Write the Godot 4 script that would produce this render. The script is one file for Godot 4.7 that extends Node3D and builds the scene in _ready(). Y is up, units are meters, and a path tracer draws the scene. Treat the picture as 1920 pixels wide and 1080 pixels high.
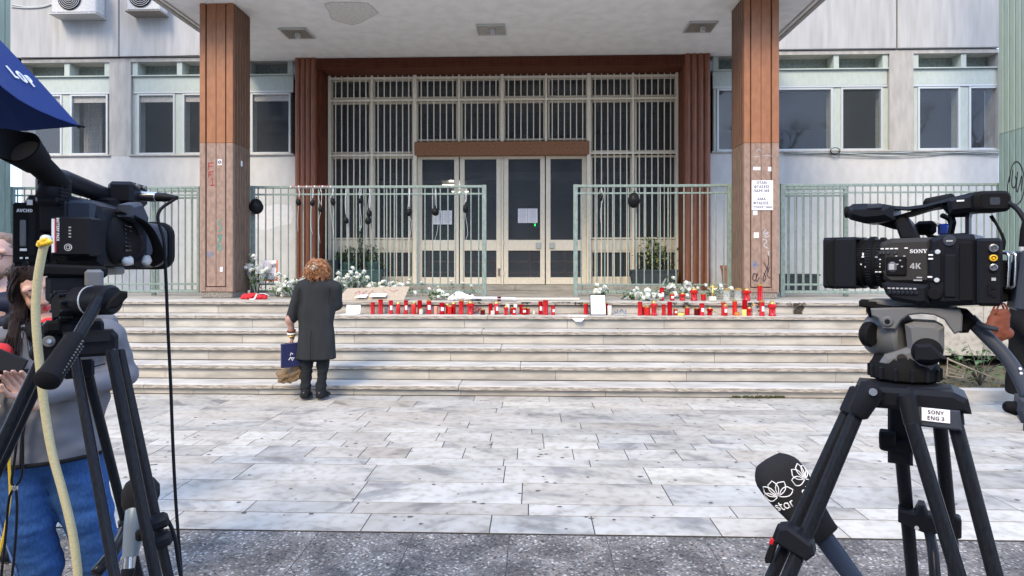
extends Node3D

# ---- viewpoint (metres; x along the facade, y up, z towards the viewer; z = 0 at the lowest step's edge)
const EYE := Vector3(0, 1.57, 7.57)
const LENS := 1200.0
const HORIZON := 495.0
const YAW := 0.0333

var M := {}
var names := {}
var rng := RandomNumberGenerator.new()
var uv_turn := 0.0
var uv_shift := Vector2.ZERO

func ray(px: float, py: float) -> Vector3:
	return Vector3(-sin(YAW), 0, -cos(YAW)) + Vector3(cos(YAW), 0, -sin(YAW)) * ((px - 960.0) / LENS) + Vector3.UP * ((HORIZON - py) / LENS)
func onz(px: float, py: float, z: float) -> Vector3:
	var d := ray(px, py)
	return EYE + d * ((z - EYE.z) / d.z)
func ony(px: float, py: float, y: float) -> Vector3:
	var d := ray(px, py)
	return EYE + d * ((y - EYE.y) / d.y)
func onx(px: float, py: float, x: float) -> Vector3:
	var d := ray(px, py)
	return EYE + d * ((x - EYE.x) / d.x)
func ond(px: float, py: float, depth: float) -> Vector3:
	return EYE + ray(px, py) * depth

# ---- naming and tagging
func numbered(called: String) -> String:
	names[called] = names.get(called, 0) + 1
	return called if names[called] == 1 else "%s_%03d" % [called, names[called] - 1]
func tag(o: Node3D, label: String, category: String, group := "", kind := "") -> Node3D:
	if label: o.set_meta("label", label)
	if category: o.set_meta("category", category)
	if group: o.set_meta("group", group)
	if kind: o.set_meta("kind", kind)
	return o
func thing(called: String, label: String, category: String, at := Vector3.ZERO, turn := 0.0, group := "") -> Node3D:
	var o := Node3D.new()
	o.name = numbered(called)
	add_child(o)
	o.position = at
	o.rotation.y = turn
	return tag(o, label, category, group)
func copy(o: Node3D, label: String, at: Vector3, turn := 0.0, size := Vector3.ONE) -> Node3D:
	var c: Node3D = o.duplicate()
	var base: String = o.name
	if base.length() > 4 and base[base.length() - 4] == "_" and base.right(3).is_valid_int(): base = base.left(base.length() - 4)
	c.name = numbered(base)
	add_child(c)
	c.position = at
	c.rotation.y = turn
	c.scale = size
	c.set_meta("label", label)
	return c
func place(mesh: Mesh, called: String, material: Material, parent: Node = null) -> MeshInstance3D:
	var o := MeshInstance3D.new()
	o.mesh = mesh
	o.material_override = material
	if parent == null:
		o.name = numbered(called)
		add_child(o)
	else:
		o.name = called
		parent.add_child(o, true)
	return o
func start() -> SurfaceTool:
	var st := SurfaceTool.new()
	st.begin(Mesh.PRIMITIVE_TRIANGLES)
	st.set_smooth_group(-1)
	return st
func obj(called: String, st: SurfaceTool, material: Material, parent: Node = null) -> MeshInstance3D:
	st.generate_normals()
	return place(st.commit(), called, material, parent)
func ordinal(n: int) -> String:
	var w := ["first", "second", "third", "fourth", "fifth", "sixth", "seventh", "eighth", "ninth", "tenth", "eleventh", "twelfth", "thirteenth", "fourteenth", "fifteenth", "sixteenth", "seventeenth", "eighteenth", "nineteenth", "twentieth", "twenty-first", "twenty-second", "twenty-third", "twenty-fourth", "twenty-fifth", "twenty-sixth", "twenty-seventh", "twenty-eighth", "twenty-ninth", "thirtieth", "thirty-first", "thirty-second", "thirty-third", "thirty-fourth", "thirty-fifth", "thirty-sixth", "thirty-seventh", "thirty-eighth", "thirty-ninth", "fortieth"]
	return w[n]

# ---- shapes
func tri(st: SurfaceTool, a: Vector3, b: Vector3, c: Vector3, out: Vector3) -> void:
	if (a - c).cross(a - b).dot(out) < 0.0:
		var s := b
		b = c
		c = s
	for p in [a, b, c]:
		var n := out.abs()
		var uv := Vector2(p.x, p.z) if n.y >= n.x and n.y >= n.z else Vector2(p.x, p.y) if n.z >= n.x else Vector2(p.z, p.y)
		st.set_uv(uv.rotated(uv_turn) + uv_shift)
		st.add_vertex(p)
func quad(st: SurfaceTool, a: Vector3, b: Vector3, c: Vector3, d: Vector3, out: Vector3) -> void:
	tri(st, a, b, c, out)
	tri(st, a, c, d, out)
func box(st: SurfaceTool, c: Vector3, s: Vector3, bevel := 0.0, xf := Transform3D.IDENTITY, tint = null, front = null) -> void:
	var h := s * 0.5
	bevel = minf(bevel, minf(h.x, minf(h.y, h.z)) * 0.9)
	var corner := func(sg: Vector3, axis: int) -> Vector3:
		var p := Vector3(sg.x * (h.x - bevel), sg.y * (h.y - bevel), sg.z * (h.z - bevel))
		p[axis] = sg[axis] * h[axis]
		return xf * (c + p)
	if tint != null: st.set_color(tint)
	for a in 3:
		var b := (a + 1) % 3
		var d := (a + 2) % 3
		for sa in [-1.0, 1.0]:
			var o := Vector3.ZERO
			o[a] = sa
			var q := []
			for k in [[-1.0, -1.0], [1.0, -1.0], [1.0, 1.0], [-1.0, 1.0]]:
				var g := o
				g[b] = k[0]
				g[d] = k[1]
				q.append(corner.call(g, a))
			if front != null: st.set_color(front if a == 2 and sa > 0 else tint)
			quad(st, q[0], q[1], q[2], q[3], xf.basis * o)
			if bevel <= 0.0: continue
			if front != null: st.set_color(tint)
			for sb in [-1.0, 1.0]:
				var g := Vector3.ZERO
				g[a] = sa
				g[b] = sb
				var g1 := g
				g1[d] = -1.0
				var g2 := g
				g2[d] = 1.0
				quad(st, corner.call(g1, a), corner.call(g1, b), corner.call(g2, b), corner.call(g2, a), xf.basis * g)
	if bevel > 0.0:
		for i in 8:
			var g := Vector3(1 if i & 1 else -1, 1 if i & 2 else -1, 1 if i & 4 else -1)
			tri(st, corner.call(g, 0), corner.call(g, 1), corner.call(g, 2), xf.basis * g)
func bx(called: String, c: Vector3, s: Vector3, m: Material, parent: Node = null, bevel := 0.0, xf := Transform3D.IDENTITY) -> MeshInstance3D:
	var st := start()
	box(st, c, s, bevel, xf)
	return obj(called, st, m, parent)
func span(a: Vector3, b: Vector3) -> Array:      # two opposite corners -> centre, size
	return [(a + b) * 0.5, (b - a).abs()]
func bs(called: String, a: Vector3, b: Vector3, m: Material, parent: Node = null, bevel := 0.0) -> MeshInstance3D:
	return bx(called, (a + b) * 0.5, (b - a).abs(), m, parent, bevel)
func lathe(st: SurfaceTool, prof: Array, xf := Transform3D.IDENTITY, seg := 20) -> void:
	var group := 1
	var last := Vector2.ZERO
	for i in prof.size() - 1:
		var a: Vector2 = prof[i]
		var b: Vector2 = prof[i + 1]
		var dir := (b - a).normalized()
		if i > 0 and dir.dot(last) < 0.75: group += 1
		last = dir
		st.set_smooth_group(group)
		for k in seg:
			var t0 := TAU * k / seg
			var t1 := TAU * (k + 1) / seg
			var c0 := Vector3(cos(t0), 0, sin(t0))
			var c1 := Vector3(cos(t1), 0, sin(t1))
			var out := (c0 + c1) * 0.5 * dir.y - Vector3.UP * dir.x
			var p := [xf * (c0 * a.x + Vector3.UP * a.y), xf * (c1 * a.x + Vector3.UP * a.y), xf * (c1 * b.x + Vector3.UP * b.y), xf * (c0 * b.x + Vector3.UP * b.y)]
			if a.x < 1e-5: tri(st, p[0], p[2], p[3], xf.basis * out)
			elif b.x < 1e-5: tri(st, p[0], p[1], p[2], xf.basis * out)
			else: quad(st, p[0], p[1], p[2], p[3], xf.basis * out)
	st.set_smooth_group(-1)
func aim(a: Vector3, b: Vector3) -> Transform3D:  # y axis from a towards b
	var y := (b - a).normalized()
	var x := y.cross(Vector3.FORWARD if absf(y.z) < 0.9 else Vector3.RIGHT).normalized()
	return Transform3D(Basis(x, y, x.cross(y)), a)
func rod(st: SurfaceTool, a: Vector3, b: Vector3, r: float, r2 := -1.0, seg := 12, chamfer := 0.0) -> void:
	var l := a.distance_to(b)
	r2 = r if r2 < 0.0 else r2
	if chamfer > 0.0:
		lathe(st, [Vector2(0, 0), Vector2(r - chamfer, 0), Vector2(r, chamfer), Vector2(r2, l - chamfer), Vector2(r2 - chamfer, l), Vector2(0, l)], aim(a, b), seg)
	else:
		lathe(st, [Vector2(0, 0), Vector2(r, 0), Vector2(r2, l), Vector2(0, l)], aim(a, b), seg)
func smooth_path(pts: Array, n := 6) -> Array:
	var c := Curve3D.new()
	for i in pts.size():
		var p: Vector3 = pts[i]
		var q: Vector3 = pts[mini(i + 1, pts.size() - 1)]
		var o: Vector3 = pts[maxi(i - 1, 0)]
		var t := (q - o).normalized()
		c.add_point(p, -t * p.distance_to(o) / 3.0, t * p.distance_to(q) / 3.0)
	var out := []
	for i in (pts.size() - 1) * n + 1:
		out.append(c.samplef(float(i) / n))
	return out
func tube(st: SurfaceTool, pts: Array, r, seg := 8, flat := 1.0) -> void:   # r: number or one radius per point
	st.set_smooth_group(1)
	var side := Vector3.ZERO
	var rings := []
	for i in pts.size():
		var t: Vector3 = (pts[mini(i + 1, pts.size() - 1)] - pts[maxi(i - 1, 0)]).normalized()
		if i == 0: side = t.cross(Vector3.UP if absf(t.y) < 0.9 else Vector3.RIGHT).normalized()
		else: side = (side - t * side.dot(t)).normalized()
		var up := t.cross(side)
		var rad: float = r[i] if r is Array else r
		var ring := []
		for k in seg:
			var a := TAU * k / seg
			ring.append(pts[i] + (side * cos(a) + up * sin(a) * flat) * rad)
		rings.append(ring)
	for i in pts.size() - 1:
		for k in seg:
			var j := (k + 1) % seg
			var o: Vector3 = rings[i][k] + rings[i][j] - pts[i] * 2.0
			quad(st, rings[i][k], rings[i][j], rings[i + 1][j], rings[i + 1][k], o)
	for e in [0, pts.size() - 1]:
		var o: Vector3 = (pts[0] - pts[1]) if e == 0 else (pts[e] - pts[e - 1])
		for k in seg - 2:
			tri(st, rings[e][0], rings[e][k + 1], rings[e][k + 2], o)
	st.set_smooth_group(-1)
func prism(st: SurfaceTool, poly: Array, z0: float, z1: float, bevel := 0.0, xf := Transform3D.IDENTITY) -> void:
	var p := PackedVector2Array(poly)
	if Geometry2D.is_polygon_clockwise(p): p.reverse()
	var n := p.size()
	var inner := PackedVector2Array()
	for i in n:
		var e0 := (p[i] - p[(i + n - 1) % n]).normalized()
		var e1 := (p[(i + 1) % n] - p[i]).normalized()
		var m := Vector2(-e0.y - e1.y, e0.x + e1.x)
		m = m / maxf(m.length_squared() * 0.5, 0.35)
		inner.append(p[i] + m * bevel)
	var idx := Geometry2D.triangulate_polygon(inner)
	var zb := Vector3(0, 0, 1)
	for s in [[z1, 1.0], [z0, -1.0]]:
		var z: float = s[0]
		var sg: float = s[1]
		for i in range(0, idx.size(), 3):
			tri(st, xf * Vector3(inner[idx[i]].x, inner[idx[i]].y, z), xf * Vector3(inner[idx[i + 1]].x, inner[idx[i + 1]].y, z), xf * Vector3(inner[idx[i + 2]].x, inner[idx[i + 2]].y, z), xf.basis * zb * sg)
		if bevel > 0.0:
			for i in n:
				var j := (i + 1) % n
				var e := (p[j] - p[i]).normalized()
				var o := Vector3(e.y, -e.x, sg)
				quad(st, xf * Vector3(p[i].x, p[i].y, z - sg * bevel), xf * Vector3(p[j].x, p[j].y, z - sg * bevel), xf * Vector3(inner[j].x, inner[j].y, z), xf * Vector3(inner[i].x, inner[i].y, z), xf.basis * o)
	for i in n:
		var j := (i + 1) % n
		var e := (p[j] - p[i]).normalized()
		quad(st, xf * Vector3(p[i].x, p[i].y, z0 + bevel), xf * Vector3(p[j].x, p[j].y, z0 + bevel), xf * Vector3(p[j].x, p[j].y, z1 - bevel), xf * Vector3(p[i].x, p[i].y, z1 - bevel), xf.basis * Vector3(e.y, -e.x, 0))
func rounded(x0: float, y0: float, x1: float, y1: float, r: float, n := 5) -> Array:
	var out := []
	for c in [[x1 - r, y1 - r, 0], [x0 + r, y1 - r, 1], [x0 + r, y0 + r, 2], [x1 - r, y0 + r, 3]]:
		for i in n + 1:
			var a: float = PI * 0.5 * (c[2] + float(i) / n)
			out.append(Vector2(c[0] + cos(a) * r, c[1] + sin(a) * r))
	return out
func ribbon(st: SurfaceTool, pts: Array, w: float, xf: Transform3D) -> void:   # a painted stroke lying on the xy plane of xf
	for i in pts.size() - 1:
		var a: Vector2 = pts[i]
		var b: Vector2 = pts[i + 1]
		var d0: Vector2 = (b - (pts[i - 1] if i > 0 else a)).normalized().orthogonal() * w * 0.5
		var d1: Vector2 = ((pts[i + 2] if i + 2 < pts.size() else b) - a).normalized().orthogonal() * w * 0.5
		quad(st, xf * Vector3(a.x - d0.x, a.y - d0.y, 0), xf * Vector3(a.x + d0.x, a.y + d0.y, 0), xf * Vector3(b.x + d1.x, b.y + d1.y, 0), xf * Vector3(b.x - d1.x, b.y - d1.y, 0), xf.basis.z)
func letters(called: String, words: String, height: float, m: Material, parent: Node, xf: Transform3D, font := "Droid Sans", bold := false, thick := 0.0008) -> MeshInstance3D:
	var f := SystemFont.new()
	f.font_names = PackedStringArray([font])
	if bold: f.font_weight = 700
	var t := TextMesh.new()
	t.text = words
	t.font = f
	t.font_size = 64
	t.pixel_size = height / 46.0
	t.depth = thick
	t.curve_step = 4.0
	var o := place(t, called, m, parent)
	o.transform = xf
	return o

# ---- smooth bodies: tapered capsules and ellipsoids joined with a smooth minimum, meshed as surface nets
# capsule: [a, b, ra, rb] or [a, b, ra, rb, squash]; ellipsoid: [centre, radii]
func body(bones: Array, cell: float, k := 0.03, clips := [], wob := 0.0, wob_f := 1.0, wob_scale := Vector3.ONE) -> ArrayMesh:
	var lo := Vector3.INF
	var hi := -Vector3.INF
	for b in bones:
		var ext: float = maxf(b[2], b[3]) if b.size() > 2 else 0.0
		var e := Vector3.ONE * ext if b.size() > 2 else b[1] as Vector3
		var q: Vector3 = b[1] if b.size() > 2 else b[0]
		lo = lo.min((b[0] as Vector3).min(q) - e)
		hi = hi.max((b[0] as Vector3).max(q) + e)
	lo -= Vector3.ONE * (cell * 3.0 + wob)
	hi += Vector3.ONE * (cell * 3.0 + wob)
	var nx := int((hi.x - lo.x) / cell) + 2
	var ny := int((hi.y - lo.y) / cell) + 2
	var nz := int((hi.z - lo.z) / cell) + 2
	var f := PackedFloat32Array()
	f.resize(nx * ny * nz)
	f.fill(9.0)
	for b in bones:
		var capsule: bool = b.size() > 2
		var a: Vector3 = b[0]
		var c: Vector3 = b[1] if capsule else a
		var ra: float = b[2] if capsule else 0.0
		var rb: float = b[3] if capsule else 0.0
		var sq: Vector3 = b[4] if b.size() > 4 else Vector3.ONE
		var rad: Vector3 = Vector3.ONE * maxf(ra, rb) if capsule else b[1] as Vector3
		var mg := Vector3.ONE * (k + cell * 2.5)
		var i0 := Vector3i(((a.min(c) - rad - mg - lo) / cell).floor()).clamp(Vector3i.ZERO, Vector3i(nx - 1, ny - 1, nz - 1))
		var i1 := Vector3i(((a.max(c) + rad + mg - lo) / cell).ceil()).clamp(Vector3i.ZERO, Vector3i(nx - 1, ny - 1, nz - 1))
		var ab := (c - a) / sq
		var l2 := maxf(ab.length_squared(), 1e-9)
		var ms := minf(sq.x, minf(sq.y, sq.z))
		for z in range(i0.z, i1.z + 1):
			for y in range(i0.y, i1.y + 1):
				var row := (z * ny + y) * nx
				for x in range(i0.x, i1.x + 1):
					var p := lo + Vector3(x, y, z) * cell
					var d: float
					if capsule:
						var ap := (p - a) / sq
						var t := clampf(ap.dot(ab) / l2, 0.0, 1.0)
						d = ((ap - ab * t).length() - (ra + (rb - ra) * t)) * ms
					else:
						var q := (p - a) / rad
						var l := q.length()
						d = (l - 1.0) * l / maxf((q / rad).length(), 1e-6)
					var o := f[row + x]
					var h := maxf(k - absf(o - d), 0.0) / k
					f[row + x] = minf(o, d) - h * h * k * 0.25
	if wob > 0.0 or clips.size():
		var no := FastNoiseLite.new()
		no.seed = 7
		no.frequency = wob_f
		no.fractal_octaves = 2
		for z in nz:
			for y in ny:
				for x in nx:
					var i := (z * ny + y) * nx + x
					if f[i] > 0.08 + wob or f[i] < -0.08 - wob: continue
					var p := lo + Vector3(x, y, z) * cell
					if wob > 0.0: f[i] += no.get_noise_3dv(p * wob_scale) * wob
					for c in clips: f[i] = maxf(f[i], (c[0] as Vector3).dot(p) - c[1])
	var at := PackedInt32Array()
	at.resize(nx * ny * nz)
	at.fill(-1)
	var st := SurfaceTool.new()
	st.begin(Mesh.PRIMITIVE_TRIANGLES)
	st.set_smooth_group(1)
	var count := 0
	var off := [0, 1, nx, nx + 1, nx * ny, nx * ny + 1, nx * ny + nx, nx * ny + nx + 1]
	var cor := []
	for i in 8: cor.append(Vector3(i & 1, (i >> 1) & 1, (i >> 2) & 1))
	var edges := [[0, 1], [2, 3], [4, 5], [6, 7], [0, 2], [1, 3], [4, 6], [5, 7], [0, 4], [1, 5], [2, 6], [3, 7]]
	for z in nz - 1:
		for y in ny - 1:
			for x in nx - 1:
				var i := (z * ny + y) * nx + x
				if absf(f[i]) > cell * 4.0 + wob: continue
				var mask := 0
				for c in 8:
					if f[i + off[c]] < 0.0: mask |= 1 << c
				if mask == 0 or mask == 255: continue
				var sum := Vector3.ZERO
				var n := 0
				for e in edges:
					var va := f[i + off[e[0]]]
					var vb := f[i + off[e[1]]]
					if (va < 0.0) == (vb < 0.0): continue
					sum += (cor[e[0]] as Vector3).lerp(cor[e[1]], va / (va - vb))
					n += 1
				st.add_vertex(lo + (Vector3(x, y, z) + sum / n) * cell)
				at[i] = count
				count += 1
	var sx := 1
	var sy := nx
	var sz := nx * ny
	for z in range(1, nz - 1):
		for y in range(1, ny - 1):
			for x in range(1, nx - 1):
				var i := (z * ny + y) * nx + x
				if at[i] < 0 and at[i - sx] < 0 and at[i - sy] < 0 and at[i - sz] < 0: continue
				var inside := f[i] < 0.0
				for e in [[sx, sy, sz], [sy, sz, sx], [sz, sx, sy]]:
					if (f[i + e[0]] < 0.0) == inside: continue
					var q := [at[i], at[i - e[1]], at[i - e[1] - e[2]], at[i - e[2]]]
					if q.min() < 0: continue
					var order := [0, 1, 2, 0, 2, 3] if not inside else [0, 2, 1, 0, 3, 2]
					for o in order: st.add_index(q[o])
	st.generate_normals()
	return st.commit()

func _ready() -> void:
	rng.seed = 20231
	# camera, sky, sun, exposure
	var cam := Camera3D.new()
	cam.name = "camera"
	cam.projection = Camera3D.PROJECTION_FRUSTUM
	cam.near = 0.05
	cam.far = 400.0
	cam.size = 2.0 * cam.near * 540.0 / LENS
	cam.frustum_offset = Vector2(0, cam.near * (HORIZON - 540.0) / LENS)
	cam.position = EYE
	cam.rotation.y = YAW
	add_child(cam)
	var sky_m := ProceduralSkyMaterial.new()
	sky_m.sky_top_color = Color(0.54, 0.67, 0.90)
	sky_m.sky_horizon_color = Color(0.74, 0.82, 0.92)
	sky_m.sky_curve = 0.2
	sky_m.sky_energy_multiplier = 1.2
	sky_m.ground_bottom_color = Color(0.5, 0.5, 0.5)
	sky_m.ground_horizon_color = Color(0.6, 0.6, 0.6)
	sky_m.sky_cover = noise_tex(31, FastNoiseLite.TYPE_SIMPLEX_SMOOTH, 0.012, 5, [Color(1, 1, 1, 0), Color(1, 1, 1, 0.1), Color(1, 1, 1, 0.75)], [0.38, 0.5, 0.66], 512)
	sky_m.sky_cover_modulate = Color(0.95, 0.97, 1.0)
	var env := Environment.new()
	env.background_mode = Environment.BG_SKY
	env.sky = Sky.new()
	env.sky.sky_material = sky_m
	env.tonemap_mode = Environment.TONE_MAPPER_LINEAR
	env.tonemap_exposure = 1.85
	env.sdfgi_enabled = true
	env.ssao_enabled = true
	env.ssil_enabled = true
	var we := WorldEnvironment.new()
	we.name = "world_environment"
	we.environment = env
	add_child(we)
	var sun := DirectionalLight3D.new()
	sun.name = "sun"
	sun.light_energy = 0.72
	sun.light_color = Color(1.0, 0.93, 0.83)
	sun.light_angular_distance = 22.0
	sun.shadow_enabled = true
	sun.rotation = Vector3(deg_to_rad(-44), deg_to_rad(-24), 0)
	add_child(sun)
	make_materials()
	build_ground()
	build_stairs()
	build_bed()
	build_building()
	build_fences()
	build_street_behind()
	build_landing_things()
	build_candles()
	build_woman()
	build_reporter()
	build_bystanders()
	build_right_rig()
	build_left_rig()
	build_umbrella()

# ---- materials
func noise_tex(sd: int, type: int, freq: float, oct: int, cols: Array, offs: Array, size := 512, warp := 0.0, bump := false, flat := false, cell_value := false) -> NoiseTexture2D:
	var n := FastNoiseLite.new()
	n.seed = sd
	n.noise_type = type
	n.frequency = freq
	n.fractal_octaves = oct
	if oct <= 1: n.fractal_type = FastNoiseLite.FRACTAL_NONE
	if warp > 0.0:
		n.domain_warp_enabled = true
		n.domain_warp_amplitude = warp
		n.domain_warp_frequency = freq * 1.3
		n.domain_warp_fractal_octaves = 3
	if type == FastNoiseLite.TYPE_CELLULAR:
		n.cellular_return_type = FastNoiseLite.RETURN_CELL_VALUE if cell_value else FastNoiseLite.RETURN_DISTANCE
		n.cellular_jitter = 0.9
	var t := NoiseTexture2D.new()
	t.width = size
	t.height = size
	t.seamless = true
	t.noise = n
	if bump: t.bump_strength = 4.0
	if cols.size():
		var g := Gradient.new()
		g.offsets = PackedFloat32Array(offs)
		g.colors = PackedColorArray(cols)
		if flat: g.interpolation_mode = Gradient.GRADIENT_INTERPOLATE_CONSTANT
		t.color_ramp = g
	return t
func srgb(r: float, g: float, b: float) -> Color:      # linear base colour -> the colour that Godot stores
	return Color(r, g, b).linear_to_srgb()
func plain(key: String, c: Color, rough := 0.7, metal := 0.0) -> StandardMaterial3D:
	var m := StandardMaterial3D.new()
	m.resource_name = key
	m.albedo_color = c
	m.roughness = rough
	m.metallic = metal
	if metal < 0.1 and rough > 0.2 and c.srgb_to_linear().get_luminance() < 0.09: m.metallic_specular = 0.22
	M[key] = m
	return m
var textures := {}
# a surface with blotches and grain: base colour varies between a and b, the scale in metres per repeat
func grainy(key: String, a: Color, b: Color, metres := 1.0, freq := 0.02, rough := 0.8, relief := 0.0, stretch := Vector3.ONE, oct := 5, sd := 3, type := FastNoiseLite.TYPE_SIMPLEX_SMOOTH) -> StandardMaterial3D:
	# textures are shared: a grey pattern from a/b to white, times the lighter colour
	var la := a.srgb_to_linear().get_luminance()
	var lb := b.srgb_to_linear().get_luminance()
	var low: float = clampf(snappedf(la / lb, 0.1), 0.2, 0.9)
	var fr: float = [0.012, 0.02, 0.03, 0.05, 0.08, 0.1][[0.012, 0.02, 0.03, 0.05, 0.08, 0.1].find(freq)] if freq in [0.012, 0.02, 0.03, 0.05, 0.08, 0.1] else 0.02
	var id := "grain %s %s" % [snappedf(low, 0.1), fr]
	if not textures.has(id):
		var g := Color(low, low, low).linear_to_srgb()
		textures[id] = noise_tex(sd, type, fr, 6, [g, g.lerp(Color.WHITE, 0.55), Color.WHITE], [0.2, 0.5, 0.8], 512)
	var m := plain(key, b, rough)
	m.albedo_texture = textures[id]
	m.uv1_offset = Vector3(sd * 0.37, sd * 0.71, sd * 0.13)
	m.uv1_triplanar = true
	m.uv1_world_triplanar = true
	m.uv1_scale = stretch / metres
	if relief > 0.0:
		m.heightmap_enabled = true
		if not textures.has("relief"): textures["relief"] = noise_tex(53, FastNoiseLite.TYPE_SIMPLEX_SMOOTH, 0.06, 4, [], [], 512)
		m.heightmap_texture = textures["relief"]
		m.heightmap_scale = relief
	return m
func own_axes(m: StandardMaterial3D) -> StandardMaterial3D:
	m.uv1_world_triplanar = false
	return m

func make_materials() -> void:
	# stone
	for i in 3:
		var mb := plain("marble%d" % i, Color.WHITE, 0.42)
		var lo: Color = [srgb(0.256, 0.249, 0.227), srgb(0.221, 0.216, 0.201), srgb(0.293, 0.274, 0.237)][i]
		var hi: Color = [srgb(0.443, 0.422, 0.366), srgb(0.385, 0.372, 0.330), srgb(0.470, 0.442, 0.378)][i]
		mb.albedo_texture = noise_tex(11 + i, FastNoiseLite.TYPE_SIMPLEX_SMOOTH, 0.006, 6, [lo, lo.lerp(hi, 0.8), hi, hi.lerp(Color.WHITE, 0.1)], [0.16, 0.33, 0.5, 0.85], 1024, 60.0)
		mb.uv1_scale = Vector3(0.16, 0.42, 1)
		mb.vertex_color_use_as_albedo = true
		mb.roughness_texture = noise_tex(70 + i, FastNoiseLite.TYPE_SIMPLEX_SMOOTH, 0.02, 4, [Color(0.4, 0.4, 0.4), Color(0.75, 0.75, 0.75)], [0.25, 0.75], 256)
		mb.roughness = 1.0
		mb.detail_enabled = true
		mb.detail_blend_mode = BaseMaterial3D.BLEND_MODE_MUL
		mb.detail_albedo = noise_tex(91 + i, FastNoiseLite.TYPE_SIMPLEX_SMOOTH, 0.02, 7, [srgb(0.74, 0.72, 0.69), srgb(0.92, 0.91, 0.90), Color.WHITE], [0.15, 0.4, 0.62], 1024)
		mb.uv2_triplanar = true
		mb.uv2_world_triplanar = true
		mb.uv2_scale = Vector3(0.45, 0.45, 0.45)
		mb.detail_uv_layer = BaseMaterial3D.DETAIL_UV_2
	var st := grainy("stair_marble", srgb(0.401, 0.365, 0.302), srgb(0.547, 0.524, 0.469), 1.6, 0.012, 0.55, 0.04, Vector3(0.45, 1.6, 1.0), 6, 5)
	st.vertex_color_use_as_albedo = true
	grainy("nosing_dirt", srgb(0.175, 0.143, 0.106), srgb(0.460, 0.414, 0.350), 0.7, 0.02, 0.85, 0.25, Vector3(0.5, 3.0, 1.0), 6, 8)
	grainy("bed_mortar", srgb(0.04, 0.038, 0.035), srgb(0.09, 0.085, 0.08), 0.5, 0.05, 0.95)
	var ag := plain("aggregate", Color.WHITE, 0.75)
	ag.albedo_texture = noise_tex(21, FastNoiseLite.TYPE_CELLULAR, 0.075, 1, [srgb(0.12, 0.11, 0.097), srgb(0.19, 0.172, 0.15), srgb(0.15, 0.12, 0.095), srgb(0.25, 0.23, 0.205), srgb(0.12, 0.112, 0.10), srgb(0.46, 0.43, 0.38), srgb(0.165, 0.152, 0.138), srgb(0.21, 0.175, 0.145), srgb(0.05, 0.047, 0.043)], [0.0, 0.14, 0.26, 0.38, 0.5, 0.6, 0.66, 0.8, 0.92], 1024, 10.0, false, true, true)
	ag.heightmap_enabled = true
	ag.heightmap_texture = noise_tex(21, FastNoiseLite.TYPE_CELLULAR, 0.075, 1, [Color.WHITE, Color(0.8, 0.8, 0.8), Color.BLACK], [0.0, 0.5, 0.9], 1024, 10.0)
	ag.heightmap_scale = 0.5
	ag.detail_enabled = true
	ag.detail_blend_mode = BaseMaterial3D.BLEND_MODE_MUL
	ag.detail_albedo = noise_tex(22, FastNoiseLite.TYPE_SIMPLEX_SMOOTH, 0.01, 4, [Color(0.72, 0.72, 0.72), Color.WHITE], [0.25, 0.7], 512)
	ag.uv2_triplanar = true
	ag.uv2_world_triplanar = true
	ag.uv2_scale = Vector3.ONE * 0.5
	ag.detail_uv_layer = BaseMaterial3D.DETAIL_UV_2
	ag.uv1_scale = Vector3(1.1, 1.1, 1)
	grainy("ground", srgb(0.06, 0.058, 0.056), srgb(0.13, 0.125, 0.12), 1.2, 0.06, 0.9, 0.3)
	grainy("stain", srgb(0.05, 0.047, 0.043), srgb(0.12, 0.11, 0.1), 0.3, 0.05, 0.8)
	grainy("soot", srgb(0.02, 0.018, 0.016), srgb(0.10, 0.085, 0.07), 0.2, 0.05, 0.9)
	grainy("soil", srgb(0.035, 0.03, 0.018), srgb(0.17, 0.15, 0.08), 0.6, 0.05, 0.95, 1.0)
	# building
	grainy("stucco_upper", srgb(0.375, 0.375, 0.37), srgb(0.45, 0.45, 0.445), 3.0, 0.012, 0.9, 0.12, Vector3(2.4, 0.22, 2.4), 6, 14)
	grainy("stucco_pier", srgb(0.357, 0.344, 0.323), srgb(0.442, 0.429, 0.404), 2.0, 0.015, 0.9, 0.15, Vector3(1.3, 0.3, 1.3), 6, 15)
	grainy("stucco_low", srgb(0.476, 0.480, 0.472), srgb(0.544, 0.548, 0.544), 2.5, 0.01, 0.9, 0.1, Vector3(1.0, 0.6, 1.0), 5, 16)
	grainy("fresh_paint", srgb(0.578, 0.578, 0.595), srgb(0.646, 0.646, 0.663), 0.8, 0.01, 0.85)
	grainy("soffit", srgb(0.80, 0.80, 0.80), srgb(0.86, 0.86, 0.86), 3.5, 0.01, 0.9, 0.06)
	grainy("soffit_patch", srgb(0.60, 0.59, 0.58), srgb(0.72, 0.71, 0.70), 0.7, 0.02, 0.95, 0.2)
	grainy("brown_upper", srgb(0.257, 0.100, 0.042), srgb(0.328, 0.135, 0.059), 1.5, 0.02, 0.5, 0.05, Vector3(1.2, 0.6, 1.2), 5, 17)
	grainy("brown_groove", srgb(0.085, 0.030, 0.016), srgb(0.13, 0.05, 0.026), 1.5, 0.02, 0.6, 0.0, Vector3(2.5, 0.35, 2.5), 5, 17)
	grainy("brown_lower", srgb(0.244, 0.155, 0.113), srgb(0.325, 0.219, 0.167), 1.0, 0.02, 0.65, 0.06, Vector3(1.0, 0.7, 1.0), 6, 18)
	grainy("brown_side", srgb(0.105, 0.045, 0.022), srgb(0.165, 0.078, 0.04), 1.5, 0.02, 0.5, 0.0, Vector3(2.5, 0.35, 2.5), 5, 19)
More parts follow.
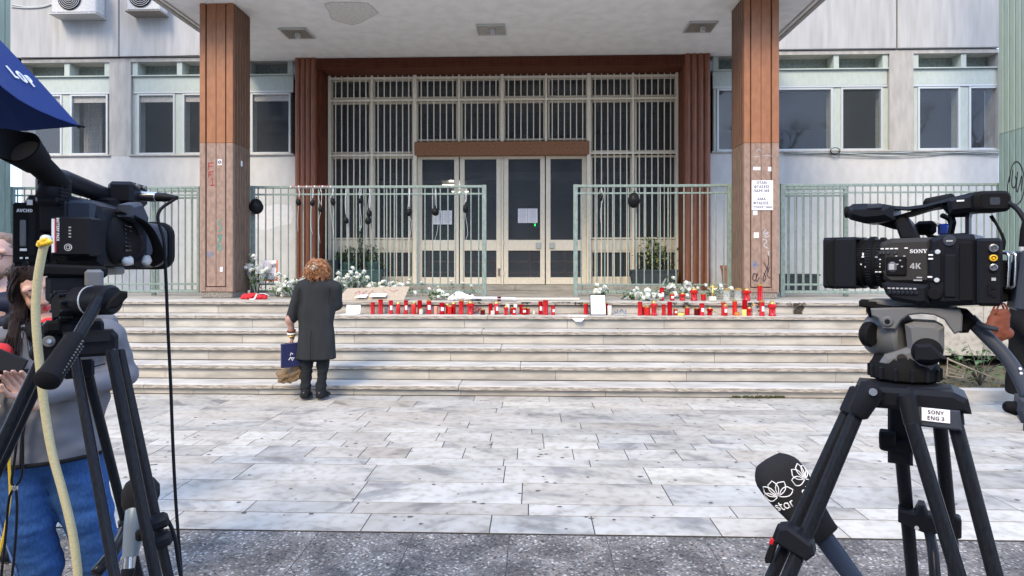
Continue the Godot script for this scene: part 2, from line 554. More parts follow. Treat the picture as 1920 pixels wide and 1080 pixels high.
	grainy("brown_side_low", srgb(0.13, 0.078, 0.05), srgb(0.2, 0.13, 0.09), 1.2, 0.02, 0.6, 0.0, Vector3(2.0, 0.4, 2.0), 5, 20)
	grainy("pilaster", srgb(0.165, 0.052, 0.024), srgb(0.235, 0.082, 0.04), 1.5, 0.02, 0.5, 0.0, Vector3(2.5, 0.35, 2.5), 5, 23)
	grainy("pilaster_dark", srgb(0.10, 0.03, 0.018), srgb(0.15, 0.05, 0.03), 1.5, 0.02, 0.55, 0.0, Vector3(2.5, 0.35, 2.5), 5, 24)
	grainy("header", srgb(0.230, 0.093, 0.038), srgb(0.297, 0.132, 0.058), 0.9, 0.03, 0.55)
	grainy("cream", srgb(0.78, 0.70, 0.53), srgb(0.84, 0.77, 0.62), 0.8, 0.02, 0.55, 0.0, Vector3(1.5, 0.6, 1.5), 5, 25)
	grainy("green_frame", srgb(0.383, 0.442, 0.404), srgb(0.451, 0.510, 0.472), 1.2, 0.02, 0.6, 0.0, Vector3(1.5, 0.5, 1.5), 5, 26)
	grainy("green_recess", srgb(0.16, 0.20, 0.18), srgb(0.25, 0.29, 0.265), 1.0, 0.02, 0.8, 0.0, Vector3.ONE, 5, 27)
	grainy("green_pillar", srgb(0.246, 0.306, 0.246), srgb(0.289, 0.357, 0.293), 1.5, 0.02, 0.65, 0.0, Vector3(2.0, 0.3, 2.0), 5, 28)
	grainy("green_pillar_low", srgb(0.187, 0.268, 0.234), srgb(0.230, 0.315, 0.276), 1.5, 0.02, 0.65, 0.0, Vector3(2.0, 0.3, 2.0), 5, 29)
	grainy("green_fence", srgb(0.17, 0.24, 0.215), srgb(0.25, 0.325, 0.295), 0.6, 0.02, 0.5, 0.0, Vector3(1.0, 0.5, 1.0), 5, 30)
	grainy("rust", srgb(0.20, 0.09, 0.04), srgb(0.40, 0.36, 0.31), 0.4, 0.03, 0.9, 0.4)
	plain("aluminium", srgb(0.527, 0.552, 0.544), 0.4, 0.3)
	var gl := plain("window_glass", Color(0.8, 0.85, 0.9, 0.03), 0.02)
	gl.transparency = BaseMaterial3D.TRANSPARENCY_ALPHA
	gl.metallic_specular = 0.34
	var gd := plain("door_glass", Color(0.85, 0.9, 0.95, 0.04), 0.03)
	gd.transparency = BaseMaterial3D.TRANSPARENCY_ALPHA
	gd.metallic_specular = 0.30
	gd.metallic = 0.0
	plain("room_dark", srgb(0.018, 0.018, 0.017), 0.9)
	plain("room_floor", srgb(0.04, 0.038, 0.036), 0.4)
	grainy("drape", srgb(0.30, 0.29, 0.27), srgb(0.48, 0.46, 0.43), 0.5, 0.02, 0.9)
	# metal, plastic and cloth
	grainy("black_plastic", srgb(0.007, 0.008, 0.010), srgb(0.013, 0.014, 0.018), 0.03, 0.08, 0.42, 0.02)
	grainy("black_matt", srgb(0.006, 0.006, 0.007), srgb(0.011, 0.011, 0.012), 0.03, 0.08, 0.75, 0.03)
	plain("black_gloss", srgb(0.008, 0.008, 0.010), 0.12)
	grainy("body_grey", srgb(0.028, 0.026, 0.025), srgb(0.045, 0.043, 0.041), 0.05, 0.05, 0.45)
	grainy("dark_blue_plastic", srgb(0.03, 0.037, 0.05), srgb(0.05, 0.058, 0.075), 0.05, 0.05, 0.45)
	grainy("head_grey", srgb(0.102, 0.105, 0.108), srgb(0.129, 0.132, 0.135), 0.02, 0.1, 0.5, 0.02)
	grainy("tube_black", srgb(0.008, 0.009, 0.011), srgb(0.015, 0.017, 0.022), 0.1, 0.05, 0.25, 0.0, Vector3(1, 0.2, 1))
	plain("steel", srgb(0.55, 0.55, 0.56), 0.25, 1.0)
	plain("gold", srgb(0.60, 0.38, 0.12), 0.35, 0.8)
	plain("white_print", srgb(0.75, 0.75, 0.76), 0.6)
	plain("grey_print", srgb(0.35, 0.35, 0.36), 0.6)
	plain("red_print", srgb(0.5, 0.03, 0.03), 0.6)
	plain("yellow_plastic", srgb(0.72, 0.45, 0.02), 0.5)
	plain("blue_plastic", srgb(0.02, 0.09, 0.55), 0.35)
	grainy("cream_cable", srgb(0.376, 0.326, 0.159), srgb(0.448, 0.398, 0.224), 0.1, 0.03, 0.5)
	grainy("foam_black", srgb(0.014, 0.015, 0.017), srgb(0.032, 0.033, 0.036), 0.012, 0.12, 0.95, 0.08)
	grainy("foam_red", srgb(0.50, 0.012, 0.015), srgb(0.66, 0.03, 0.03), 0.012, 0.12, 0.95, 0.08)
	plain("mic_grey", srgb(0.16, 0.20, 0.24), 0.4, 0.3)
	plain("mic_blue_black", srgb(0.022, 0.032, 0.055), 0.35)
	var um := grainy("umbrella_cloth", srgb(0.012, 0.030, 0.125), srgb(0.02, 0.045, 0.17), 0.02, 0.08, 0.75)
	um.backlight_enabled = true
	um.backlight = srgb(0.01, 0.025, 0.1)
	grainy("coat_grey", srgb(0.020, 0.021, 0.023), srgb(0.034, 0.036, 0.039), 0.02, 0.1, 0.9, 0.03)
	grainy("trouser_black", srgb(0.012, 0.015, 0.016), srgb(0.022, 0.025, 0.027), 0.02, 0.1, 0.9)
	grainy("shoe_black", srgb(0.010, 0.010, 0.011), srgb(0.02, 0.02, 0.022), 0.05, 0.08, 0.5)
	grainy("shoe_sole", srgb(0.10, 0.10, 0.11), srgb(0.16, 0.16, 0.17), 0.05, 0.08, 0.8)
	var sk := grainy("skin", srgb(0.425, 0.234, 0.166), srgb(0.510, 0.302, 0.225), 0.06, 0.04, 0.5)
	sk.subsurf_scatter_enabled = true
	sk.subsurf_scatter_strength = 0.08
	grainy("skin_old", srgb(0.357, 0.187, 0.136), srgb(0.442, 0.246, 0.187), 0.06, 0.04, 0.55)
	plain("lips", srgb(0.50, 0.06, 0.06), 0.4)
	grainy("hair_red", srgb(0.17, 0.055, 0.014), srgb(0.40, 0.17, 0.06), 0.08, 0.05, 0.55, 0.3, Vector3(1.5, 0.5, 1.5))
	grainy("hair_light", srgb(0.42, 0.30, 0.20), srgb(0.60, 0.5, 0.4), 0.08, 0.05, 0.55)
	grainy("hair_dark", srgb(0.012, 0.008, 0.007), srgb(0.032, 0.02, 0.017), 0.06, 0.05, 0.4, 0.2, Vector3(3, 0.3, 3))
	grainy("hair_brown", srgb(0.10, 0.055, 0.03), srgb(0.22, 0.13, 0.075), 0.06, 0.05, 0.5)
	grainy("jacket_grey", srgb(0.097, 0.099, 0.114), srgb(0.122, 0.125, 0.140), 0.03, 0.08, 0.85, 0.02)
	grainy("denim", srgb(0.018, 0.055, 0.161), srgb(0.032, 0.087, 0.231), 0.35, 0.03, 0.9, 0.06, Vector3(2.0, 0.7, 2.0), 6, 33)
	plain("denim_seam", srgb(0.12, 0.2, 0.36), 0.9)
	plain("denim_dark", srgb(0.012, 0.04, 0.14), 0.95)
	grainy("puffer_navy", srgb(0.014, 0.018, 0.034), srgb(0.026, 0.032, 0.055), 0.05, 0.05, 0.5)
	grainy("cloth_black", srgb(0.006, 0.006, 0.007), srgb(0.014, 0.014, 0.016), 0.05, 0.05, 0.9)
	grainy("cloth_red", srgb(0.50, 0.008, 0.015), srgb(0.64, 0.02, 0.03), 0.1, 0.03, 0.85, 0.1)
	grainy("cloth_white", srgb(0.70, 0.70, 0.73), srgb(0.8, 0.8, 0.82), 0.1, 0.03, 0.9, 0.1)
	grainy("leather_brown", srgb(0.114, 0.027, 0.012), srgb(0.198, 0.060, 0.033), 0.15, 0.03, 0.5, 0.1)
	grainy("sequin_brown", srgb(0.10, 0.055, 0.02), srgb(0.30, 0.19, 0.085), 0.05, 0.1, 0.35, 0.3)
	grainy("paper_navy", srgb(0.016, 0.018, 0.06), srgb(0.024, 0.028, 0.085), 0.3, 0.02, 0.35)
	# memorial
	plain("paper", srgb(0.74, 0.74, 0.78), 0.85)
	plain("ink", srgb(0.05, 0.05, 0.07), 0.8)
	plain("ink_grey", srgb(0.33, 0.33, 0.38), 0.8)
	plain("ink_pink", srgb(0.55, 0.18, 0.25), 0.8)
	plain("orange_card", srgb(0.70, 0.16, 0.03), 0.8)
	grainy("cardboard", srgb(0.357, 0.293, 0.212), srgb(0.442, 0.374, 0.285), 0.4, 0.02, 0.9)
	for i in 3:
		var w := plain("candle_red%d" % i, [srgb(0.44, 0.007, 0.010), srgb(0.34, 0.004, 0.010), srgb(0.54, 0.014, 0.010)][i], 0.22)
		w.subsurf_scatter_enabled = true
		w.subsurf_scatter_strength = 0.05
	var wx := plain("candle_white", srgb(0.648, 0.612, 0.522), 0.5)
	wx.subsurf_scatter_enabled = true
	wx.subsurf_scatter_strength = 0.1
	plain("candle_pink", srgb(0.72, 0.32, 0.24), 0.4)
	plain("candle_orange", srgb(0.65, 0.22, 0.04), 0.35)
	plain("candle_dark", srgb(0.10, 0.008, 0.01), 0.3)
	var cg := plain("clear_glass", Color(0.9, 0.92, 0.9, 0.25), 0.05)
	cg.transparency = BaseMaterial3D.TRANSPARENCY_ALPHA
	var ce := plain("cellophane", Color(0.93, 0.95, 0.96, 0.30), 0.12)
	ce.transparency = BaseMaterial3D.TRANSPARENCY_ALPHA
	var lf := grainy("leaf_green", srgb(0.05, 0.115, 0.03), srgb(0.11, 0.20, 0.06), 0.2, 0.03, 0.55)
	lf.backlight_enabled = true
	lf.backlight = srgb(0.03, 0.06, 0.015)
	grainy("leaf_dark", srgb(0.022, 0.055, 0.02), srgb(0.05, 0.105, 0.04), 0.2, 0.03, 0.45)
	grainy("leaf_yellow", srgb(0.28, 0.30, 0.06), srgb(0.50, 0.50, 0.16), 0.2, 0.03, 0.5)
	var pt := plain("petal", srgb(0.78, 0.79, 0.72), 0.7)
	pt.backlight_enabled = true
	pt.backlight = srgb(0.15, 0.15, 0.12)
	plain("petal_yellow", srgb(0.75, 0.66, 0.20), 0.7)
	grainy("planter_grey", srgb(0.045, 0.055, 0.062), srgb(0.07, 0.082, 0.09), 0.4, 0.03, 0.6)
	grainy("planter_green", srgb(0.035, 0.085, 0.085), srgb(0.06, 0.125, 0.12), 0.4, 0.03, 0.6)
	grainy("terracotta", srgb(0.30, 0.13, 0.08), srgb(0.40, 0.19, 0.125), 0.3, 0.03, 0.8)
	plain("balloon", srgb(0.012, 0.013, 0.014), 0.35)
	plain("string_white", srgb(0.65, 0.65, 0.67), 0.8)
	grainy("ac_white", srgb(0.496, 0.496, 0.480), srgb(0.592, 0.592, 0.584), 0.5, 0.02, 0.5)
	plain("graffiti_red", srgb(0.34, 0.03, 0.035), 0.6)
	plain("graffiti_green", srgb(0.02, 0.27, 0.24), 0.6)
	plain("graffiti_blue", srgb(0.11, 0.19, 0.36), 0.6)
	plain("graffiti_black", srgb(0.025, 0.02, 0.035), 0.6)
	plain("graffiti_pale", srgb(0.45, 0.48, 0.52), 0.6)
	grainy("bark", srgb(0.045, 0.038, 0.03), srgb(0.11, 0.095, 0.08), 0.5, 0.04, 0.95, 0.5)
	grainy("far_wall", srgb(0.22, 0.21, 0.19), srgb(0.34, 0.32, 0.29), 4.0, 0.02, 0.9)
	plain("wood_stick", srgb(0.25, 0.21, 0.16), 0.9)
	grainy("moss", srgb(0.03, 0.04, 0.012), srgb(0.07, 0.075, 0.03), 0.2, 0.05, 0.95, 0.5)
	plain("screen", srgb(0.01, 0.012, 0.02), 0.08)
	plain("led_green", srgb(0.02, 0.5, 0.15), 0.5)

# ---- setting: ground, paving, stairs, planting bed
func slab(parent: Node3D, called: String, c: Vector3, s: Vector3, m: Material, bevel := 0.004, tint := 1.0, warm := 0.0, turn := 999.0) -> void:
	var st := start()
	uv_turn = turn if turn < 900.0 else rng.randf_range(-0.9, 0.9)
	uv_shift = Vector2(rng.randf() * 3.0, rng.randf() * 3.0)
	var t := Color(tint, tint * (1.0 - warm * 0.5), tint * (1.0 - warm))
	box(st, Vector3.ZERO, s, bevel, Transform3D.IDENTITY, t)
	uv_turn = 0.0
	uv_shift = Vector2.ZERO
	obj(called, st, m, parent).position = c
func build_ground() -> void:
	var st := start()
	quad(st, Vector3(-180, -0.03, -150), Vector3(180, -0.03, -150), Vector3(180, -0.03, 180), Vector3(-180, -0.03, 180), Vector3.UP)
	tag(obj("ground", st, M.ground), "grey ground that runs under the square", "", "", "structure")
	var paving := Node3D.new()
	paving.name = "paving"
	add_child(paving)
	tag(paving, "pale grey marble paving slabs in front of the steps", "", "", "structure")
	bs("mortar_bed", Vector3(-9.5, -0.028, -0.05), Vector3(9.5, -0.0022, 3.84), M.bed_mortar, paving)
	# depths of the course joints seen from the viewpoint
	var joints := [-0.02, 0.27, 0.60, 0.82, 1.21, 1.47, 1.64, 1.92, 2.12, 2.42, 2.60, 2.98, 3.38, 3.57, 3.84]
	for i in joints.size() - 1:
		var w: float = joints[i + 1] - joints[i]
		var x := -9.0 + rng.randf() * 0.8
		var long: bool = w > 0.3 or i in [0, 1, 2, 3]
		while x < 9.0:
			var l := rng.randf_range(0.85, 1.3) if long else rng.randf_range(0.38, 0.5) if i in [6, 7, 8] else rng.randf_range(0.6, 1.35)
			var pick := rng.randf()
			slab(paving, "slab", Vector3(x + l * 0.5, -0.02 + rng.randf_range(-0.0004, 0.0006), (joints[i] + joints[i + 1]) * 0.5), Vector3(l - 0.007, 0.04, w - 0.009), M["marble%d" % (0 if pick < 0.5 else 1 if pick < 0.72 else 2)], 0.0012, rng.randf_range(0.80, 1.06), rng.randf_range(0.0, 0.07))
			x += l
	# chewing gum and dirt spots
	var gum := start()
	for i in 420:
		var r := rng.randf_range(0.006, 0.02)
		var p := Vector3(rng.randf_range(-5.5, 5.5), 0.0022, pow(rng.randf(), 0.8) * 3.8)
		var ring := []
		var n := 9
		for k in n: ring.append(p + Vector3(cos(TAU * k / n), 0, sin(TAU * k / n) * 0.8) * r * rng.randf_range(0.7, 1.15))
		for k in n: tri(gum, p + Vector3.UP * 0.001, ring[k], ring[(k + 1) % n], Vector3.UP)
	obj("gum_spots", gum, M.stain, paving).set_meta("kind", "stuff")
	# exposed aggregate pavers in the foreground
	var pav := Node3D.new()
	pav.name = "aggregate_pavement"
	add_child(pav)
	tag(pav, "dark exposed aggregate pavement in the foreground", "", "", "structure")
	bs("mortar_bed", Vector3(-6, -0.029, 3.845), Vector3(6, -0.0066, 8.9), M.bed_mortar, pav)
	for r in 8:
		var z := 3.846 + r * 0.66
		for c in 16:
			var x := -4.62 + c * 0.56
			slab(pav, "paver", Vector3(x + 0.28, -0.025 + rng.randf_range(-0.0005, 0.0005), z + 0.33), Vector3(0.5565, 0.04, 0.6565), M.aggregate, 0.0015)

const RISE := 0.178
const RUN := 0.38
const LAND := 1.01
const EDGE := -1.9
func build_stairs() -> void:
	var stairs := Node3D.new()
	stairs.name = "stairs"
	add_child(stairs)
	tag(stairs, "six worn white marble steps up to the landing", "", "", "structure")
	var x0 := -7.6
	var x1 := 4.86
	for k in 6:
		var top := 0.12 + RISE * k
		var zf := -RUN * k
		var below := top - RISE if k > 0 else 0.0
		# core, riser panels and tread slabs
		bs("core", Vector3(x0 + 0.02, -0.02, EDGE - 0.32), Vector3(x1 - 0.02, top - 0.05, zf - 0.085), M.bed_mortar, stairs)
		var x := x0
		while x < x1 - 0.01:
			var l := minf(rng.randf_range(0.7, 2.0) if k == 0 else rng.randf_range(1.3, 1.95), x1 - x)
			if x1 - x - l < 0.35: l = x1 - x
			slab(stairs, "riser_panel", Vector3(x + l * 0.5, (below + top - 0.060) * 0.5, zf - 0.06), Vector3(l - 0.004, top - 0.062 - below, 0.03), M.stair_marble, 0.002, rng.randf_range(0.84, 1.0), rng.randf_range(0.0, 0.10))
			x += l
		x = x0
		while x < x1 - 0.01:
			var l := minf(rng.randf_range(1.5, 2.9), x1 - x)
			if x1 - x - l < 0.5: l = x1 - x
			var depth := RUN + 0.02 if k < 5 else 0.55
			var dy := rng.randf_range(-0.002, 0.002)
			slab(stairs, "tread_slab", Vector3(x + l * 0.5, top - 0.025 + dy, zf - depth * 0.5 - 0.012), Vector3(l - 0.005, 0.05, depth - 0.024), M.stair_marble, 0.007, rng.randf_range(0.92, 1.04), rng.randf_range(0.0, 0.06))
			# worn and dirty front edge of the slab
			var e := start()
			box(e, Vector3(x + l * 0.5, top - 0.0265 + dy, zf - 0.008), Vector3(l - 0.005, 0.047, 0.012), 0.005)
			obj("worn_edge", e, M.nosing_dirt, stairs)
			x += l
	# cheek walls at both ends
	bs("cheek_wall", Vector3(x1, -0.02, EDGE), Vector3(x1 + 0.02, 0.94, -0.3), M.stair_marble, stairs)
	# moss in the broken joint at the foot
	var ms := start()
	for i in 26:
		var p := Vector3(rng.randf_range(2.35, 2.95), 0.012, -0.045 + rng.randf_range(-0.01, 0.03))
		var s := rng.randf_range(0.008, 0.022)
		lathe(ms, [Vector2(0, -s), Vector2(s * 1.6, -s * 0.3), Vector2(s, s * 0.5), Vector2(0, s * 0.8)], Transform3D(Basis(), p), 7)
	obj("moss", ms, M.moss, stairs).set_meta("kind", "stuff")
	# landing
	var landing := Node3D.new()
	landing.name = "landing"
	add_child(landing)
	tag(landing, "grey stone landing between the steps and the doors", "", "", "structure")
	bs("core", Vector3(-9, 0.2, -6.4), Vector3(9, LAND - 0.045, EDGE - 0.34), M.bed_mortar, landing)
	for r in 6:
		var z := EDGE - 0.565 - r * 0.6
		var x := -8.9
		while x < 8.9:
			var l := rng.randf_range(0.9, 1.3)
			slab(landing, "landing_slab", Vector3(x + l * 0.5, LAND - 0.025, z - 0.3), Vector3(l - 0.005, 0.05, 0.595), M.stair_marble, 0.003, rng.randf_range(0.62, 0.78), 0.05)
			x += l
	for sd in [[-9.0, -7.6], [4.86, 9.0]]:
		var x: float = sd[0]
		while x < sd[1] - 0.01:
			var l := minf(1.65, sd[1] - x)
			slab(landing, "edge_slab", Vector3(x + l * 0.5, LAND - 0.025, EDGE - 0.28), Vector3(l - 0.005, 0.05, 0.55), M.stair_marble, 0.006, rng.randf_range(0.85, 1.0), 0.04)
			slab(landing, "face_panel", Vector3(x + l * 0.5, 0.60, EDGE - 0.03), Vector3(l - 0.005, 0.715, 0.04), M.marble0, 0.004, 1.0, 0.03)
			x += l
	bs("void_back", Vector3(-9, -0.02, EDGE - 1.0), Vector3(9, 0.25, EDGE - 0.8), M.bed_mortar, landing)
	# soot from burnt candles on the landing edge
	var soot := start()
	for s in [[895, 566, 9, 5], [987, 566, 11, 7], [1052, 568, 24, 8], [1085, 567, 10, 6], [1262, 568, 10, 5], [1286, 570, 12, 9], [1416, 575, 15, 14], [1497, 582, 12, 18], [1505, 570, 9, 5], [1458, 568, 5, 4], [1480, 569, 6, 4]]:
		for j in 14:
			var c := onz(s[0] + rng.randf_range(-0.7, 0.7) * s[2], s[1] + rng.randf_range(-0.6, 0.6) * s[3], EDGE + 0.0005)
			var r: float = s[3] / 131.0 * rng.randf_range(0.1, 0.32)
			c.y = minf(c.y, LAND - 0.004)
			if c.y < LAND - 0.045: c.z = EDGE - 0.034
			c.z += j * 0.0004
			var n := 8
			var ring := []
			for k in n:
				var q := c + Vector3(cos(TAU * k / n) * 1.3, sin(TAU * k / n), 0) * r * rng.randf_range(0.6, 1.1)
				q.y = minf(q.y, LAND - 0.002)
				ring.append(q)
			for k in n: tri(soot, c, ring[k], ring[(k + 1) % n], Vector3.BACK)
	obj("soot_stain", soot, M.soot, landing).set_meta("kind", "stuff")
	# thin loose strip lying along the edge
	var strip := start()
	box(strip, Vector3(0, 0, 0), Vector3(1.0, 0.025, 0.06), 0.004, Transform3D(Basis(), onz(1025, 560, EDGE - 0.35)))
	obj("loose_strip", strip, M.cream, landing)

func build_bed() -> void:
	var bed := Node3D.new()
	bed.name = "planting_bed"
	add_child(bed)
	tag(bed, "mossy planting bed beside the steps", "", "", "structure")
	bs("soil", Vector3(4.885, -0.02, -2.6), Vector3(9, 0.075, -0.06), M.soil, bed)
	var x := 4.885
	while x < 9.0:
		slab(bed, "kerb_stone", Vector3(x + 0.45, 0.055, 0.0), Vector3(0.895, 0.15, 0.12), M.stair_marble, 0.008, 0.9, 0.05)
		x += 0.9
	var clod := start()
	for i in 240:
		var p := Vector3(rng.randf_range(4.95, 7.2), 0.075, rng.randf_range(-1.5, -0.08))
		var s := rng.randf_range(0.006, 0.03)
		lathe(clod, [Vector2(0, -s), Vector2(s * 1.5, -s * 0.2), Vector2(s, s * 0.5), Vector2(0, s * 0.7)], Transform3D(Basis.from_euler(Vector3(rng.randf(), rng.randf() * 6, rng.randf())), p), 6)
	obj("clods", clod, M.soil, bed).set_meta("kind", "stuff")
	# leafy shrub
	var shrub := thing("leafy_shrub", "low green leafy shrub in the planting bed right of the steps", "shrub", Vector3(5.5, 0.07, -0.5))
	for b in 16:
		var st := start()
		var a := rng.randf() * TAU
		var tip := Vector3(cos(a) * rng.randf_range(0.15, 0.45), rng.randf_range(0.2, 0.48), sin(a) * 0.3)
		tube(st, smooth_path([Vector3.ZERO, tip * 0.5 + Vector3.UP * 0.08, tip], 4), [0.006, 0.006, 0.005, 0.005, 0.004, 0.004, 0.003, 0.003, 0.002], 5)
		obj("stem", st, M.bark, shrub)
		for j in 7:
			var lfs := start()
			leaf(lfs, tip.lerp(Vector3.ZERO, rng.randf() * 0.45) + Vector3(rng.randfn(), rng.randfn(), rng.randfn()) * 0.03, rng.randf() * TAU, rng.randf_range(-0.5, 0.5), rng.randf_range(0.07, 0.12), 0.4)
			obj("leaf", lfs, M.leaf_dark if rng.randf() < 0.6 else M.leaf_green, shrub)
	# broken wire stand lying in the bed
	var rack := thing("wire_rack", "bent pale wire rack lying in the planting bed", "rack", onz(1790, 705, -0.5))
	var frame := start()
	for pair in [[Vector3(-0.16, 0.02, 0.1), Vector3(-0.02, 0.21, -0.1)], [Vector3(-0.02, 0.21, -0.1), Vector3(0.14, 0.08, -0.02)], [Vector3(0.14, 0.08, -0.02), Vector3(0.0, 0.0, 0.14)], [Vector3(-0.16, 0.02, 0.1), Vector3(0.0, 0.0, 0.14)]]:
		rod(frame, pair[0], pair[1], 0.006)
	obj("frame", frame, M.wood_stick, rack)
	for i in 3:
		var w := start()
		rod(w, Vector3(-0.13 + 0.04 * i, 0.06 + 0.04 * i, 0.06 - 0.05 * i), Vector3(0.03 + 0.035 * i, 0.02 + 0.02 * i, 0.11 - 0.04 * i), 0.004)
		obj("bar", w, M.wood_stick, rack)
	var stick := start()
	rod(stick, Vector3(0, 0.18, 0), Vector3(0.36, 0.0, 0.25), 0.011, 0.007)
	tag(obj("stick", stick, M.wood_stick), "dry stick leaning across the soil of the planting bed", "stick").position = onz(1775, 700, -0.45)
func leaf(st: SurfaceTool, at: Vector3, turn: float, pitch: float, l: float, ratio := 0.45) -> void:
	var b := Basis.from_euler(Vector3(pitch, turn, rng.randf_range(-0.4, 0.4)))
	var w := l * ratio * 0.5
	var base := at
	var tip := at + b * Vector3(0, -l * 0.12, l)
	var mid := at + b * Vector3(0, l * 0.05, l * 0.5)
	var s0 := at + b * Vector3(w, l * 0.09, l * 0.45)
	var s1 := at + b * Vector3(-w, l * 0.09, l * 0.45)
	tri(st, base, s0, mid, b.y)
	tri(st, base, mid, s1, b.y)
	tri(st, tip, s0, mid, b.y)
	tri(st, tip, mid, s1, b.y)

# ---- the office building: walls, windows, canopy, columns, entrance
const WALL := -5.83      # face of the window wall
const PORCH := -5.63     # face of the entrance surround
const DOOR := -6.33      # plane of the doors
const SOFFIT := 5.88
const COLF := -2.83      # front face of the columns
const COLB := -3.46
const RAIL := -3.53      # plane of the railings
func build_building() -> void:
	var B := thing("office_building", "grey concrete public building with brown entrance porch and green window frames", "building")
	var xl := onz(552, 300, PORCH).x
	var xr := onz(1333, 300, PORCH).x
	# lower walls, piers, lintels and upper panels
	for sd in [[-11.0, xl + 0.02], [xr - 0.02, 9.5]]:
		bs("lower_wall", Vector3(sd[0], 0.3, WALL - 0.4), Vector3(sd[1], 3.87, WALL), M.stucco_low, B)
		bs("lintel", Vector3(sd[0], 5.89, WALL - 0.4), Vector3(sd[1], 5.965, WALL), M.stucco_pier, B)
	var jx := onz(1680, 50, WALL).x
	var jl := onz(225, 50, WALL).x
	for e in [[-11.0, jl - 3.6], [jl - 3.575, jl - 0.012], [jl + 0.012, -0.6], [-0.575, jx - 0.014], [jx + 0.014, 9.5]]:
		bs("wall_panel", Vector3(e[0], 5.985, WALL - 0.4), Vector3(e[1], 9.6, WALL + 0.045), M.stucco_upper, B, 0.012)
	bs("roof_slab", Vector3(-11, 9.6, -13), Vector3(9.5, 9.8, WALL + 0.3), M.stucco_pier, B)
	bs("wall_above_entrance", Vector3(-11, 5.965, WALL - 0.43), Vector3(9.5, 9.6, WALL - 0.39), M.room_dark, B)
	# window bays: left edge, right edge, windows
	var bays := [
		[-95.0, 205.0, [[-80.0, 5.0], [18.0, 116.0], [131.0, 202.0]]],
		[245.0, 549.0, [[257.0, 328.0], [342.0, 456.0], [470.0, 545.0]]],
		[1337.0, 1668.0, [[1344.0, 1440.0], [1456.0, 1562.0], [1577.0, 1656.0]]],
		[1713.0, 2010.0, [[1721.0, 1801.0], [1817.0, 1899.0], [1914.0, 1995.0]]]]
	var piers := [[-11.0, onz(-95, 200, WALL).x], [onz(205, 200, WALL).x, onz(245, 200, WALL).x], [onz(1668, 200, WALL).x, onz(1713, 200, WALL).x], [onz(2010, 200, WALL).x, 9.5]]
	for p in piers: bs("pier", Vector3(p[0], 3.87, WALL - 0.4), Vector3(p[1], 5.89, WALL), M.stucco_pier, B)
	for i in bays.size():
		var b: Array = bays[i]
		var a := onz(b[0], 200, WALL).x
		var z := onz(b[1], 200, WALL).x
		var dz := WALL - 0.06
		bs("sill", Vector3(a - 0.03, 3.87, WALL - 0.38), Vector3(z + 0.03, 3.905, WALL + 0.04), M.stucco_pier, B, 0.006)
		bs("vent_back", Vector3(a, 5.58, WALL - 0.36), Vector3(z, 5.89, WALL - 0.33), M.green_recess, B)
		bs("vent_shelf", Vector3(a, 5.585, WALL - 0.33), Vector3(z, 5.61, WALL - 0.012), M.green_frame, B, 0.004)
		bs("spandrel_panel", Vector3(a + 0.01, 5.27, dz - 0.05), Vector3(z - 0.01, 5.583, dz), M.green_frame, B, 0.006)
		bs("back_board", Vector3(a, 5.2, WALL - 0.4), Vector3(z, 5.57, WALL - 0.36), M.room_dark, B)
		bs("head_rail", Vector3(a + 0.01, 5.225, dz - 0.06), Vector3(z - 0.01, 5.268, dz + 0.012), M.aluminium, B, 0.004)
		for w in b[2]:
			var x0 := onz(w[0], 220, dz).x
			var x1 := onz(w[1], 220, dz).x
			var win := Node3D.new()
			win.name = "window"
			B.add_child(win, true)
			var y0 := 3.907
			var y1 := 5.222
			var f := start()
			box(f, Vector3(x0 + 0.022, (y0 + y1) * 0.5, dz - 0.03), Vector3(0.044, y1 - y0, 0.07), 0.005)
			box(f, Vector3(x1 - 0.022, (y0 + y1) * 0.5, dz - 0.03), Vector3(0.044, y1 - y0, 0.07), 0.005)
			box(f, Vector3((x0 + x1) * 0.5, y0 + 0.025, dz - 0.03), Vector3(x1 - x0 - 0.088, 0.05, 0.07), 0.005)
			box(f, Vector3((x0 + x1) * 0.5, y1 - 0.02, dz - 0.03), Vector3(x1 - x0 - 0.088, 0.04, 0.07), 0.005)
			obj("frame", f, M.aluminium, win)
			bs("pane", Vector3(x0 + 0.04, y0 + 0.045, dz - 0.034), Vector3(x1 - 0.04, y1 - 0.035, dz - 0.028), M.window_glass, win)
			if i < 2: bs("blind", Vector3(x0 + 0.05, y1 - 0.17, dz - 0.075), Vector3(x1 - 0.05, y1 - 0.04, dz - 0.045), M.drape, win)
			for s in [x0 + 0.01, x1 - 0.01]:
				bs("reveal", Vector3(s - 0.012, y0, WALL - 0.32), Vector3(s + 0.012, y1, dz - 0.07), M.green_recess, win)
		# green posts between the windows and in the row of openings above
		for k in b[2].size() + 1:
			var u0: float = b[0] + 1.0 if k == 0 else b[2][k - 1][1]
			var u1: float = b[1] - 1.0 if k == b[2].size() else b[2][k][0]
			if u1 - u0 > 5.0: bs("post", Vector3(onz(u0, 220, dz).x, 3.906, dz - 0.12), Vector3(onz(u1, 220, dz).x, 5.224, dz - 0.012), M.green_frame, B, 0.004)
			var um := clampf((u0 + u1) * 0.5, b[0] + 6.0, b[1] - 6.0)
			bs("vent_post", Vector3(onz(um - 5.0, 130, WALL).x, 5.611, WALL - 0.33), Vector3(onz(um + 5.0, 130, WALL).x, 5.889, WALL - 0.03), M.green_frame, B, 0.004)
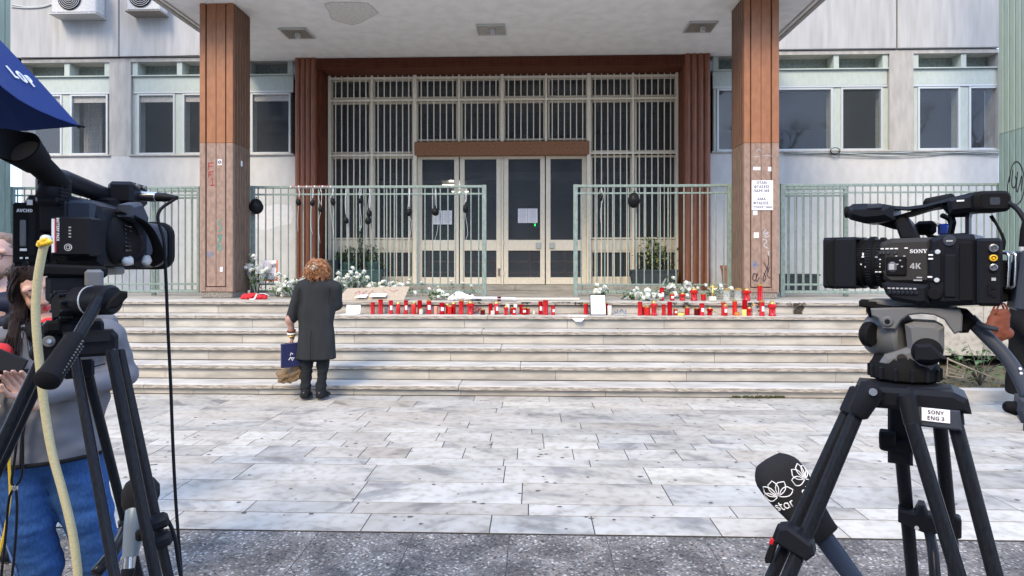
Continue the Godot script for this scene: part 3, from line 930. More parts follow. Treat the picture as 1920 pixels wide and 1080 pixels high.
	# rooms behind the windows
	for e in [[-11.0, xl + 0.1], [xr - 0.1, 9.5]]:
		bs("room_floor", Vector3(e[0], 2.9, -12), Vector3(e[1], 3.0, WALL - 0.4), M.room_floor, B)
		bs("room_ceiling", Vector3(e[0], 5.6, -12), Vector3(e[1], 5.7, WALL - 0.401), M.room_dark, B)
		bs("room_back", Vector3(e[0], 3.0, -12.1), Vector3(e[1], 5.6, -12), M.room_dark, B)
		bs("room_side", Vector3(e[0], 3.0, -12), Vector3(e[0] + 0.1, 5.6, WALL - 0.402), M.room_dark, B)
		bs("room_side", Vector3(e[1] - 0.1, 3.0, -12), Vector3(e[1], 5.6, WALL - 0.402), M.room_dark, B)
	for c in [[155, 190], [62, 92]]:
		var d := start()
		var x0 := onz(c[0], 220, WALL - 0.7).x
		var x1 := onz(c[1], 220, WALL - 0.7).x
		var path := []
		for i in 25: path.append(Vector3(lerpf(x0, x1, i / 24.0), 0, WALL - 0.75 + 0.035 * sin(i * 1.6)))
		d.set_smooth_group(1)
		for i in 24: quad(d, path[i] + Vector3.UP * 3.3, path[i + 1] + Vector3.UP * 3.3, path[i + 1] + Vector3.UP * 5.2, path[i] + Vector3.UP * 5.2, Vector3.BACK)
		obj("curtain", d, M.drape, B)
	# patch of newer paint beside the left column
	var patch := start()
	var pp := []
	for q in [[476, 398], [492, 387], [520, 383], [545, 385], [549, 400], [546, 420], [520, 424], [500, 432], [484, 430], [475, 425]]: pp.append(onz(q[0], q[1], WALL + 0.0015))
	for i in pp.size(): tri(patch, onz(512, 406, WALL + 0.0015), pp[i], pp[(i + 1) % pp.size()], Vector3.BACK)
	obj("paint_patch", patch, M.fresh_paint, B)
	build_canopy(B)
	build_entrance(B, xl, xr)
	brown_column(B, 374.0, 436.5, 1.0)
	brown_column(B, 1395.5, 1461.0, -1.0)
	green_column(B, onz(-110, 300, COLF).x, onz(-38, 300, COLF).x)
	green_column(B, onz(1927, 300, COLF).x, onz(2000, 300, COLF).x)
	var swirl := start()
	for l in [[[1893, 330], [1889, 352], [1894, 375], [1905, 384], [1916, 372], [1921, 345], [1916, 315], [1905, 303], [1896, 316], [1893, 340]], [[1899, 318], [1897, 345], [1901, 352], [1906, 338], [1903, 330]], [[1908, 322], [1906, 360], [1912, 345], [1916, 330], [1915, 358]]]:
		var sx := onz(1927, 300, COLF).x - 0.0145
		var pts := []
		for q in l: pts.append(onx(q[0], q[1], sx))
		var flat := []
		for q in smooth_path(pts, 4): flat.append(Vector2(-q.z, q.y))
		ribbon(swirl, flat, 0.02, Transform3D(Basis(Vector3.FORWARD, Vector3.UP, Vector3.LEFT), Vector3(sx, 0, 0)))
	obj("graffiti_swirl", swirl, M.graffiti_black, B)
	# cables under the right windows and along the upper ledge
	for k in 5:
		var c := start()
		var pts := []
		for i in 9: pts.append(onz(1470 + 51 * i, 284 + k * 1.6 + rng.randf_range(-1.0, 1.0) + (3.0 * sin(i * 1.1 + k) if k > 2 else 0.0), WALL + 0.016 + k * 0.006))
		tube(c, smooth_path(pts, 4), 0.009, 6)
		obj("cable", c, M.aluminium if k % 2 else M.green_recess, B)
	var coil := start()
	var cp := []
	for i in 20: cp.append(onz(1566 + 9 * cos(i * 0.8), 283 + 6 * sin(i * 0.8), WALL + 0.05 + i * 0.002))
	tube(coil, smooth_path(cp, 3), 0.008, 6)
	obj("cable_coil", coil, M.black_plastic, B)
	for k in 2:
		var c := start()
		tube(c, smooth_path([onz(22, 9 + 4 * k, WALL + 0.06), onz(50, 13 + 2 * k, WALL + 0.06), onz(80, 11 + 2 * k, WALL + 0.06), onz(100, 5 + 2 * k, WALL + 0.06)], 5), 0.012, 6)
		obj("pipe", c, M.aluminium, B)
	var lc := start()
	tube(lc, smooth_path([onz(40, 108, WALL + 0.06), onz(120, 109, WALL + 0.06), onz(230, 107, WALL + 0.06), onz(373, 104, WALL + 0.06)], 6), 0.007, 6)
	obj("ledge_cable", lc, M.black_matt, B)

func build_canopy(B: Node3D) -> void:
	var x0 := ony(330, 28, SOFFIT).x
	var x1 := ony(1505, 36, SOFFIT).x
	bs("canopy", Vector3(x0, SOFFIT, WALL - 0.001), Vector3(x1, SOFFIT + 0.45, -2.0), M.soffit, B)
	for x in [x0, x1]:
		var s := 1.0 if x == x0 else -1.0
		bs("drip_edge", Vector3(x + s * 0.0, SOFFIT - 0.03, WALL), Vector3(x + s * 0.07, SOFFIT - 0.002, -2.0), M.stucco_pier, B)
		bs("drip_bead", Vector3(x + s * 0.14, SOFFIT - 0.015, WALL), Vector3(x + s * 0.165, SOFFIT - 0.002, -2.0), M.stucco_pier, B)
	var patch := start()
	var pts := []
	for q in [[608, 8], [622, 4], [660, 4], [690, 6], [710, 24], [692, 34], [678, 42], [660, 47], [640, 42], [622, 36], [616, 20]]: pts.append(ony(q[0], q[1], SOFFIT - 0.004))
	for i in pts.size(): tri(patch, ony(655, 22, SOFFIT - 0.004), pts[i], pts[(i + 1) % pts.size()], Vector3.DOWN)
	obj("plaster_patch", patch, M.soffit_patch, B)
	var rim := start()
	for i in pts.size(): rod(rim, pts[i] + Vector3.UP * 0.002, pts[(i + 1) % pts.size()] + Vector3.UP * 0.002, 0.006, -1, 5)
	obj("plaster_edge", rim, M.stucco_pier, B)
	var n := 0
	for q in [[557, 61], [921, 54], [1313, 49]]:
		var c := ony(q[0], q[1], SOFFIT)
		var lamp := thing("ceiling_lamp", "square metal ceiling lamp under the canopy, %s" % ["nearest the left column", "above the middle of the doors", "nearest the right column"][n], "lamp", c, 0.0, "ceiling lamps under the canopy")
		bx("plate", Vector3(0, -0.012, 0), Vector3(0.50, 0.024, 0.50), M.rust if n != 1 else M.stucco_pier, lamp, 0.006)
		var fr := start()
		for s in [-1, 1]:
			box(fr, Vector3(s * 0.245, -0.02, 0), Vector3(0.03, 0.03, 0.52), 0.004)
			box(fr, Vector3(0, -0.02, s * 0.245), Vector3(0.458, 0.03, 0.03), 0.004)
		obj("rim", fr, M.aluminium, lamp)
		bx("lamp_head", Vector3(0.03, -0.075, 0.05), Vector3(0.085, 0.10, 0.085), M.ac_white, lamp, 0.01)
		n += 1
	for u in [[96, 180, 27, "left air conditioner unit on the upper wall, its fan grille facing out"], [238, 300, 22, "right air conditioner unit on the upper wall, on a rusty shelf"]]:
		var a := onz(u[0], u[2], WALL + 0.36)
		var w := onz(u[1], u[2], WALL + 0.36).x - a.x
		var ac := thing("air_conditioner", u[3], "air conditioner", Vector3(a.x, a.y, WALL + 0.046), 0.0, "air conditioners")
		bx("case", Vector3(w * 0.5, 0.33, 0.17), Vector3(w, 0.6, 0.3), M.ac_white, ac, 0.02)
		var g := start()
		lathe(g, [Vector2(0.0, 0.0), Vector2(0.23, 0.0), Vector2(0.25, 0.02), Vector2(0.0, 0.021)], Transform3D(Basis(Vector3.RIGHT, PI / 2), Vector3(w * 0.42, 0.33, 0.315)), 28)
		obj("fan_opening", g, M.black_matt, ac)
		for k in 6:
			var r := start()
			var ring := []
			for i in 29: ring.append(Vector3(w * 0.42 + cos(TAU * i / 28.0) * (0.03 + 0.038 * k), 0.33 + sin(TAU * i / 28.0) * (0.03 + 0.038 * k), 0.345))
			tube(r, ring, 0.006, 5)
			obj("grille_ring", r, M.ac_white, ac)
		for s in [0.14, 0.86]:
			bx("bracket", Vector3(w * s, 0.012, 0.17), Vector3(0.035, 0.03, 0.34), M.rust if u[0] > 200 else M.ac_white, ac)
		bx("shelf", Vector3(w * 0.5, 0.0, 0.18), Vector3(w * 1.05, 0.02, 0.36), M.rust if u[0] > 200 else M.ac_white, ac, 0.004)

func fluting(parent: Node3D, called: String, x0: float, x1: float, y0: float, y1: float, z: float, n: int, r: float, m: Material) -> void:
	for i in n:
		var st := start()
		var x := lerpf(x0, x1, (i + 0.5) / n)
		lathe(st, [Vector2(r, 0), Vector2(r, y1 - y0)], Transform3D(Basis(), Vector3(x, y0, z)), 14)
		obj(called, st, m, parent)
func build_entrance(B: Node3D, xl: float, xr: float) -> void:
	var il := onz(617, 320, DOOR).x
	var ir := onz(1271, 320, DOOR).x
	var ol := onz(591, 320, PORCH).x
	var orr := onz(1284, 320, PORCH).x
	# surround: fluted pilasters, ribbed reveals, ribbed beam
	for e in [[xl, ol, il, 1.0], [orr, xr, ir, -1.0]]:
		bs("pilaster", Vector3(e[0], LAND, WALL - 0.3), Vector3(e[1], SOFFIT - 0.002, PORCH - 0.04), M.pilaster, B)
		fluting(B, "flute", e[0], e[1], LAND, SOFFIT - 0.003, PORCH - 0.05, 4, (e[1] - e[0]) / 8.6, M.pilaster)
		var edge: float = ol if e[3] > 0 else orr
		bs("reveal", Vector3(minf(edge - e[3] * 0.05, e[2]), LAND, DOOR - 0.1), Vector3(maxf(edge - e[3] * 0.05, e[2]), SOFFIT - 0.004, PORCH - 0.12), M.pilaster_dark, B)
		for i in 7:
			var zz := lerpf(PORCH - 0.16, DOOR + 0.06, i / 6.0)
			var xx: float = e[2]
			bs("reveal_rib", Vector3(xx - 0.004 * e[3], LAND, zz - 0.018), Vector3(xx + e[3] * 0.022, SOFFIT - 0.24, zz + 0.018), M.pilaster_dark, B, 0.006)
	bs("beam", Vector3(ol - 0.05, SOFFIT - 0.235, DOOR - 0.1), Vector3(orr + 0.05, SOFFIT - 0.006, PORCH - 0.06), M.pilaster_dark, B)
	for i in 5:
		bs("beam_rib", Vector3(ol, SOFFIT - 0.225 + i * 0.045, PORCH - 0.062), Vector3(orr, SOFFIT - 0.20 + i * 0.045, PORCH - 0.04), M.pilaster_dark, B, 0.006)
	# threshold step
	var x := il - 0.1
	while x < ir + 0.1:
		var l := minf(1.4, ir + 0.12 - x)
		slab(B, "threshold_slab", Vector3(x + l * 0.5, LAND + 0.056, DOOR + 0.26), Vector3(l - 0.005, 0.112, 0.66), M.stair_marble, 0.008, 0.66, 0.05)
		x += l
	var zf := DOOR + 0.16          # plane of the grille
	var py := func(p: float, z: float) -> float: return onz(945, p, z).y
	var px := func(p: float, z: float) -> float: return onz(p, 320, z).x
	var ytop := SOFFIT - 0.235
	var ybot := LAND + 0.113
	# cream lattice: main posts and rails
	for c in [[618, 5], [697.5, 4], [778, 7], [861, 4], [941.5, 6], [1024, 4], [1104, 7], [1187, 4], [1269, 5]]:
		var low: float = py.call(266, zf) if c[0] > 790 and c[0] < 1095 else ybot
		var hw: float = c[1] * 0.0113 * 0.5
		bs("grille_post", Vector3(px.call(c[0], zf) - hw, low, zf - 0.03), Vector3(px.call(c[0], zf) + hw, ytop, zf + 0.032), M.cream, B, 0.004)
	for r in [[144.5, 4, 618, 1270], [186.5, 4, 618, 1270], [290, 4, 618, 778], [288, 4, 1104, 1270]]:
		var hh: float = r[1] * 0.0113 * 0.5
		bs("grille_rail", Vector3(px.call(r[2], zf), py.call(r[0], zf) - hh, zf - 0.02), Vector3(px.call(r[3], zf), py.call(r[0], zf) + hh, zf + 0.022), M.cream, B, 0.004)
	var bar_top := start()
	box(bar_top, Vector3(0, (py.call(266, zf) + ytop) * 0.5, 0), Vector3(0.022, ytop - py.call(266, zf), 0.022), 0.003)
	bar_top.generate_normals()
	var mesh_top := bar_top.commit()
	var bar_full := start()
	box(bar_full, Vector3(0, (ybot + ytop) * 0.5, 0), Vector3(0.022, ytop - ybot, 0.022), 0.003)
	bar_full.generate_normals()
	var mesh_full := bar_full.commit()
	var posts := [618, 697.5, 778, 861, 941.5, 1024, 1104, 1187, 1269]
	for i in 8:
		for k in 6:
			var p: float = lerpf(posts[i], posts[i + 1], (k + 1) / 7.0)
			place(mesh_top if i > 1 and i < 6 else mesh_full, "grille_bar", M.cream, B).position = Vector3(px.call(p, zf), 0, zf + 0.002)
	# glazing behind the grille
	var zg := DOOR
	bs("top_band", Vector3(il, py.call(141, zg), zg - 0.06), Vector3(ir, ytop + 0.05, zg - 0.02), M.cream, B)
	bs("door_header", Vector3(px.call(777, zf + 0.05), py.call(290.5, zf + 0.05), DOOR - 0.05), Vector3(px.call(1105, zf + 0.05), py.call(265, zf + 0.05), zf + 0.06), M.header, B, 0.008)
	for bay in [[620, 697], [699, 777], [780, 860], [863, 940], [943, 1023], [1026, 1103], [1106, 1186], [1189, 1269]]:
		var side: bool = bay[0] < 770 or bay[0] > 1104
		for row in ([[147, 184], [190, 287], [293, 449], [470, 522]] if side else [[147, 184], [190, 264]]):
			var a := Vector3(px.call(bay[0] + 1.0, zg), py.call(row[1], zg), zg)
			var b := Vector3(px.call(bay[1] - 1.0, zg), py.call(row[0], zg), zg)
			var w := Node3D.new()
			w.name = "window"
			B.add_child(w, true)
			var f := start()
			for xx in [a.x + 0.02, b.x - 0.02]: box(f, Vector3(xx, (a.y + b.y) * 0.5, zg), Vector3(0.04, b.y - a.y, 0.07), 0.005)
			for yy in [a.y + 0.02, b.y - 0.02]: box(f, Vector3((a.x + b.x) * 0.5, yy, zg + 0.002), Vector3(b.x - a.x - 0.08, 0.04, 0.064), 0.005)
			obj("frame", f, M.cream, w)
			bs("pane", a + Vector3(0.03, 0.03, -0.004), Vector3(b.x - 0.03, b.y - 0.03, zg + 0.004), M.door_glass, w)
	for e in [[620, 777], [1106, 1269]]:
		bs("mid_rail", Vector3(px.call(e[0], zg), py.call(470, zg), zg - 0.03), Vector3(px.call(e[1], zg), py.call(450, zg), zg + 0.045), M.cream, B, 0.005)
		bs("bottom_rail", Vector3(px.call(e[0], zg), LAND + 0.114, zg - 0.03), Vector3(px.call(e[1], zg), py.call(520, zg), zg + 0.045), M.cream, B, 0.005)
	# four door leaves
	var n := 0
	for d in [[783, 860.5], [862.5, 939.5], [944.5, 1021.5], [1023.5, 1100]]:
		var door := Node3D.new()
		door.name = "door"
		B.add_child(door, true)
		var a: float = px.call(d[0], zg)
		var b: float = px.call(d[1], zg)
		var y0 := LAND + 0.118
		var y1: float = py.call(292, zg)
		var f := start()
		for xx in [a + 0.05, b - 0.05]: box(f, Vector3(xx, (y0 + y1) * 0.5, zg), Vector3(0.1, y1 - y0, 0.06), 0.006)
		for yy in [[y0, py.call(520, zg)], [py.call(470, zg), py.call(450, zg)], [y1 - 0.075, y1]]: box(f, Vector3((a + b) * 0.5, (yy[0] + yy[1]) * 0.5, zg), Vector3(b - a - 0.2, yy[1] - yy[0], 0.056), 0.006)
		obj("frame", f, M.cream, door)
		bs("pane", Vector3(a + 0.09, py.call(452, zg), zg - 0.004), Vector3(b - 0.09, y1 - 0.06, zg + 0.004), M.door_glass, door)
		bs("pane", Vector3(a + 0.09, py.call(522, zg), zg - 0.004), Vector3(b - 0.09, py.call(468, zg), zg + 0.004), M.door_glass, door)
		for hy in [315, 455, 512]:
			var h := start()
			var hx: float = a + 0.01 if n % 2 == 0 else b - 0.01
			rod(h, Vector3(hx, py.call(hy, zg) - 0.05, zg + 0.045), Vector3(hx, py.call(hy, zg) + 0.05, zg + 0.045), 0.013)
			obj("hinge", h, M.cream, door)
		if n in [1, 2]:
			var hx := b - 0.13 if n == 1 else a + 0.13
			if n == 1: hx = px.call(1010, zg)
			if n == 2: hx = px.call(1034, zg)
		if n == 2: bx("lock_box", Vector3(px.call(1009.5, zg), py.call(460.5, zg), zg + 0.05), Vector3(0.11, 0.13, 0.04), M.aluminium, door, 0.01)
		if n == 3: bx("lock_box", Vector3(px.call(1035, zg), py.call(460.5, zg), zg + 0.05), Vector3(0.11, 0.13, 0.04), M.aluminium, door, 0.01)
		if n == 1: bx("latch", Vector3(px.call(936, zg), py.call(510, zg), zg + 0.05), Vector3(0.05, 0.16, 0.03), M.rust, door, 0.006)
		n += 1
	for e in [[778.5, 782.5], [940, 944], [1100.5, 1104]]:
		bs("door_post", Vector3(px.call(e[0], zg), LAND + 0.114, zg - 0.04), Vector3(px.call(e[1], zg), py.call(290, zg), zg + 0.05), M.cream, B, 0.005)
	# lobby behind the glass
	bs("lobby_floor", Vector3(il - 0.3, LAND, -13), Vector3(ir + 0.3, LAND + 0.09, DOOR - 0.05), M.room_floor, B)
	bs("lobby_ceiling", Vector3(il - 0.3, 5.7, -13), Vector3(ir + 0.3, 5.8, DOOR - 0.11), M.room_dark, B)
	bs("lobby_back", Vector3(il - 0.3, LAND, -13.1), Vector3(ir + 0.3, 5.8, -13), M.room_dark, B)
	for xx in [il - 0.35, ir + 0.25]: bs("lobby_side", Vector3(xx, LAND, -13), Vector3(xx + 0.1, 5.8, DOOR - 0.06), M.room_dark, B)
	bs("lobby_gallery", Vector3(il, 3.75, -12.9), Vector3(ir, 3.95, -9.0), M.room_floor, B)
	var hr := start()
	for k in 3: rod(hr, Vector3(-2.6, LAND + 0.35 + 0.27 * k, -8.2), Vector3(1.6, LAND + 0.35 + 0.27 * k, -8.2), 0.02)
	for k in 6: rod(hr, Vector3(-2.6 + 0.84 * k, LAND + 0.09, -8.2), Vector3(-2.6 + 0.84 * k, LAND + 0.95, -8.2), 0.022)
	obj("lobby_handrail", hr, M.leather_brown, B)
	for k in 2:
		var lamp := bx("lobby_lamp", Vector3(-2.2 + k * 0.05, 3.70, -9.6 - k * 1.6), Vector3(0.5, 0.03, 0.14), null, B, 0.01)
		var lm: StandardMaterial3D = M.get("lobby_light", null)
		if lm == null:
			lm = plain("lobby_light", Color.WHITE)
			lm.emission_enabled = true
			lm.emission = Color(1, 0.96, 0.88)
			lm.emission_energy_multiplier = 1.0
		lamp.material_override = lm
		var o := OmniLight3D.new()
		o.name = "lobby_lamp_light"
		o.position = Vector3(-2.2 + k * 0.05, 3.62, -9.6 - k * 1.6)
		o.light_energy = 0.12
		o.light_size = 0.06
		o.omni_range = 12.0
		o.omni_attenuation = 2.0
		o.light_color = Color(1, 0.95, 0.86)
		o.shadow_enabled = true
		add_child(o)
	# notices on the glass
	for q in [[812, 848, 395, 421, "white two-page notice taped inside the second door from the left, behind the railing"], [971, 1008, 391, 418, "white two-page notice taped on the glass of the third door from the left"]]:
		var a := onz(q[0], q[3], DOOR + 0.006)
		var b := onz(q[1], q[2], DOOR + 0.006)
		var c := (a + b) * 0.5
		var s := (b - a).abs()
		if q[0] == 812: c.z = DOOR + 0.04
		var notice := thing("door_notice", q[4], "notice", c)
		for k in [-1, 1]:
			bx("sheet", Vector3(k * s.x * 0.252, 0, 0.002), Vector3(s.x * 0.49, s.y, 0.0015), M.paper, notice)
			var t := start()
			for i in 11: box(t, Vector3(k * s.x * 0.252 + rng.randf_range(-0.01, 0.01), s.y * (0.42 - i * 0.08), 0.0034), Vector3(s.x * rng.randf_range(0.28, 0.4), 0.006, 0.0006))
			obj("printed_line", t, M.ink_grey, notice)
	var led := bx("exit_light", onz(1003, 421.5, DOOR - 1.2), Vector3(0.025, 0.06, 0.02), null, B)
	var le := plain("led", srgb(0.02, 0.3, 0.1))
	le.emission_enabled = true
	le.emission = Color(0.1, 1.0, 0.4)
	le.emission_energy_multiplier = 0.8
	led.material_override = le
	var lo := OmniLight3D.new()
	lo.name = "exit_light_glow"
	lo.position = onz(1003, 421.5, DOOR - 1.17)
	lo.light_color = Color(0.1, 1.0, 0.4)
	lo.light_energy = 0.003
	lo.light_size = 0.02
	lo.omni_range = 12.0
	lo.omni_attenuation = 2.0
	lo.shadow_enabled = true
	add_child(lo)

func strokes(parent: Node3D, called: String, lines: Array, z: float, w: float, m: Material, soft := true) -> void:   # painted marks, given where they stand on a face towards the viewer
	for l in lines:
		var st := start()
		var pts := []
		for q in l: pts.append(onz(q[0], q[1], z))
		var flat := []
		for q in (smooth_path(pts, 4) if soft and pts.size() > 2 else pts): flat.append(Vector2(q.x, q.y))
		ribbon(st, flat, w, Transform3D(Basis(), Vector3(0, 0, z)))
		obj(called, st, m, parent)
func brown_column(B: Node3D, p0: float, p1: float, inner: float) -> void:
	var col := Node3D.new()
	col.name = "column"
	B.add_child(col, true)
	var x0 := onz(p0, 300, COLF).x
	var x1 := onz(p1, 300, COLF).x
	var w := x1 - x0
	var yl := LAND + 0.10
	var ym := onz((p0 + p1) * 0.5, 268, COLF).y
	bs("base_block", Vector3(x0 + 0.02, LAND, COLB + 0.02), Vector3(x1 - 0.02, yl, COLF - 0.02), M.rust, col, 0.01)
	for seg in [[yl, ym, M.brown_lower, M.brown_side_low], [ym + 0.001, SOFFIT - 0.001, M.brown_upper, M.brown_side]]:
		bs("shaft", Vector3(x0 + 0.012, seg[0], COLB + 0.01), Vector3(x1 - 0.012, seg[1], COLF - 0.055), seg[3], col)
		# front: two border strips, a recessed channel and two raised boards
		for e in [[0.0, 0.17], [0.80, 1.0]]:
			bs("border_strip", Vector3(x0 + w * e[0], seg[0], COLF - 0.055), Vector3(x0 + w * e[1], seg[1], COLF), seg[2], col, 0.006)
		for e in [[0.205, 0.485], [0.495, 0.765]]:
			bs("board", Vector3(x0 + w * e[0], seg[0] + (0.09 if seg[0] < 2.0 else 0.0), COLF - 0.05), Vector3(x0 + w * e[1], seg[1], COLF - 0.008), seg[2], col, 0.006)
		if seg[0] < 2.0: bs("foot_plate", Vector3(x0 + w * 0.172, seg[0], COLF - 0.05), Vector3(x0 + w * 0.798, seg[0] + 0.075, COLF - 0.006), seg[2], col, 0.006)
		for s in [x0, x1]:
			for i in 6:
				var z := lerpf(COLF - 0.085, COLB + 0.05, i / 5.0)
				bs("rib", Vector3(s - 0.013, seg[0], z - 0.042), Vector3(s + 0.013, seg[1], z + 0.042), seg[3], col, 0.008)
	var zt := COLF + 0.0025
	var zb := COLF - 0.0055
	if inner > 0:
		strokes(col, "graffiti_letters", [[[391, 305], [391, 318]], [[391, 306], [400, 305]], [[391, 312], [398, 311]], [[403, 318], [404, 319]], [[392, 322], [391, 333]], [[392, 323], [401, 321]], [[391, 328], [397, 327]], [[404, 333], [405, 334]], [[392, 340], [394, 340]], [[395, 337], [398, 334], [398, 348]], [[394, 348], [403, 347]]], zb, 0.018, M.graffiti_red, false)
		strokes(col, "graffiti_letters", [[[416, 413], [411, 414], [409, 420], [414, 424], [416, 430], [411, 434], [409, 433]], [[408, 440], [412, 444], [416, 440], [412, 447], [408, 440]], [[412, 447], [411, 453]], [[416, 448], [410, 456], [409, 466], [413, 470], [416, 465], [413, 460], [409, 463]]], zb, 0.014, M.graffiti_green)
		strokes(col, "graffiti_tag", [[[390, 472], [388, 476], [392, 478], [394, 473], [390, 472]], [[397, 471], [396, 478], [400, 476], [397, 473]], [[390, 481], [398, 480]]], zb, 0.010, M.graffiti_blue)
		for q in [[412, 304, 8, 11], [415, 505, 5, 9]]:
			var c := onz(q[0], q[1], COLF - 0.006)
			bx("sticker", c, Vector3(q[2] * 0.0088, q[3] * 0.0088, 0.0016), M.paper, col)
			if q[1] < 400:
				var k := start()
				lathe(k, [Vector2(0.012, 0), Vector2(0.028, 0), Vector2(0.028, 0.001), Vector2(0.012, 0.001)], Transform3D(Basis(Vector3.RIGHT, PI / 2), c + Vector3(0, 0, 0.0012)), 16)
				obj("sticker_mark", k, M.ink, col)
		bx("sticker", onz(455, 307, COLF - 0.3) * Vector3(0, 1, 0) + Vector3(x1 + 0.014, 0, COLF - 0.29), Vector3(0.003, 0.09, 0.06), M.paper, col)
	else:
		strokes(col, "graffiti_tag", [[[1436, 430], [1432, 438], [1440, 436], [1434, 444], [1443, 442]], [[1430, 448], [1438, 452], [1432, 460], [1441, 466]], [[1440, 470], [1442, 480]]], zb, 0.013, M.graffiti_pale)
		strokes(col, "graffiti_tag", [[[1412, 488], [1416, 506]], [[1420, 490], [1412, 500]], [[1411, 496], [1421, 498]]], zb, 0.014, M.graffiti_blue)
		strokes(col, "graffiti_tag", [[[1440, 478], [1441, 495], [1434, 513], [1431, 527], [1436, 520], [1432, 512]], [[1432, 492], [1442, 510]], [[1443, 500], [1438, 515], [1444, 522]], [[1414, 512], [1411, 522], [1416, 526], [1418, 514], [1413, 514]], [[1421, 512], [1418, 528], [1424, 520]]], zb, 0.012, M.graffiti_black)
		for q in [[1419, 316, 13, 6], [1443, 317, 6, 8], [1418, 441, 9, 10], [1416, 399, 8, 8]]:
			bx("sticker", onz(q[0], q[1], COLF - 0.006), Vector3(q[2] * 0.0088, q[3] * 0.0088, 0.0016), M.paper, col)
		strokes(col, "graffiti_tag", [[[1418, 285], [1422, 280], [1427, 283]], [[1414, 294], [1424, 293]], [[1430, 293], [1437, 291], [1448, 293]]], zb, 0.008, M.graffiti_pale)
		# handwritten sheet taped on the column
		var a := onz(1409.5, 394, COLF + 0.004)
		var b := onz(1449.5, 338, COLF + 0.004)
		var sh := thing("handwritten_notice", "white handwritten sheet in Greek capitals taped to the right brown column", "notice", (a + b) * 0.5)
		var s := (b - a).abs()
		bx("sheet", Vector3.ZERO, Vector3(s.x, s.y, 0.0016), M.paper, sh)
		var rows := ["ΟΤΑN", "ΦΤΑΣΕΙΣ", "ΠΑΡΕ ΜΕ", "", "ΑΜΑ", "ΦΤΑΣΕΙΣ.", "\"ΓΡΑΨΕ\" ΜΑΣ"]
		for i in 7:
			if rows[i] == "": continue
			var t := letters("lettering", rows[i], 0.044 if i < 6 else 0.036, M.ink, sh, Transform3D(Basis(), Vector3(-s.x * 0.04 if i < 6 else 0.0, s.y * (0.42 - 0.137 * i), 0.0014)), "Droid Sans", true)
			t.scale.x = 1.0
func green_column(B: Node3D, x0: float, x1: float) -> void:
	var col := Node3D.new()
	col.name = "column"
	B.add_child(col, true)
	var ym := onz(1880, 238, COLF).y
	bs("base_block", Vector3(x0 + 0.02, LAND, COLB + 0.02), Vector3(x1 - 0.02, LAND + 0.1, COLF - 0.02), M.rust, col)
	for seg in [[LAND + 0.1, ym, M.green_pillar_low], [ym + 0.001, 9.59, M.green_pillar]]:
		bs("shaft", Vector3(x0 + 0.01, seg[0], COLB), Vector3(x1 - 0.01, seg[1], COLF), seg[2], col)
		for i in 7:
			var x := lerpf(x0, x1, (i + 0.5) / 7.0)
			bs("board", Vector3(x - 0.052, seg[0], COLF - 0.002), Vector3(x + 0.052, seg[1], COLF + 0.03), seg[2], col, 0.01)
		for s in [x0, x1]:
			for i in 5:
				var z := lerpf(COLF - 0.07, COLB + 0.06, i / 4.0)
				bs("rib", Vector3(s - 0.012, seg[0], z - 0.055), Vector3(s + 0.012, seg[1], z + 0.055), seg[2], col, 0.01)

# ---- railings
func railing(label: String, x0: float, x1: float, z: float, y0: float, y1: float, step: float, kind: int) -> void:
	var f := thing("railing", label, "railing", Vector3(x0, 0, z))
	var w := x1 - x0
	var hb := 0.046
	bs("top_rail", Vector3(0, y1 - hb, -0.02), Vector3(w, y1, 0.02), M.green_fence, f, 0.005)
	bs("bottom_rail", Vector3(0, y0, -0.02), Vector3(w, y0 + hb, 0.02), M.green_fence, f, 0.005)
	bs("second_rail", Vector3(hb, y1 - 0.165, -0.012), Vector3(w - hb, y1 - 0.135, 0.012), M.green_fence, f, 0.004)
	bs("low_rail", Vector3(hb, y0 + 0.135, -0.012), Vector3(w - hb, y0 + 0.165, 0.012), M.green_fence, f, 0.004)
	for s in [[0.0, kind & 1], [1.0, kind & 2]]:
		var pw := 0.075 if s[1] else 0.045
		var xx: float = s[0] * (w - pw)
		bs("post", Vector3(xx, y0 + hb - 0.001 if not s[1] else LAND, -0.025 if s[1] else -0.018), Vector3(xx + pw, y1 - hb + 0.001 if not s[1] else y1 + 0.004, 0.025 if s[1] else 0.018), M.green_fence, f, 0.005)
	var st := start()
	box(st, Vector3(0, (y0 + y1) * 0.5, 0), Vector3(0.02, y1 - y0 - hb * 2.0, 0.02), 0.004)
	st.generate_normals()
	var bar := st.commit()
	var n := int(round(w / step))
	for i in range(1, n):
		var o := place(bar, "bar", M.green_fence, f)
		o.position = Vector3(w * i / n, 0, 0.0)
func build_fences() -> void:
	var y0 := LAND + 0.055
	var y1 := onz(945, 347, RAIL).y
	var X := func(p: float, z: float) -> float: return onz(p, 450, z).x
	railing("green bar railing left of the left brown column, behind the video camera", X.call(20, RAIL), X.call(374, RAIL), RAIL, y0, y1, 0.128, 1)
	railing("green bar gate leaf hung with black balloons, left of the door opening", X.call(470, RAIL), X.call(912, RAIL), RAIL, y0, y1, 0.136, 3)
	railing("green bar gate leaf right of the door opening, one large black balloon on it", X.call(1075, RAIL), X.call(1372, RAIL), RAIL, y0, y1, 0.136, 3)
	railing("green bar railing between the right brown column and the green pillar", X.call(1463, RAIL), X.call(1874, RAIL), RAIL, y0, y1, 0.128, 1)
	railing("folded gate leaf standing close behind the railing on the right", X.call(1466, RAIL - 0.22), X.call(1590, RAIL - 0.22), RAIL - 0.22, y0, y1 - 0.03, 0.128, 2)
	railing("folded gate leaf standing close behind the railing on the left", X.call(285, RAIL - 0.22), X.call(384, RAIL - 0.22), RAIL - 0.22, y0, y1 - 0.03, 0.128, 1)

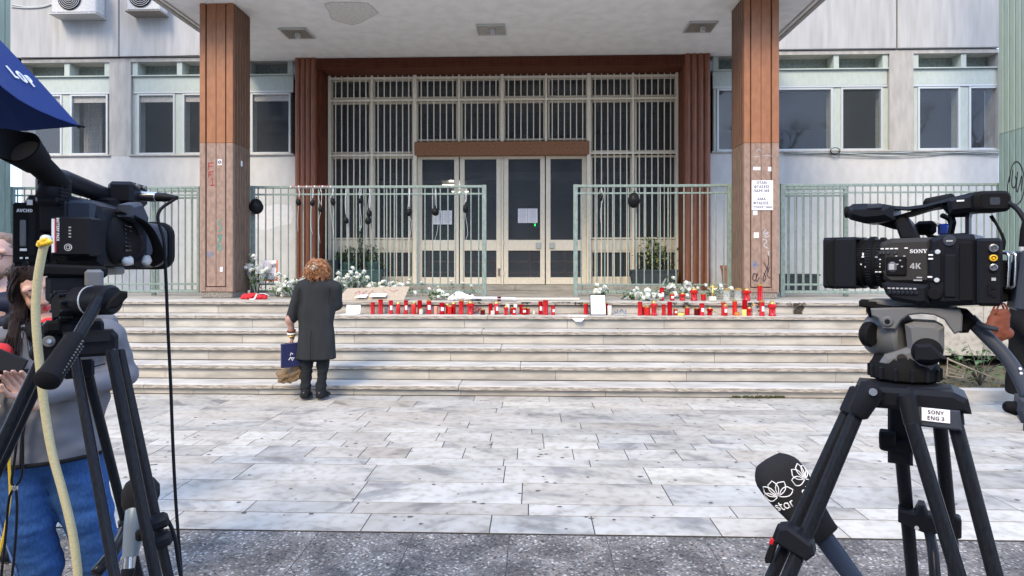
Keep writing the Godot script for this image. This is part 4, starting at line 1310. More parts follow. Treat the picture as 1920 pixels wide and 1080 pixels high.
# ---- what the windows reflect: bare trees and houses across the street behind the viewer
func build_street_behind() -> void:
	var proto := thing("bare_tree", "bare street tree across the square, mirrored in the left door panes", "tree", Vector3(-5, -0.03, 27), 0.3, "bare trees across the square")
	var trunk := start()
	tube(trunk, smooth_path([Vector3.ZERO, Vector3(0.08, 1.4, 0), Vector3(0, 3.0, 0.1)], 4), [0.26, 0.22, 0.2, 0.19, 0.18, 0.17, 0.16, 0.15, 0.14], 8)
	obj("trunk", trunk, M.bark, proto)
	var br := start()
	branch(br, Vector3(0, 2.9, 0.1), Vector3(0.5, 1, 0.2).normalized(), 2.4, 0.10, 5)
	branch(br, Vector3(0, 2.9, 0.1), Vector3(-0.6, 1, -0.3).normalized(), 2.4, 0.10, 5)
	branch(br, Vector3(0, 2.9, 0.1), Vector3(0.1, 1, -0.6).normalized(), 2.3, 0.09, 5)
	branch(br, Vector3(0.02, 2.3, 0.05), Vector3(-0.5, 0.8, 0.6).normalized(), 1.9, 0.07, 4)
	obj("branches", br, M.bark, proto)
	copy(proto, "bare street tree across the square, mirrored in the right door panes", Vector3(2.5, -0.03, 29), 2.0)
	copy(proto, "bare street tree across the square, mirrored in the windows right of the porch", Vector3(16, -0.03, 17), 4.1, Vector3.ONE * 1.55)
	copy(proto, "bare street tree across the square, mirrored in the windows left of the porch", Vector3(-24, -0.03, 27), 5.2, Vector3.ONE * 2.0)
	copy(proto, "bare street tree across the square, farthest to the right", Vector3(25, -0.03, 21), 1.1, Vector3.ONE * 1.75)
	for h in [[-46.0, 27.0, 19.0, "ochre apartment house across the square, mirrored in the left windows"], [-18.0, 34.0, 25.0, "tall apartment house across the square, mirrored in the doors"]]:
		var b := thing("apartment_house", h[3], "building", Vector3(h[0], -0.03, 42))
		bs("wall", Vector3(0, 0, 0), Vector3(h[1], h[2], 8), M.far_wall, b)
		bs("roof_edge", Vector3(-0.2, h[2] + 0.001, -0.2), Vector3(h[1] + 0.2, h[2] + 0.4, 8.2), M.stucco_pier, b)
		for r in int(h[2] / 3.0):
			for c in int(h[1] / 2.8):
				bs("window", Vector3(0.8 + c * 2.8, 1.0 + r * 3.0, -0.06), Vector3(2.1 + c * 2.8, 2.5 + r * 3.0, -0.01), M.black_gloss, b)
			bs("balcony", Vector3(0.4, 0.3 + r * 3.0, -1.2), Vector3(h[1] - 0.4, 0.5 + r * 3.0, -0.002), M.stucco_pier, b)
func branch(st: SurfaceTool, at: Vector3, dir: Vector3, l: float, r: float, depth: int) -> void:
	var side := Vector3(rng.randfn(), rng.randfn() * 0.4, rng.randfn()) * 0.12 * l
	var mid := at + dir * l * 0.5 + side
	var end := at + dir * l
	tube(st, [at, mid, end], [r * 1.5, r * 1.25, r], 5 if depth > 2 else 4)
	if depth == 0: return
	for i in (3 if depth > 1 else 4):
		var nd := (dir + Vector3(rng.randfn(), rng.randfn() * 0.6 + 0.25, rng.randfn()) * 0.55).normalized()
		branch(st, mid.lerp(end, 0.15 + 0.85 * i / 3.0), nd, l * rng.randf_range(0.55, 0.75), r * 0.55, depth - 1)

# ---- the memorial on the landing and the steps
func bloom(st: SurfaceTool, at: Vector3, r: float, up: Vector3) -> void:
	var b := aim(Vector3.ZERO, up).basis * Basis(Vector3.UP, rng.randf() * TAU)
	lathe(st, [Vector2(0, r * 0.1), Vector2(r * 0.55, r * 0.3), Vector2(r * 0.62, r * 0.65), Vector2(r * 0.35, r * 0.95), Vector2(0, r)], Transform3D(b, at), 8)
	for ring in 3:
		var n := 5
		var rr: float = r * [1.0, 0.68, 0.36][ring]
		for i in n:
			var a := TAU * (i + 0.5 * ring) / n
			var w := 0.75
			var p0 := Vector3(cos(a - w), 0, sin(a - w)) * rr * 0.35 + Vector3.UP * r * 0.1 * ring
			var p1 := Vector3(cos(a + w), 0, sin(a + w)) * rr * 0.35 + Vector3.UP * r * 0.1 * ring
			var lift := r * (0.35 + 0.32 * ring)
			var p2 := Vector3(cos(a + w * 0.7), 0, sin(a + w * 0.7)) * rr + Vector3.UP * lift
			var p3 := Vector3(cos(a - w * 0.7), 0, sin(a - w * 0.7)) * rr + Vector3.UP * (lift + r * rng.randf_range(-0.1, 0.12))
			quad(st, at + b * p0, at + b * p1, at + b * p2, at + b * p3, b * (Vector3(cos(a), -0.4, sin(a))))
func bouquet(label: String, at: Vector3, lean: Vector3, size: float, blooms: int, wrap: bool, group := "flowers laid along the railing") -> Node3D:
	var o := thing("bouquet", label, "bouquet", at, 0.0, group)
	var stems := start()
	var leaves := start()
	for i in blooms * 2 + 3:
		var tip := lean * size * rng.randf_range(0.75, 1.0) + Vector3(rng.randfn() * 0.26, rng.randfn() * 0.16, rng.randfn() * 0.18) * size
		tip.y = maxf(tip.y, 0.03)
		tube(stems, smooth_path([Vector3(rng.randfn() * 0.01, 0.012, rng.randfn() * 0.01), tip * 0.5 + Vector3.UP * 0.02, tip], 3), 0.0035, 5)
		var b := start()
		bloom(b, tip, rng.randf_range(0.04, 0.062), (lean.normalized() + Vector3(rng.randfn(), rng.randfn(), rng.randfn() + 0.6) * 0.5).normalized())
		obj("bloom", b, M.petal, o)
		for k in 9:
			var p := tip * rng.randf_range(0.35, 1.0) + Vector3(rng.randfn(), absf(rng.randfn()) * 0.6, rng.randfn()) * 0.05 * size / 0.35
			p.y = maxf(p.y, 0.015)
			leaf(leaves, p, rng.randf() * TAU, rng.randf_range(-1.0, 0.7), rng.randf_range(0.04, 0.085))
	obj("stems", stems, M.leaf_dark, o).set_meta("kind", "stuff")
	obj("foliage", leaves, M.leaf_green, o).set_meta("kind", "stuff")
	if wrap:
		var w := start()
		var n := 14
		var axis := aim(Vector3.ZERO, lean).basis
		var rings := []
		for j in 4:
			var ring := []
			for i in n + 1:
				var a := TAU * i / n
				var rr := size * (0.06 + 0.13 * j) * rng.randf_range(0.75, 1.2)
				var p := lean * size * (0.1 + 0.30 * j) + axis * Vector3(cos(a), 0, sin(a)) * rr
				p.y = maxf(p.y, 0.006)
				ring.append(p)
			ring[n] = ring[0]
			rings.append(ring)
		for j in 3:
			for i in n:
				if (i + j) % 2 == 0 or i % 7 == 3: continue
				quad(w, rings[j][i], rings[j][i + 1], rings[j + 1][i + 1], rings[j + 1][i], rings[j][i] - lean * size * 0.3 * j)
		obj("cellophane", w, M.cellophane, o)
	return o
func rose(label: String, a: Vector3, b: Vector3, group := "single white roses stuck along the railing") -> void:
	var o := thing("rose", label, "flower", a, 0.0, group)
	var st := start()
	tube(st, smooth_path([Vector3.ZERO, (b - a) * 0.5 + Vector3(0.01, 0.01, 0.01), b - a], 3), 0.003, 5)
	obj("stem", st, M.leaf_green, o)
	for k in 5:
		var l := start()
		leaf(l, (b - a) * rng.randf_range(0.3, 0.9), rng.randf() * TAU, rng.randf_range(-0.6, 0.6), 0.07)
		obj("leaf", l, M.leaf_green, o)
	var bl := start()
	bloom(bl, b - a, 0.04, (b - a).normalized())
	obj("bloom", bl, M.petal, o)
func sheet(st: SurfaceTool, a: Vector3, b: Vector3, c: Vector3, d: Vector3, thick: float, n := 6, crumple := 0.0) -> void:   # a bendable sheet with thickness: a b along the front, d c along the back
	var nrm := (b - a).cross(d - a).normalized()
	if nrm.y < 0.0: nrm = -nrm
	var g := []
	for j in n + 1:
		var row := []
		for i in n + 1:
			var u := float(i) / n
			var v := float(j) / n
			row.append(a.lerp(b, u).lerp(d.lerp(c, u), v) + nrm * (rng.randf() * crumple))
		g.append(row)
	st.set_smooth_group(1)
	for j in n:
		for i in n:
			quad(st, g[j][i], g[j][i + 1], g[j + 1][i + 1], g[j + 1][i], nrm)
	st.set_smooth_group(2)
	for j in n:
		for i in n:
			quad(st, g[j][i] - nrm * thick, g[j][i + 1] - nrm * thick, g[j + 1][i + 1] - nrm * thick, g[j + 1][i] - nrm * thick, -nrm)
	st.set_smooth_group(-1)
	for i in n:
		quad(st, g[0][i], g[0][i + 1], g[0][i + 1] - nrm * thick, g[0][i] - nrm * thick, a - d)
		quad(st, g[n][i], g[n][i + 1], g[n][i + 1] - nrm * thick, g[n][i] - nrm * thick, d - a)
		quad(st, g[i][0], g[i + 1][0], g[i + 1][0] - nrm * thick, g[i][0] - nrm * thick, a - b)
		quad(st, g[i][n], g[i + 1][n], g[i + 1][n] - nrm * thick, g[i][n] - nrm * thick, b - a)

func build_landing_things() -> void:
	var L := LAND + 0.002
	# bouquets along the left gate leaf
	var spots := [
		[481, -3.30, Vector3(0.05, 1.0, -0.05), 0.46, 9, true, "upright white rose bouquet leaning in the corner of the left brown column"],
		[519, -3.1, Vector3(0.12, 0.45, -0.3), 0.32, 8, true, "white bouquet in cellophane just right of the red cloth"],
		[548, -2.95, Vector3(-0.2, 0.42, -0.3), 0.36, 9, true, "white bouquet left of the woman, under the sign with the orange edge"],
		[572, -3.15, Vector3(0.1, 0.55, -0.25), 0.36, 10, true, "white bouquet rising just left of the woman's shoulder"],
		[603, -3.1, Vector3(-0.1, 0.5, -0.25), 0.36, 8, true, "white bouquet hidden in part by the woman's head"],
		[634, -3.0, Vector3(0.12, 0.5, -0.25), 0.38, 10, true, "white bouquet just right of the woman, beside the cardboard"],
		[662, -3.2, Vector3(0.05, 0.75, -0.2), 0.38, 9, true, "tallest cellophane bouquet, behind the left end of the cardboard"],
		[696, -3.25, Vector3(0.2, 0.5, -0.2), 0.33, 7, false, "leafy unwrapped bouquet behind the middle of the cardboard"],
		[735, -3.25, Vector3(0.15, 0.5, -0.1), 0.32, 7, true, "white bouquet behind the right end of the cardboard"],
		[808, -2.35, Vector3(0.4, 0.3, -0.2), 0.26, 4, true, "small cellophane bouquet lying right of the cardboard"]]
	for s in spots: bouquet(s[6], Vector3(onz(s[0], 550, s[1]).x, L, s[1]), s[2], s[3] * 1.2, s[4], s[5])
	var rights := [
		[1128, -2.1, Vector3(-0.05, 0.75, -0.1), 0.22, 3, true, "white lily bunch rising behind the framed sheet"],
		[1165, -2.5, Vector3(0.8, 0.12, 0.0), 0.30, 5, true, "flat white bunch just right of the framed sheet"],
		[1206, -2.25, Vector3(0.5, 0.2, 0.1), 0.22, 5, false, "pale yellow roses lying on the landing above the glowing candles"],
		[1228, -2.9, Vector3(0.6, 0.35, -0.1), 0.38, 5, true, "bunch in crumpled cellophane left of the tallest candle on the landing"],
		[1272, -2.9, Vector3(0.5, 0.3, 0.0), 0.36, 4, true, "bunch in crumpled cellophane behind the lantern candles on the landing"],
		[1335, -2.8, Vector3(0.2, 0.4, -0.1), 0.30, 5, true, "white and green bunch behind the gold cross"]]
	for s in rights: bouquet(s[6], Vector3(onz(s[0], 553, s[1]).x, L, s[1]), s[2], s[3] * 1.15, s[4], s[5], "flowers laid right of the door opening")
	var n := 0
	for q in [[768, 527], [790, 532], [822, 540], [846, 530], [868, 533], [884, 538]]:
		var top := onz(q[0], q[1], RAIL + 0.05)
		rose("single white rose stuck upright by the left gate leaf, %s from the cardboard" % ordinal(n), Vector3(top.x + 0.03, L, RAIL + 0.12), top)
		n += 1
	rose("long-stemmed white rose standing above the green planter", onz(672, 500, -5.9), onz(675, 427, -5.85), "")
	# red cloth with a white ribbon
	var c := onz(479, 556, -2.45)
	var cloth := thing("red_cloth", "crumpled red cloth tied with a white ribbon beside the left brown column", "cloth", Vector3(c.x, L, c.z))
	place(body([[Vector3(-0.07, 0.04, 0), Vector3(0.15, 0.055, 0.06)], [Vector3(0.10, 0.035, 0.02), Vector3(0.10, 0.045, 0.06)], [Vector3(-0.12, 0.02, 0.02), Vector3(0.12, 0.025, 0.06)]], 0.008, 0.02, [[Vector3.DOWN, 0.0]], 0.02, 14.0), "fabric", M.cloth_red, cloth)
	var rb := start()
	tube(rb, smooth_path([Vector3(0.02, 0.09, 0.0), Vector3(0.04, 0.06, 0.07), Vector3(0.02, 0.01, 0.1), Vector3(-0.03, 0.005, 0.14)], 4), 0.012, 6, 0.3)
	tube(rb, smooth_path([Vector3(0.04, 0.08, 0.05), Vector3(0.15, 0.09, 0.04), Vector3(0.24, 0.06, 0.05)], 4), 0.014, 6, 0.3)
	obj("ribbon", rb, M.cloth_white, cloth)
	# sign with an orange edge hung on the gate leaf
	var a := onz(491.5, 524, RAIL + 0.05)
	var b := onz(518.5, 488, RAIL + 0.03)
	var sg := thing("memorial_sign", "white sign with pink writing and an orange edge standing among the flowers", "sign", (a + b) * 0.5)
	var s := (b - a).abs()
	bx("backing", Vector3(0.012, -0.014, -0.006), Vector3(s.x * 1.08, s.y * 1.08, 0.006), M.orange_card, sg)
	bx("sheet", Vector3(0, 0, 0), Vector3(s.x, s.y, 0.002), M.paper, sg)
	for r in 4:
		for k in 5:
			var x := -s.x * 0.4 + s.x * 0.17 * k
			var y := s.y * (0.33 - 0.19 * r)
			var w := start()
			ribbon(w, [Vector2(x, y - 0.022), Vector2(x + 0.002, y + 0.018), Vector2(x + 0.018, y + 0.012), Vector2(x + 0.02, y - 0.02)] if (k + r) % 3 else [Vector2(x, y + 0.018), Vector2(x + 0.018, y + 0.018), Vector2(x + 0.01, y), Vector2(x + 0.02, y - 0.02)], 0.006, Transform3D(Basis(), Vector3(0, 0, 0.0016)))
			obj("lettering", w, M.ink_pink, sg)
	# big cardboard with faded red writing
	var p0 := onz(630, 561, -1.98)
	var p1 := onz(757, 560, -1.98)
	var p2 := onz(768, 537, -2.32)
	var p3 := onz(651, 541, -2.32)
	p0.y = L + 0.006
	p1.y = L + 0.006
	var cb := start()
	sheet(cb, p0, p1, p2, p3, 0.005, 6, 0.006)
	var cbo := thing("cardboard_sheet", "large brown cardboard sheet with faint red scrawl leaning at the landing edge", "cardboard", p0)
	var cm := obj("board", cb, M.cardboard, cbo)
	cm.position = -p0
	for l in [[[0.2, 0.5], [0.24, 0.75], [0.28, 0.45]], [[0.30, 0.7], [0.36, 0.4]], [[0.36, 0.72], [0.31, 0.42]], [[0.42, 0.45], [0.45, 0.75], [0.5, 0.5]], [[0.6, 0.78], [0.68, 0.55]], [[0.7, 0.8], [0.78, 0.6], [0.84, 0.75]]]:
		var w := start()
		var pts := []
		for q in l: pts.append(p0.lerp(p1, q[0]).lerp(p3.lerp(p2, q[0]), q[1]) + Vector3(0, 0.008, 0.006) - p0)
		tube(w, pts, 0.004, 5)
		obj("scrawl", w, M.ink_pink, cbo)
	for q in [[693, 726, 552, 558, "white folded note lying on the right half of the cardboard"], [664, 690, 554, 559.5, "white triangular paper lying on the lower edge of the cardboard"]]:
		var f0 := onz(q[0], q[3], -1.985)
		var f1 := onz(q[1] - 3, q[3], -1.985)
		var f2 := onz(q[1], q[2], -2.08)
		var f3 := onz(q[0] + 4 if q[0] > 680 else q[0] + 12, q[2], -2.08)
		var st := start()
		sheet(st, Vector3.ZERO, f1 - f0, f2 - f0, f3 - f0, 0.002, 4, 0.004)
		tag(obj("paper_note", st, M.paper), q[4], "paper").position = f0 + Vector3(0, 0.012, 0.012)
	# note card standing on the step below
	a = onz(648.5, 588, -1.70)
	b = onz(677, 571, -1.76)
	a.y = 0.834
	var nc := thing("note_card", "small white note card with blue writing standing on the step right of the woman", "card", Vector3((a.x + b.x) * 0.5, a.y, -1.7))
	nc.rotation.x = -0.3
	bx("card", Vector3(0, (b.y - a.y) * 0.5, 0), Vector3(b.x - a.x, b.y - a.y, 0.003), M.paper, nc)
	for i in 3:
		var st := start()
		for k in 7: box(st, Vector3(-0.085 + 0.026 * k, 0.095 - 0.028 * i, 0.0022), Vector3(0.018 + 0.005 * ((k + i) % 2), 0.004, 0.0008))
		obj("written_line", st, M.graffiti_blue, nc)
	var fl := start()
	sheet(fl, Vector3.ZERO, Vector3(0.25, 0, 0.01), Vector3(0.27, 0.004, -0.1), Vector3(0.02, 0.004, -0.1), 0.002, 4, 0.004)
	tag(obj("paper_note", fl, M.paper), "blank white paper lying flat in front of the note card", "paper").position = onz(637, 590, -1.62) * Vector3(1, 0, 1) + Vector3(0, 0.837, 0)
	# white bundle
	c = onz(864, 556, -2.2)
	var bu := thing("white_cloth", "white crumpled shirt bundled on the landing left of the door opening", "cloth", Vector3(c.x, L, c.z))
	place(body([[Vector3(-0.02, 0.06, 0), Vector3(0.11, 0.07, 0.09)], [Vector3(0.09, 0.04, 0.03), Vector3(0.12, 0.045, 0.08)], [Vector3(-0.1, 0.03, 0.04), Vector3(0.08, 0.04, 0.06)], [Vector3(0.18, 0.015, 0.05), Vector3(0.12, 0.018, 0.05)]], 0.008, 0.02, [[Vector3.DOWN, 0.0]], 0.03, 13.0), "fabric", M.cloth_white, bu)
	var tr := start()
	for k in 4: tube(tr, smooth_path([Vector3(-0.1 + 0.06 * k, 0.08, 0.07), Vector3(-0.08 + 0.06 * k, 0.11 - 0.01 * k, 0.03), Vector3(-0.03 + 0.06 * k, 0.10, -0.03)], 3), 0.008, 5)
	obj("dark_print", tr, M.cloth_black, bu)
	# black runner with white marks on the edge near the opening
	var ru := start()
	sheet(ru, onz(876, 560.5, -1.95), onz(968, 562, -1.95), onz(966, 559, -2.15), onz(880, 557.5, -2.15), 0.006, 6, 0.008)
	tag(obj("paper_scroll", ru, M.paper), "long crumpled white paper along the landing edge, its end scorched", "paper").position = Vector3(0, 0.008, 0)
	# framed sheet leaning on the riser
	a = onz(1107, 591, -1.66)
	b = onz(1135.5, 551, -1.80)
	a.y = 0.833
	var fr := thing("framed_sheet", "white sheet in a thin black frame leaning against the top step", "picture frame", Vector3((a.x + b.x) * 0.5, a.y, -1.68))
	fr.rotation.x = -0.33
	var fh := 0.31
	var fw := b.x - a.x
	bx("sheet", Vector3(0, fh * 0.5, 0), Vector3(fw - 0.01, fh - 0.01, 0.006), M.paper, fr)
	for e in [[Vector3(0, 0.005, 0.002), Vector3(fw, 0.01, 0.014)], [Vector3(0, fh - 0.005, 0.002), Vector3(fw, 0.01, 0.014)], [Vector3(-fw * 0.5 + 0.005, fh * 0.5, 0.002), Vector3(0.01, fh - 0.0202, 0.014)], [Vector3(fw * 0.5 - 0.005, fh * 0.5, 0.002), Vector3(0.01, fh - 0.0202, 0.014)]]:
		bx("frame_bar", e[0], e[1], M.black_matt, fr, 0.002)
	for i in 13:
		bx("printed_line", Vector3(rng.randf_range(-0.008, 0.004), fh * (0.84 - i * 0.055), 0.0036), Vector3(fw * rng.randf_range(0.5, 0.72), 0.0035, 0.0006), M.paper if i < 0 else M.ink_grey, fr)
	var dp := start()
	sheet(dp, Vector3(-0.16, 0.006, -0.06), Vector3(0.13, 0.006, -0.06), Vector3(0.13, 0.004, -0.13), Vector3(-0.14, 0.004, -0.13), 0.002, 4, 0.003)
	sheet(dp, Vector3(-0.05, -0.075, 0.012), Vector3(0.03, -0.075, 0.014), Vector3(0.13, 0.005, -0.06), Vector3(-0.16, 0.005, -0.06), 0.002, 4, 0.003)
	tag(obj("paper_note", dp, M.paper), "white paper left of the framed sheet, one corner hanging over the step", "paper").position = onz(1086, 590, -1.5) * Vector3(1, 0, 1) + Vector3(0, 0.834, 0)
	var tape := start()
	for k in 5: tube(tape, smooth_path([Vector3(0.03 * k, 0.004, 0), Vector3(0.03 * k + 0.03, 0.05 * rng.randf(), -0.06), Vector3(0.03 * k + 0.09, 0.01, -0.02), Vector3(0.03 * k + 0.13, 0.03, -0.08)], 4), 0.006, 5, 0.3)
	tag(obj("ribbon_tangle", tape, M.aluminium), "tangle of silvery ribbon on the step right of the framed sheet", "ribbon").position = onz(1152, 590, -1.62) * Vector3(1, 0, 1) + Vector3(0, 0.838, 0)
	# gold cross
	c = onz(1336, 563, -2.15)
	var cr := thing("gold_cross", "small gold crucifix standing on a white block on the landing", "cross", Vector3(c.x, L, c.z))
	bx("block", Vector3(0, 0.035, 0), Vector3(0.10, 0.07, 0.08), M.candle_white, cr, 0.01)
	bx("upright", Vector3(0, 0.17, 0), Vector3(0.028, 0.2, 0.02), M.gold, cr, 0.006)
	bx("crossbar", Vector3(0, 0.205, 0.001), Vector3(0.12, 0.028, 0.016), M.gold, cr, 0.005)
	bx("figure", Vector3(0, 0.18, 0.016), Vector3(0.02, 0.11, 0.015), M.petal_yellow, cr, 0.006)
	# planters and pots behind the railing
	var ty := LAND + 0.1125
	var pr := trough("dark grey trough planter with a variegated shrub, right of the doors", onz(1181, 520, -5.9).x, onz(1270, 520, -5.9).x, ty, -5.93, 0.33, M.planter_grey)
	shrub_on(pr, Vector3(0.0, 0.34, 0), 0.36, 0.66, 420, [M.leaf_dark, M.leaf_green, M.leaf_yellow], 0.085)
	var pl := trough("dark green trough planter left of the doors, holding two green pots", onz(634, 520, -5.9).x, onz(716, 520, -5.9).x, ty, -5.93, 0.33, M.planter_green)
	shrub_on(pl, Vector3(-0.25, 0.36, 0), 0.27, 0.46, 260, [M.leaf_dark, M.leaf_green], 0.075)
	shrub_on(pl, Vector3(0.24, 0.36, 0), 0.30, 0.46, 260, [M.leaf_dark, M.leaf_green], 0.075)
	shrub_on(pl, Vector3(0.02, 0.4, 0.03), 0.1, 0.75, 60, [M.leaf_dark], 0.075)
	for q in [[653, "left dark green pot standing in the green trough"], [699, "right dark green pot standing in the green trough"]]:
		var p := thing("flower_pot", q[1], "flower pot", Vector3(onz(q[0], 500, -5.9).x, ty + 0.305, -5.93))
		var st := start()
		lathe(st, [Vector2(0, 0), Vector2(0.11, 0), Vector2(0.15, 0.15), Vector2(0.16, 0.15), Vector2(0.16, 0.18), Vector2(0.14, 0.18), Vector2(0.0, 0.16)], Transform3D.IDENTITY, 22)
		obj("pot", st, M.planter_green, p)
	var bk := thing("bucket", "grey plastic bucket left of the green trough planter", "bucket", Vector3(onz(622, 500, -5.9).x, ty, -5.93))
	var bst := start()
	lathe(bst, [Vector2(0, 0), Vector2(0.13, 0), Vector2(0.16, 0.5), Vector2(0.172, 0.5), Vector2(0.172, 0.53), Vector2(0.15, 0.53), Vector2(0.13, 0.1), Vector2(0, 0.1)], Transform3D.IDENTITY, 22)
	obj("tub", bst, M.planter_grey, bk)
	var tp := thing("flower_pot", "terracotta pot by the wall left of the right brown column", "flower pot", Vector3(onz(1366, 520, -5.45).x, L, -5.45))
	var tst := start()
	lathe(tst, [Vector2(0, 0), Vector2(0.10, 0), Vector2(0.145, 0.46), Vector2(0.165, 0.46), Vector2(0.165, 0.53), Vector2(0.14, 0.53), Vector2(0.12, 0.2), Vector2(0, 0.2)], Transform3D.IDENTITY, 22)
	obj("pot", tst, M.terracotta, tp)
	trough("dark trough planter against the wall right of the right brown column", onz(1466, 520, -5.3).x, onz(1537, 520, -5.3).x, L, -5.45, 0.36, M.planter_grey)
	# black balloons and ribbons on the gate leaves
	var bal := [[480.5, 387, 13.0, 15.0, 0, "large round black balloon on the railing beside the left brown column"], [1188.5, 375.5, 11.5, 14.5, 0, "large round black balloon on the right gate leaf"], [559.5, 379, 6, 8, 1, ""], [586, 380.5, 5.5, 7, 1, ""], [601, 392, 5.5, 7, 1, ""], [624, 378, 5.5, 9, 1, ""], [648.5, 413, 6, 8, 1, ""], [676, 376, 4.5, 7, 1, ""], [692, 400, 6.5, 8, 1, ""], [690.5, 413.5, 7, 9, 0, ""], [767, 398, 7, 8.5, 1, ""], [816, 397, 8.5, 9, 1, ""], [873, 391, 6.5, 10, 1, ""], [1127, 371, 4.5, 7, 1, "small black balloon on a string at the left end of the right gate leaf"]]
	var k := 0
	for q in bal:
		var top := onz(q[0], 351, RAIL + 0.04)
		var at := onz(q[0], q[1], RAIL + 0.06)
		var lab: String = q[5] if q[5] else "small limp black balloon on white string, %s from left on the left gate" % ordinal(k)
		if not q[5]: k += 1
		var o := thing("balloon", lab, "balloon", at, 0.0, "black balloons tied to the gate leaves")
		var st := start()
		var rx: float = q[2] / (108.0 if q[2] > 10.0 else 128.0)
		var ry: float = q[3] / (108.0 if q[2] > 10.0 else 122.0)
		var prof := []
		for i in 13:
			var t := PI * i / 12.0
			prof.append(Vector2(sin(t) * rx * (1.0 if t < 1.6 else 0.92), -cos(t) * ry))
		lathe(st, prof, Transform3D(Basis(Vector3.BACK, rng.randf_range(-0.35, 0.35)), Vector3.ZERO), 18)
		lathe(st, [Vector2(0.004, 0.0), Vector2(0.014, 0.03), Vector2(0.0, 0.032)], Transform3D(Basis(), Vector3(0, ry - 0.005, 0)), 8)
		obj("skin", st, M.balloon, o)
		if q[4]:
			for j in 2:
				var w := start()
				var d := top - at
				tube(w, smooth_path([Vector3(0, ry, 0), d * 0.5 + Vector3(rng.randf_range(-0.03, 0.03), 0.02, 0.01), d + Vector3(0.01 * j, -0.02, 0)], 4), 0.0032, 5)
				obj("string", w, M.string_white, o)
			var w2 := start()
			tube(w2, smooth_path([top - at + Vector3(0.02, -0.05, 0), Vector3(rng.randf_range(-0.05, 0.05), 0.02, 0.01), Vector3(rng.randf_range(-0.05, 0.05), -rng.randf_range(0.15, 0.45), 0.0), Vector3(rng.randf_range(-0.05, 0.05), -rng.randf_range(0.5, 0.6), 0)], 5), 0.0026, 5)
			obj("loose_string", w2, M.string_white, o)
	var ga := thing("paper_garland", "garland of small red and white paper letters taped along the left gate's top rail", "garland", onz(545, 350, RAIL + 0.028))
	for i in 16:
		var x := i * 0.047
		bx("tag", Vector3(x, rng.randf_range(-0.012, 0.012), 0.004), Vector3(0.022, 0.028, 0.002), M.paper if i % 3 == 0 else M.cloth_red, ga, 0.0)
		if i % 3: bx("letter", Vector3(x, 0, 0.007), Vector3(0.008, 0.018, 0.0012), M.paper, ga)
func trough(label: String, x0: float, x1: float, y: float, z: float, h: float, m: Material) -> Node3D:
	var o := thing("trough_planter", label, "planter", Vector3((x0 + x1) * 0.5, y, z))
	var w := x1 - x0
	var st := start()
	var q := []
	for lv in [[0.0, 0.88, 0.13], [h - 0.04, 0.98, 0.165], [h - 0.04, 1.03, 0.18], [h, 1.03, 0.18], [h, 0.95, 0.15], [h - 0.05, 0.94, 0.145]]:
		var r := []
		for p in rounded(-w * 0.5 * lv[1], -lv[2], w * 0.5 * lv[1], lv[2], 0.03, 3): r.append(Vector3(p.x, lv[0], p.y))
		q.append(r)
	for i in q.size() - 1:
		var n: int = q[i].size()
		for k in n:
			var j := (k + 1) % n
			var out: Vector3 = q[i][k] * Vector3(1, 0, 1) if i < 3 else (Vector3.UP if i == 3 else -q[i][k] * Vector3(1, 0, 1))
			if i == 1: out = Vector3.DOWN
			quad(st, q[i][k], q[i][j], q[i + 1][j], q[i + 1][k], out)
	obj("box", st, m, o)
	for e in [-0.3, 0.0, 0.3]:
		bx("panel_rib", Vector3(w * e, h * 0.45, 0.156), Vector3(0.02, h * 0.7, 0.02), m, o, 0.004)
	bx("earth", Vector3(0, h - 0.06, 0), Vector3(w * 0.9, 0.02, 0.27), M.soil, o)
	return o
func shrub_on(o: Node3D, at: Vector3, r: float, h: float, n: int, ms: Array, size: float) -> void:
	for b in 7:
		var st := start()
		tube(st, smooth_path([at + Vector3(rng.randfn() * 0.03, -0.05, 0), at + Vector3(rng.randfn() * r * 0.4, h * 0.5, rng.randfn() * 0.05), at + Vector3(rng.randfn() * r * 0.6, h * rng.randf_range(0.7, 1.0), rng.randfn() * 0.07)], 4), 0.006, 5)
		obj("stem", st, M.bark, o)
	for i in ms.size():
		var lv := start()
		for k in n / ms.size():
			var t := rng.randf()
			var p := at + Vector3(rng.randfn() * r * 0.5 * (1.15 - t * 0.55), h * t, rng.randfn() * 0.10)
			p += Vector3(sin(p.y * 19.0), 0, 0) * r * 0.12
			leaf(lv, p, rng.randf() * TAU, rng.randf_range(-1.2, 0.8), size * rng.randf_range(0.7, 1.2), 0.5)
		obj("foliage", lv, ms[i], o).set_meta("kind", "stuff")

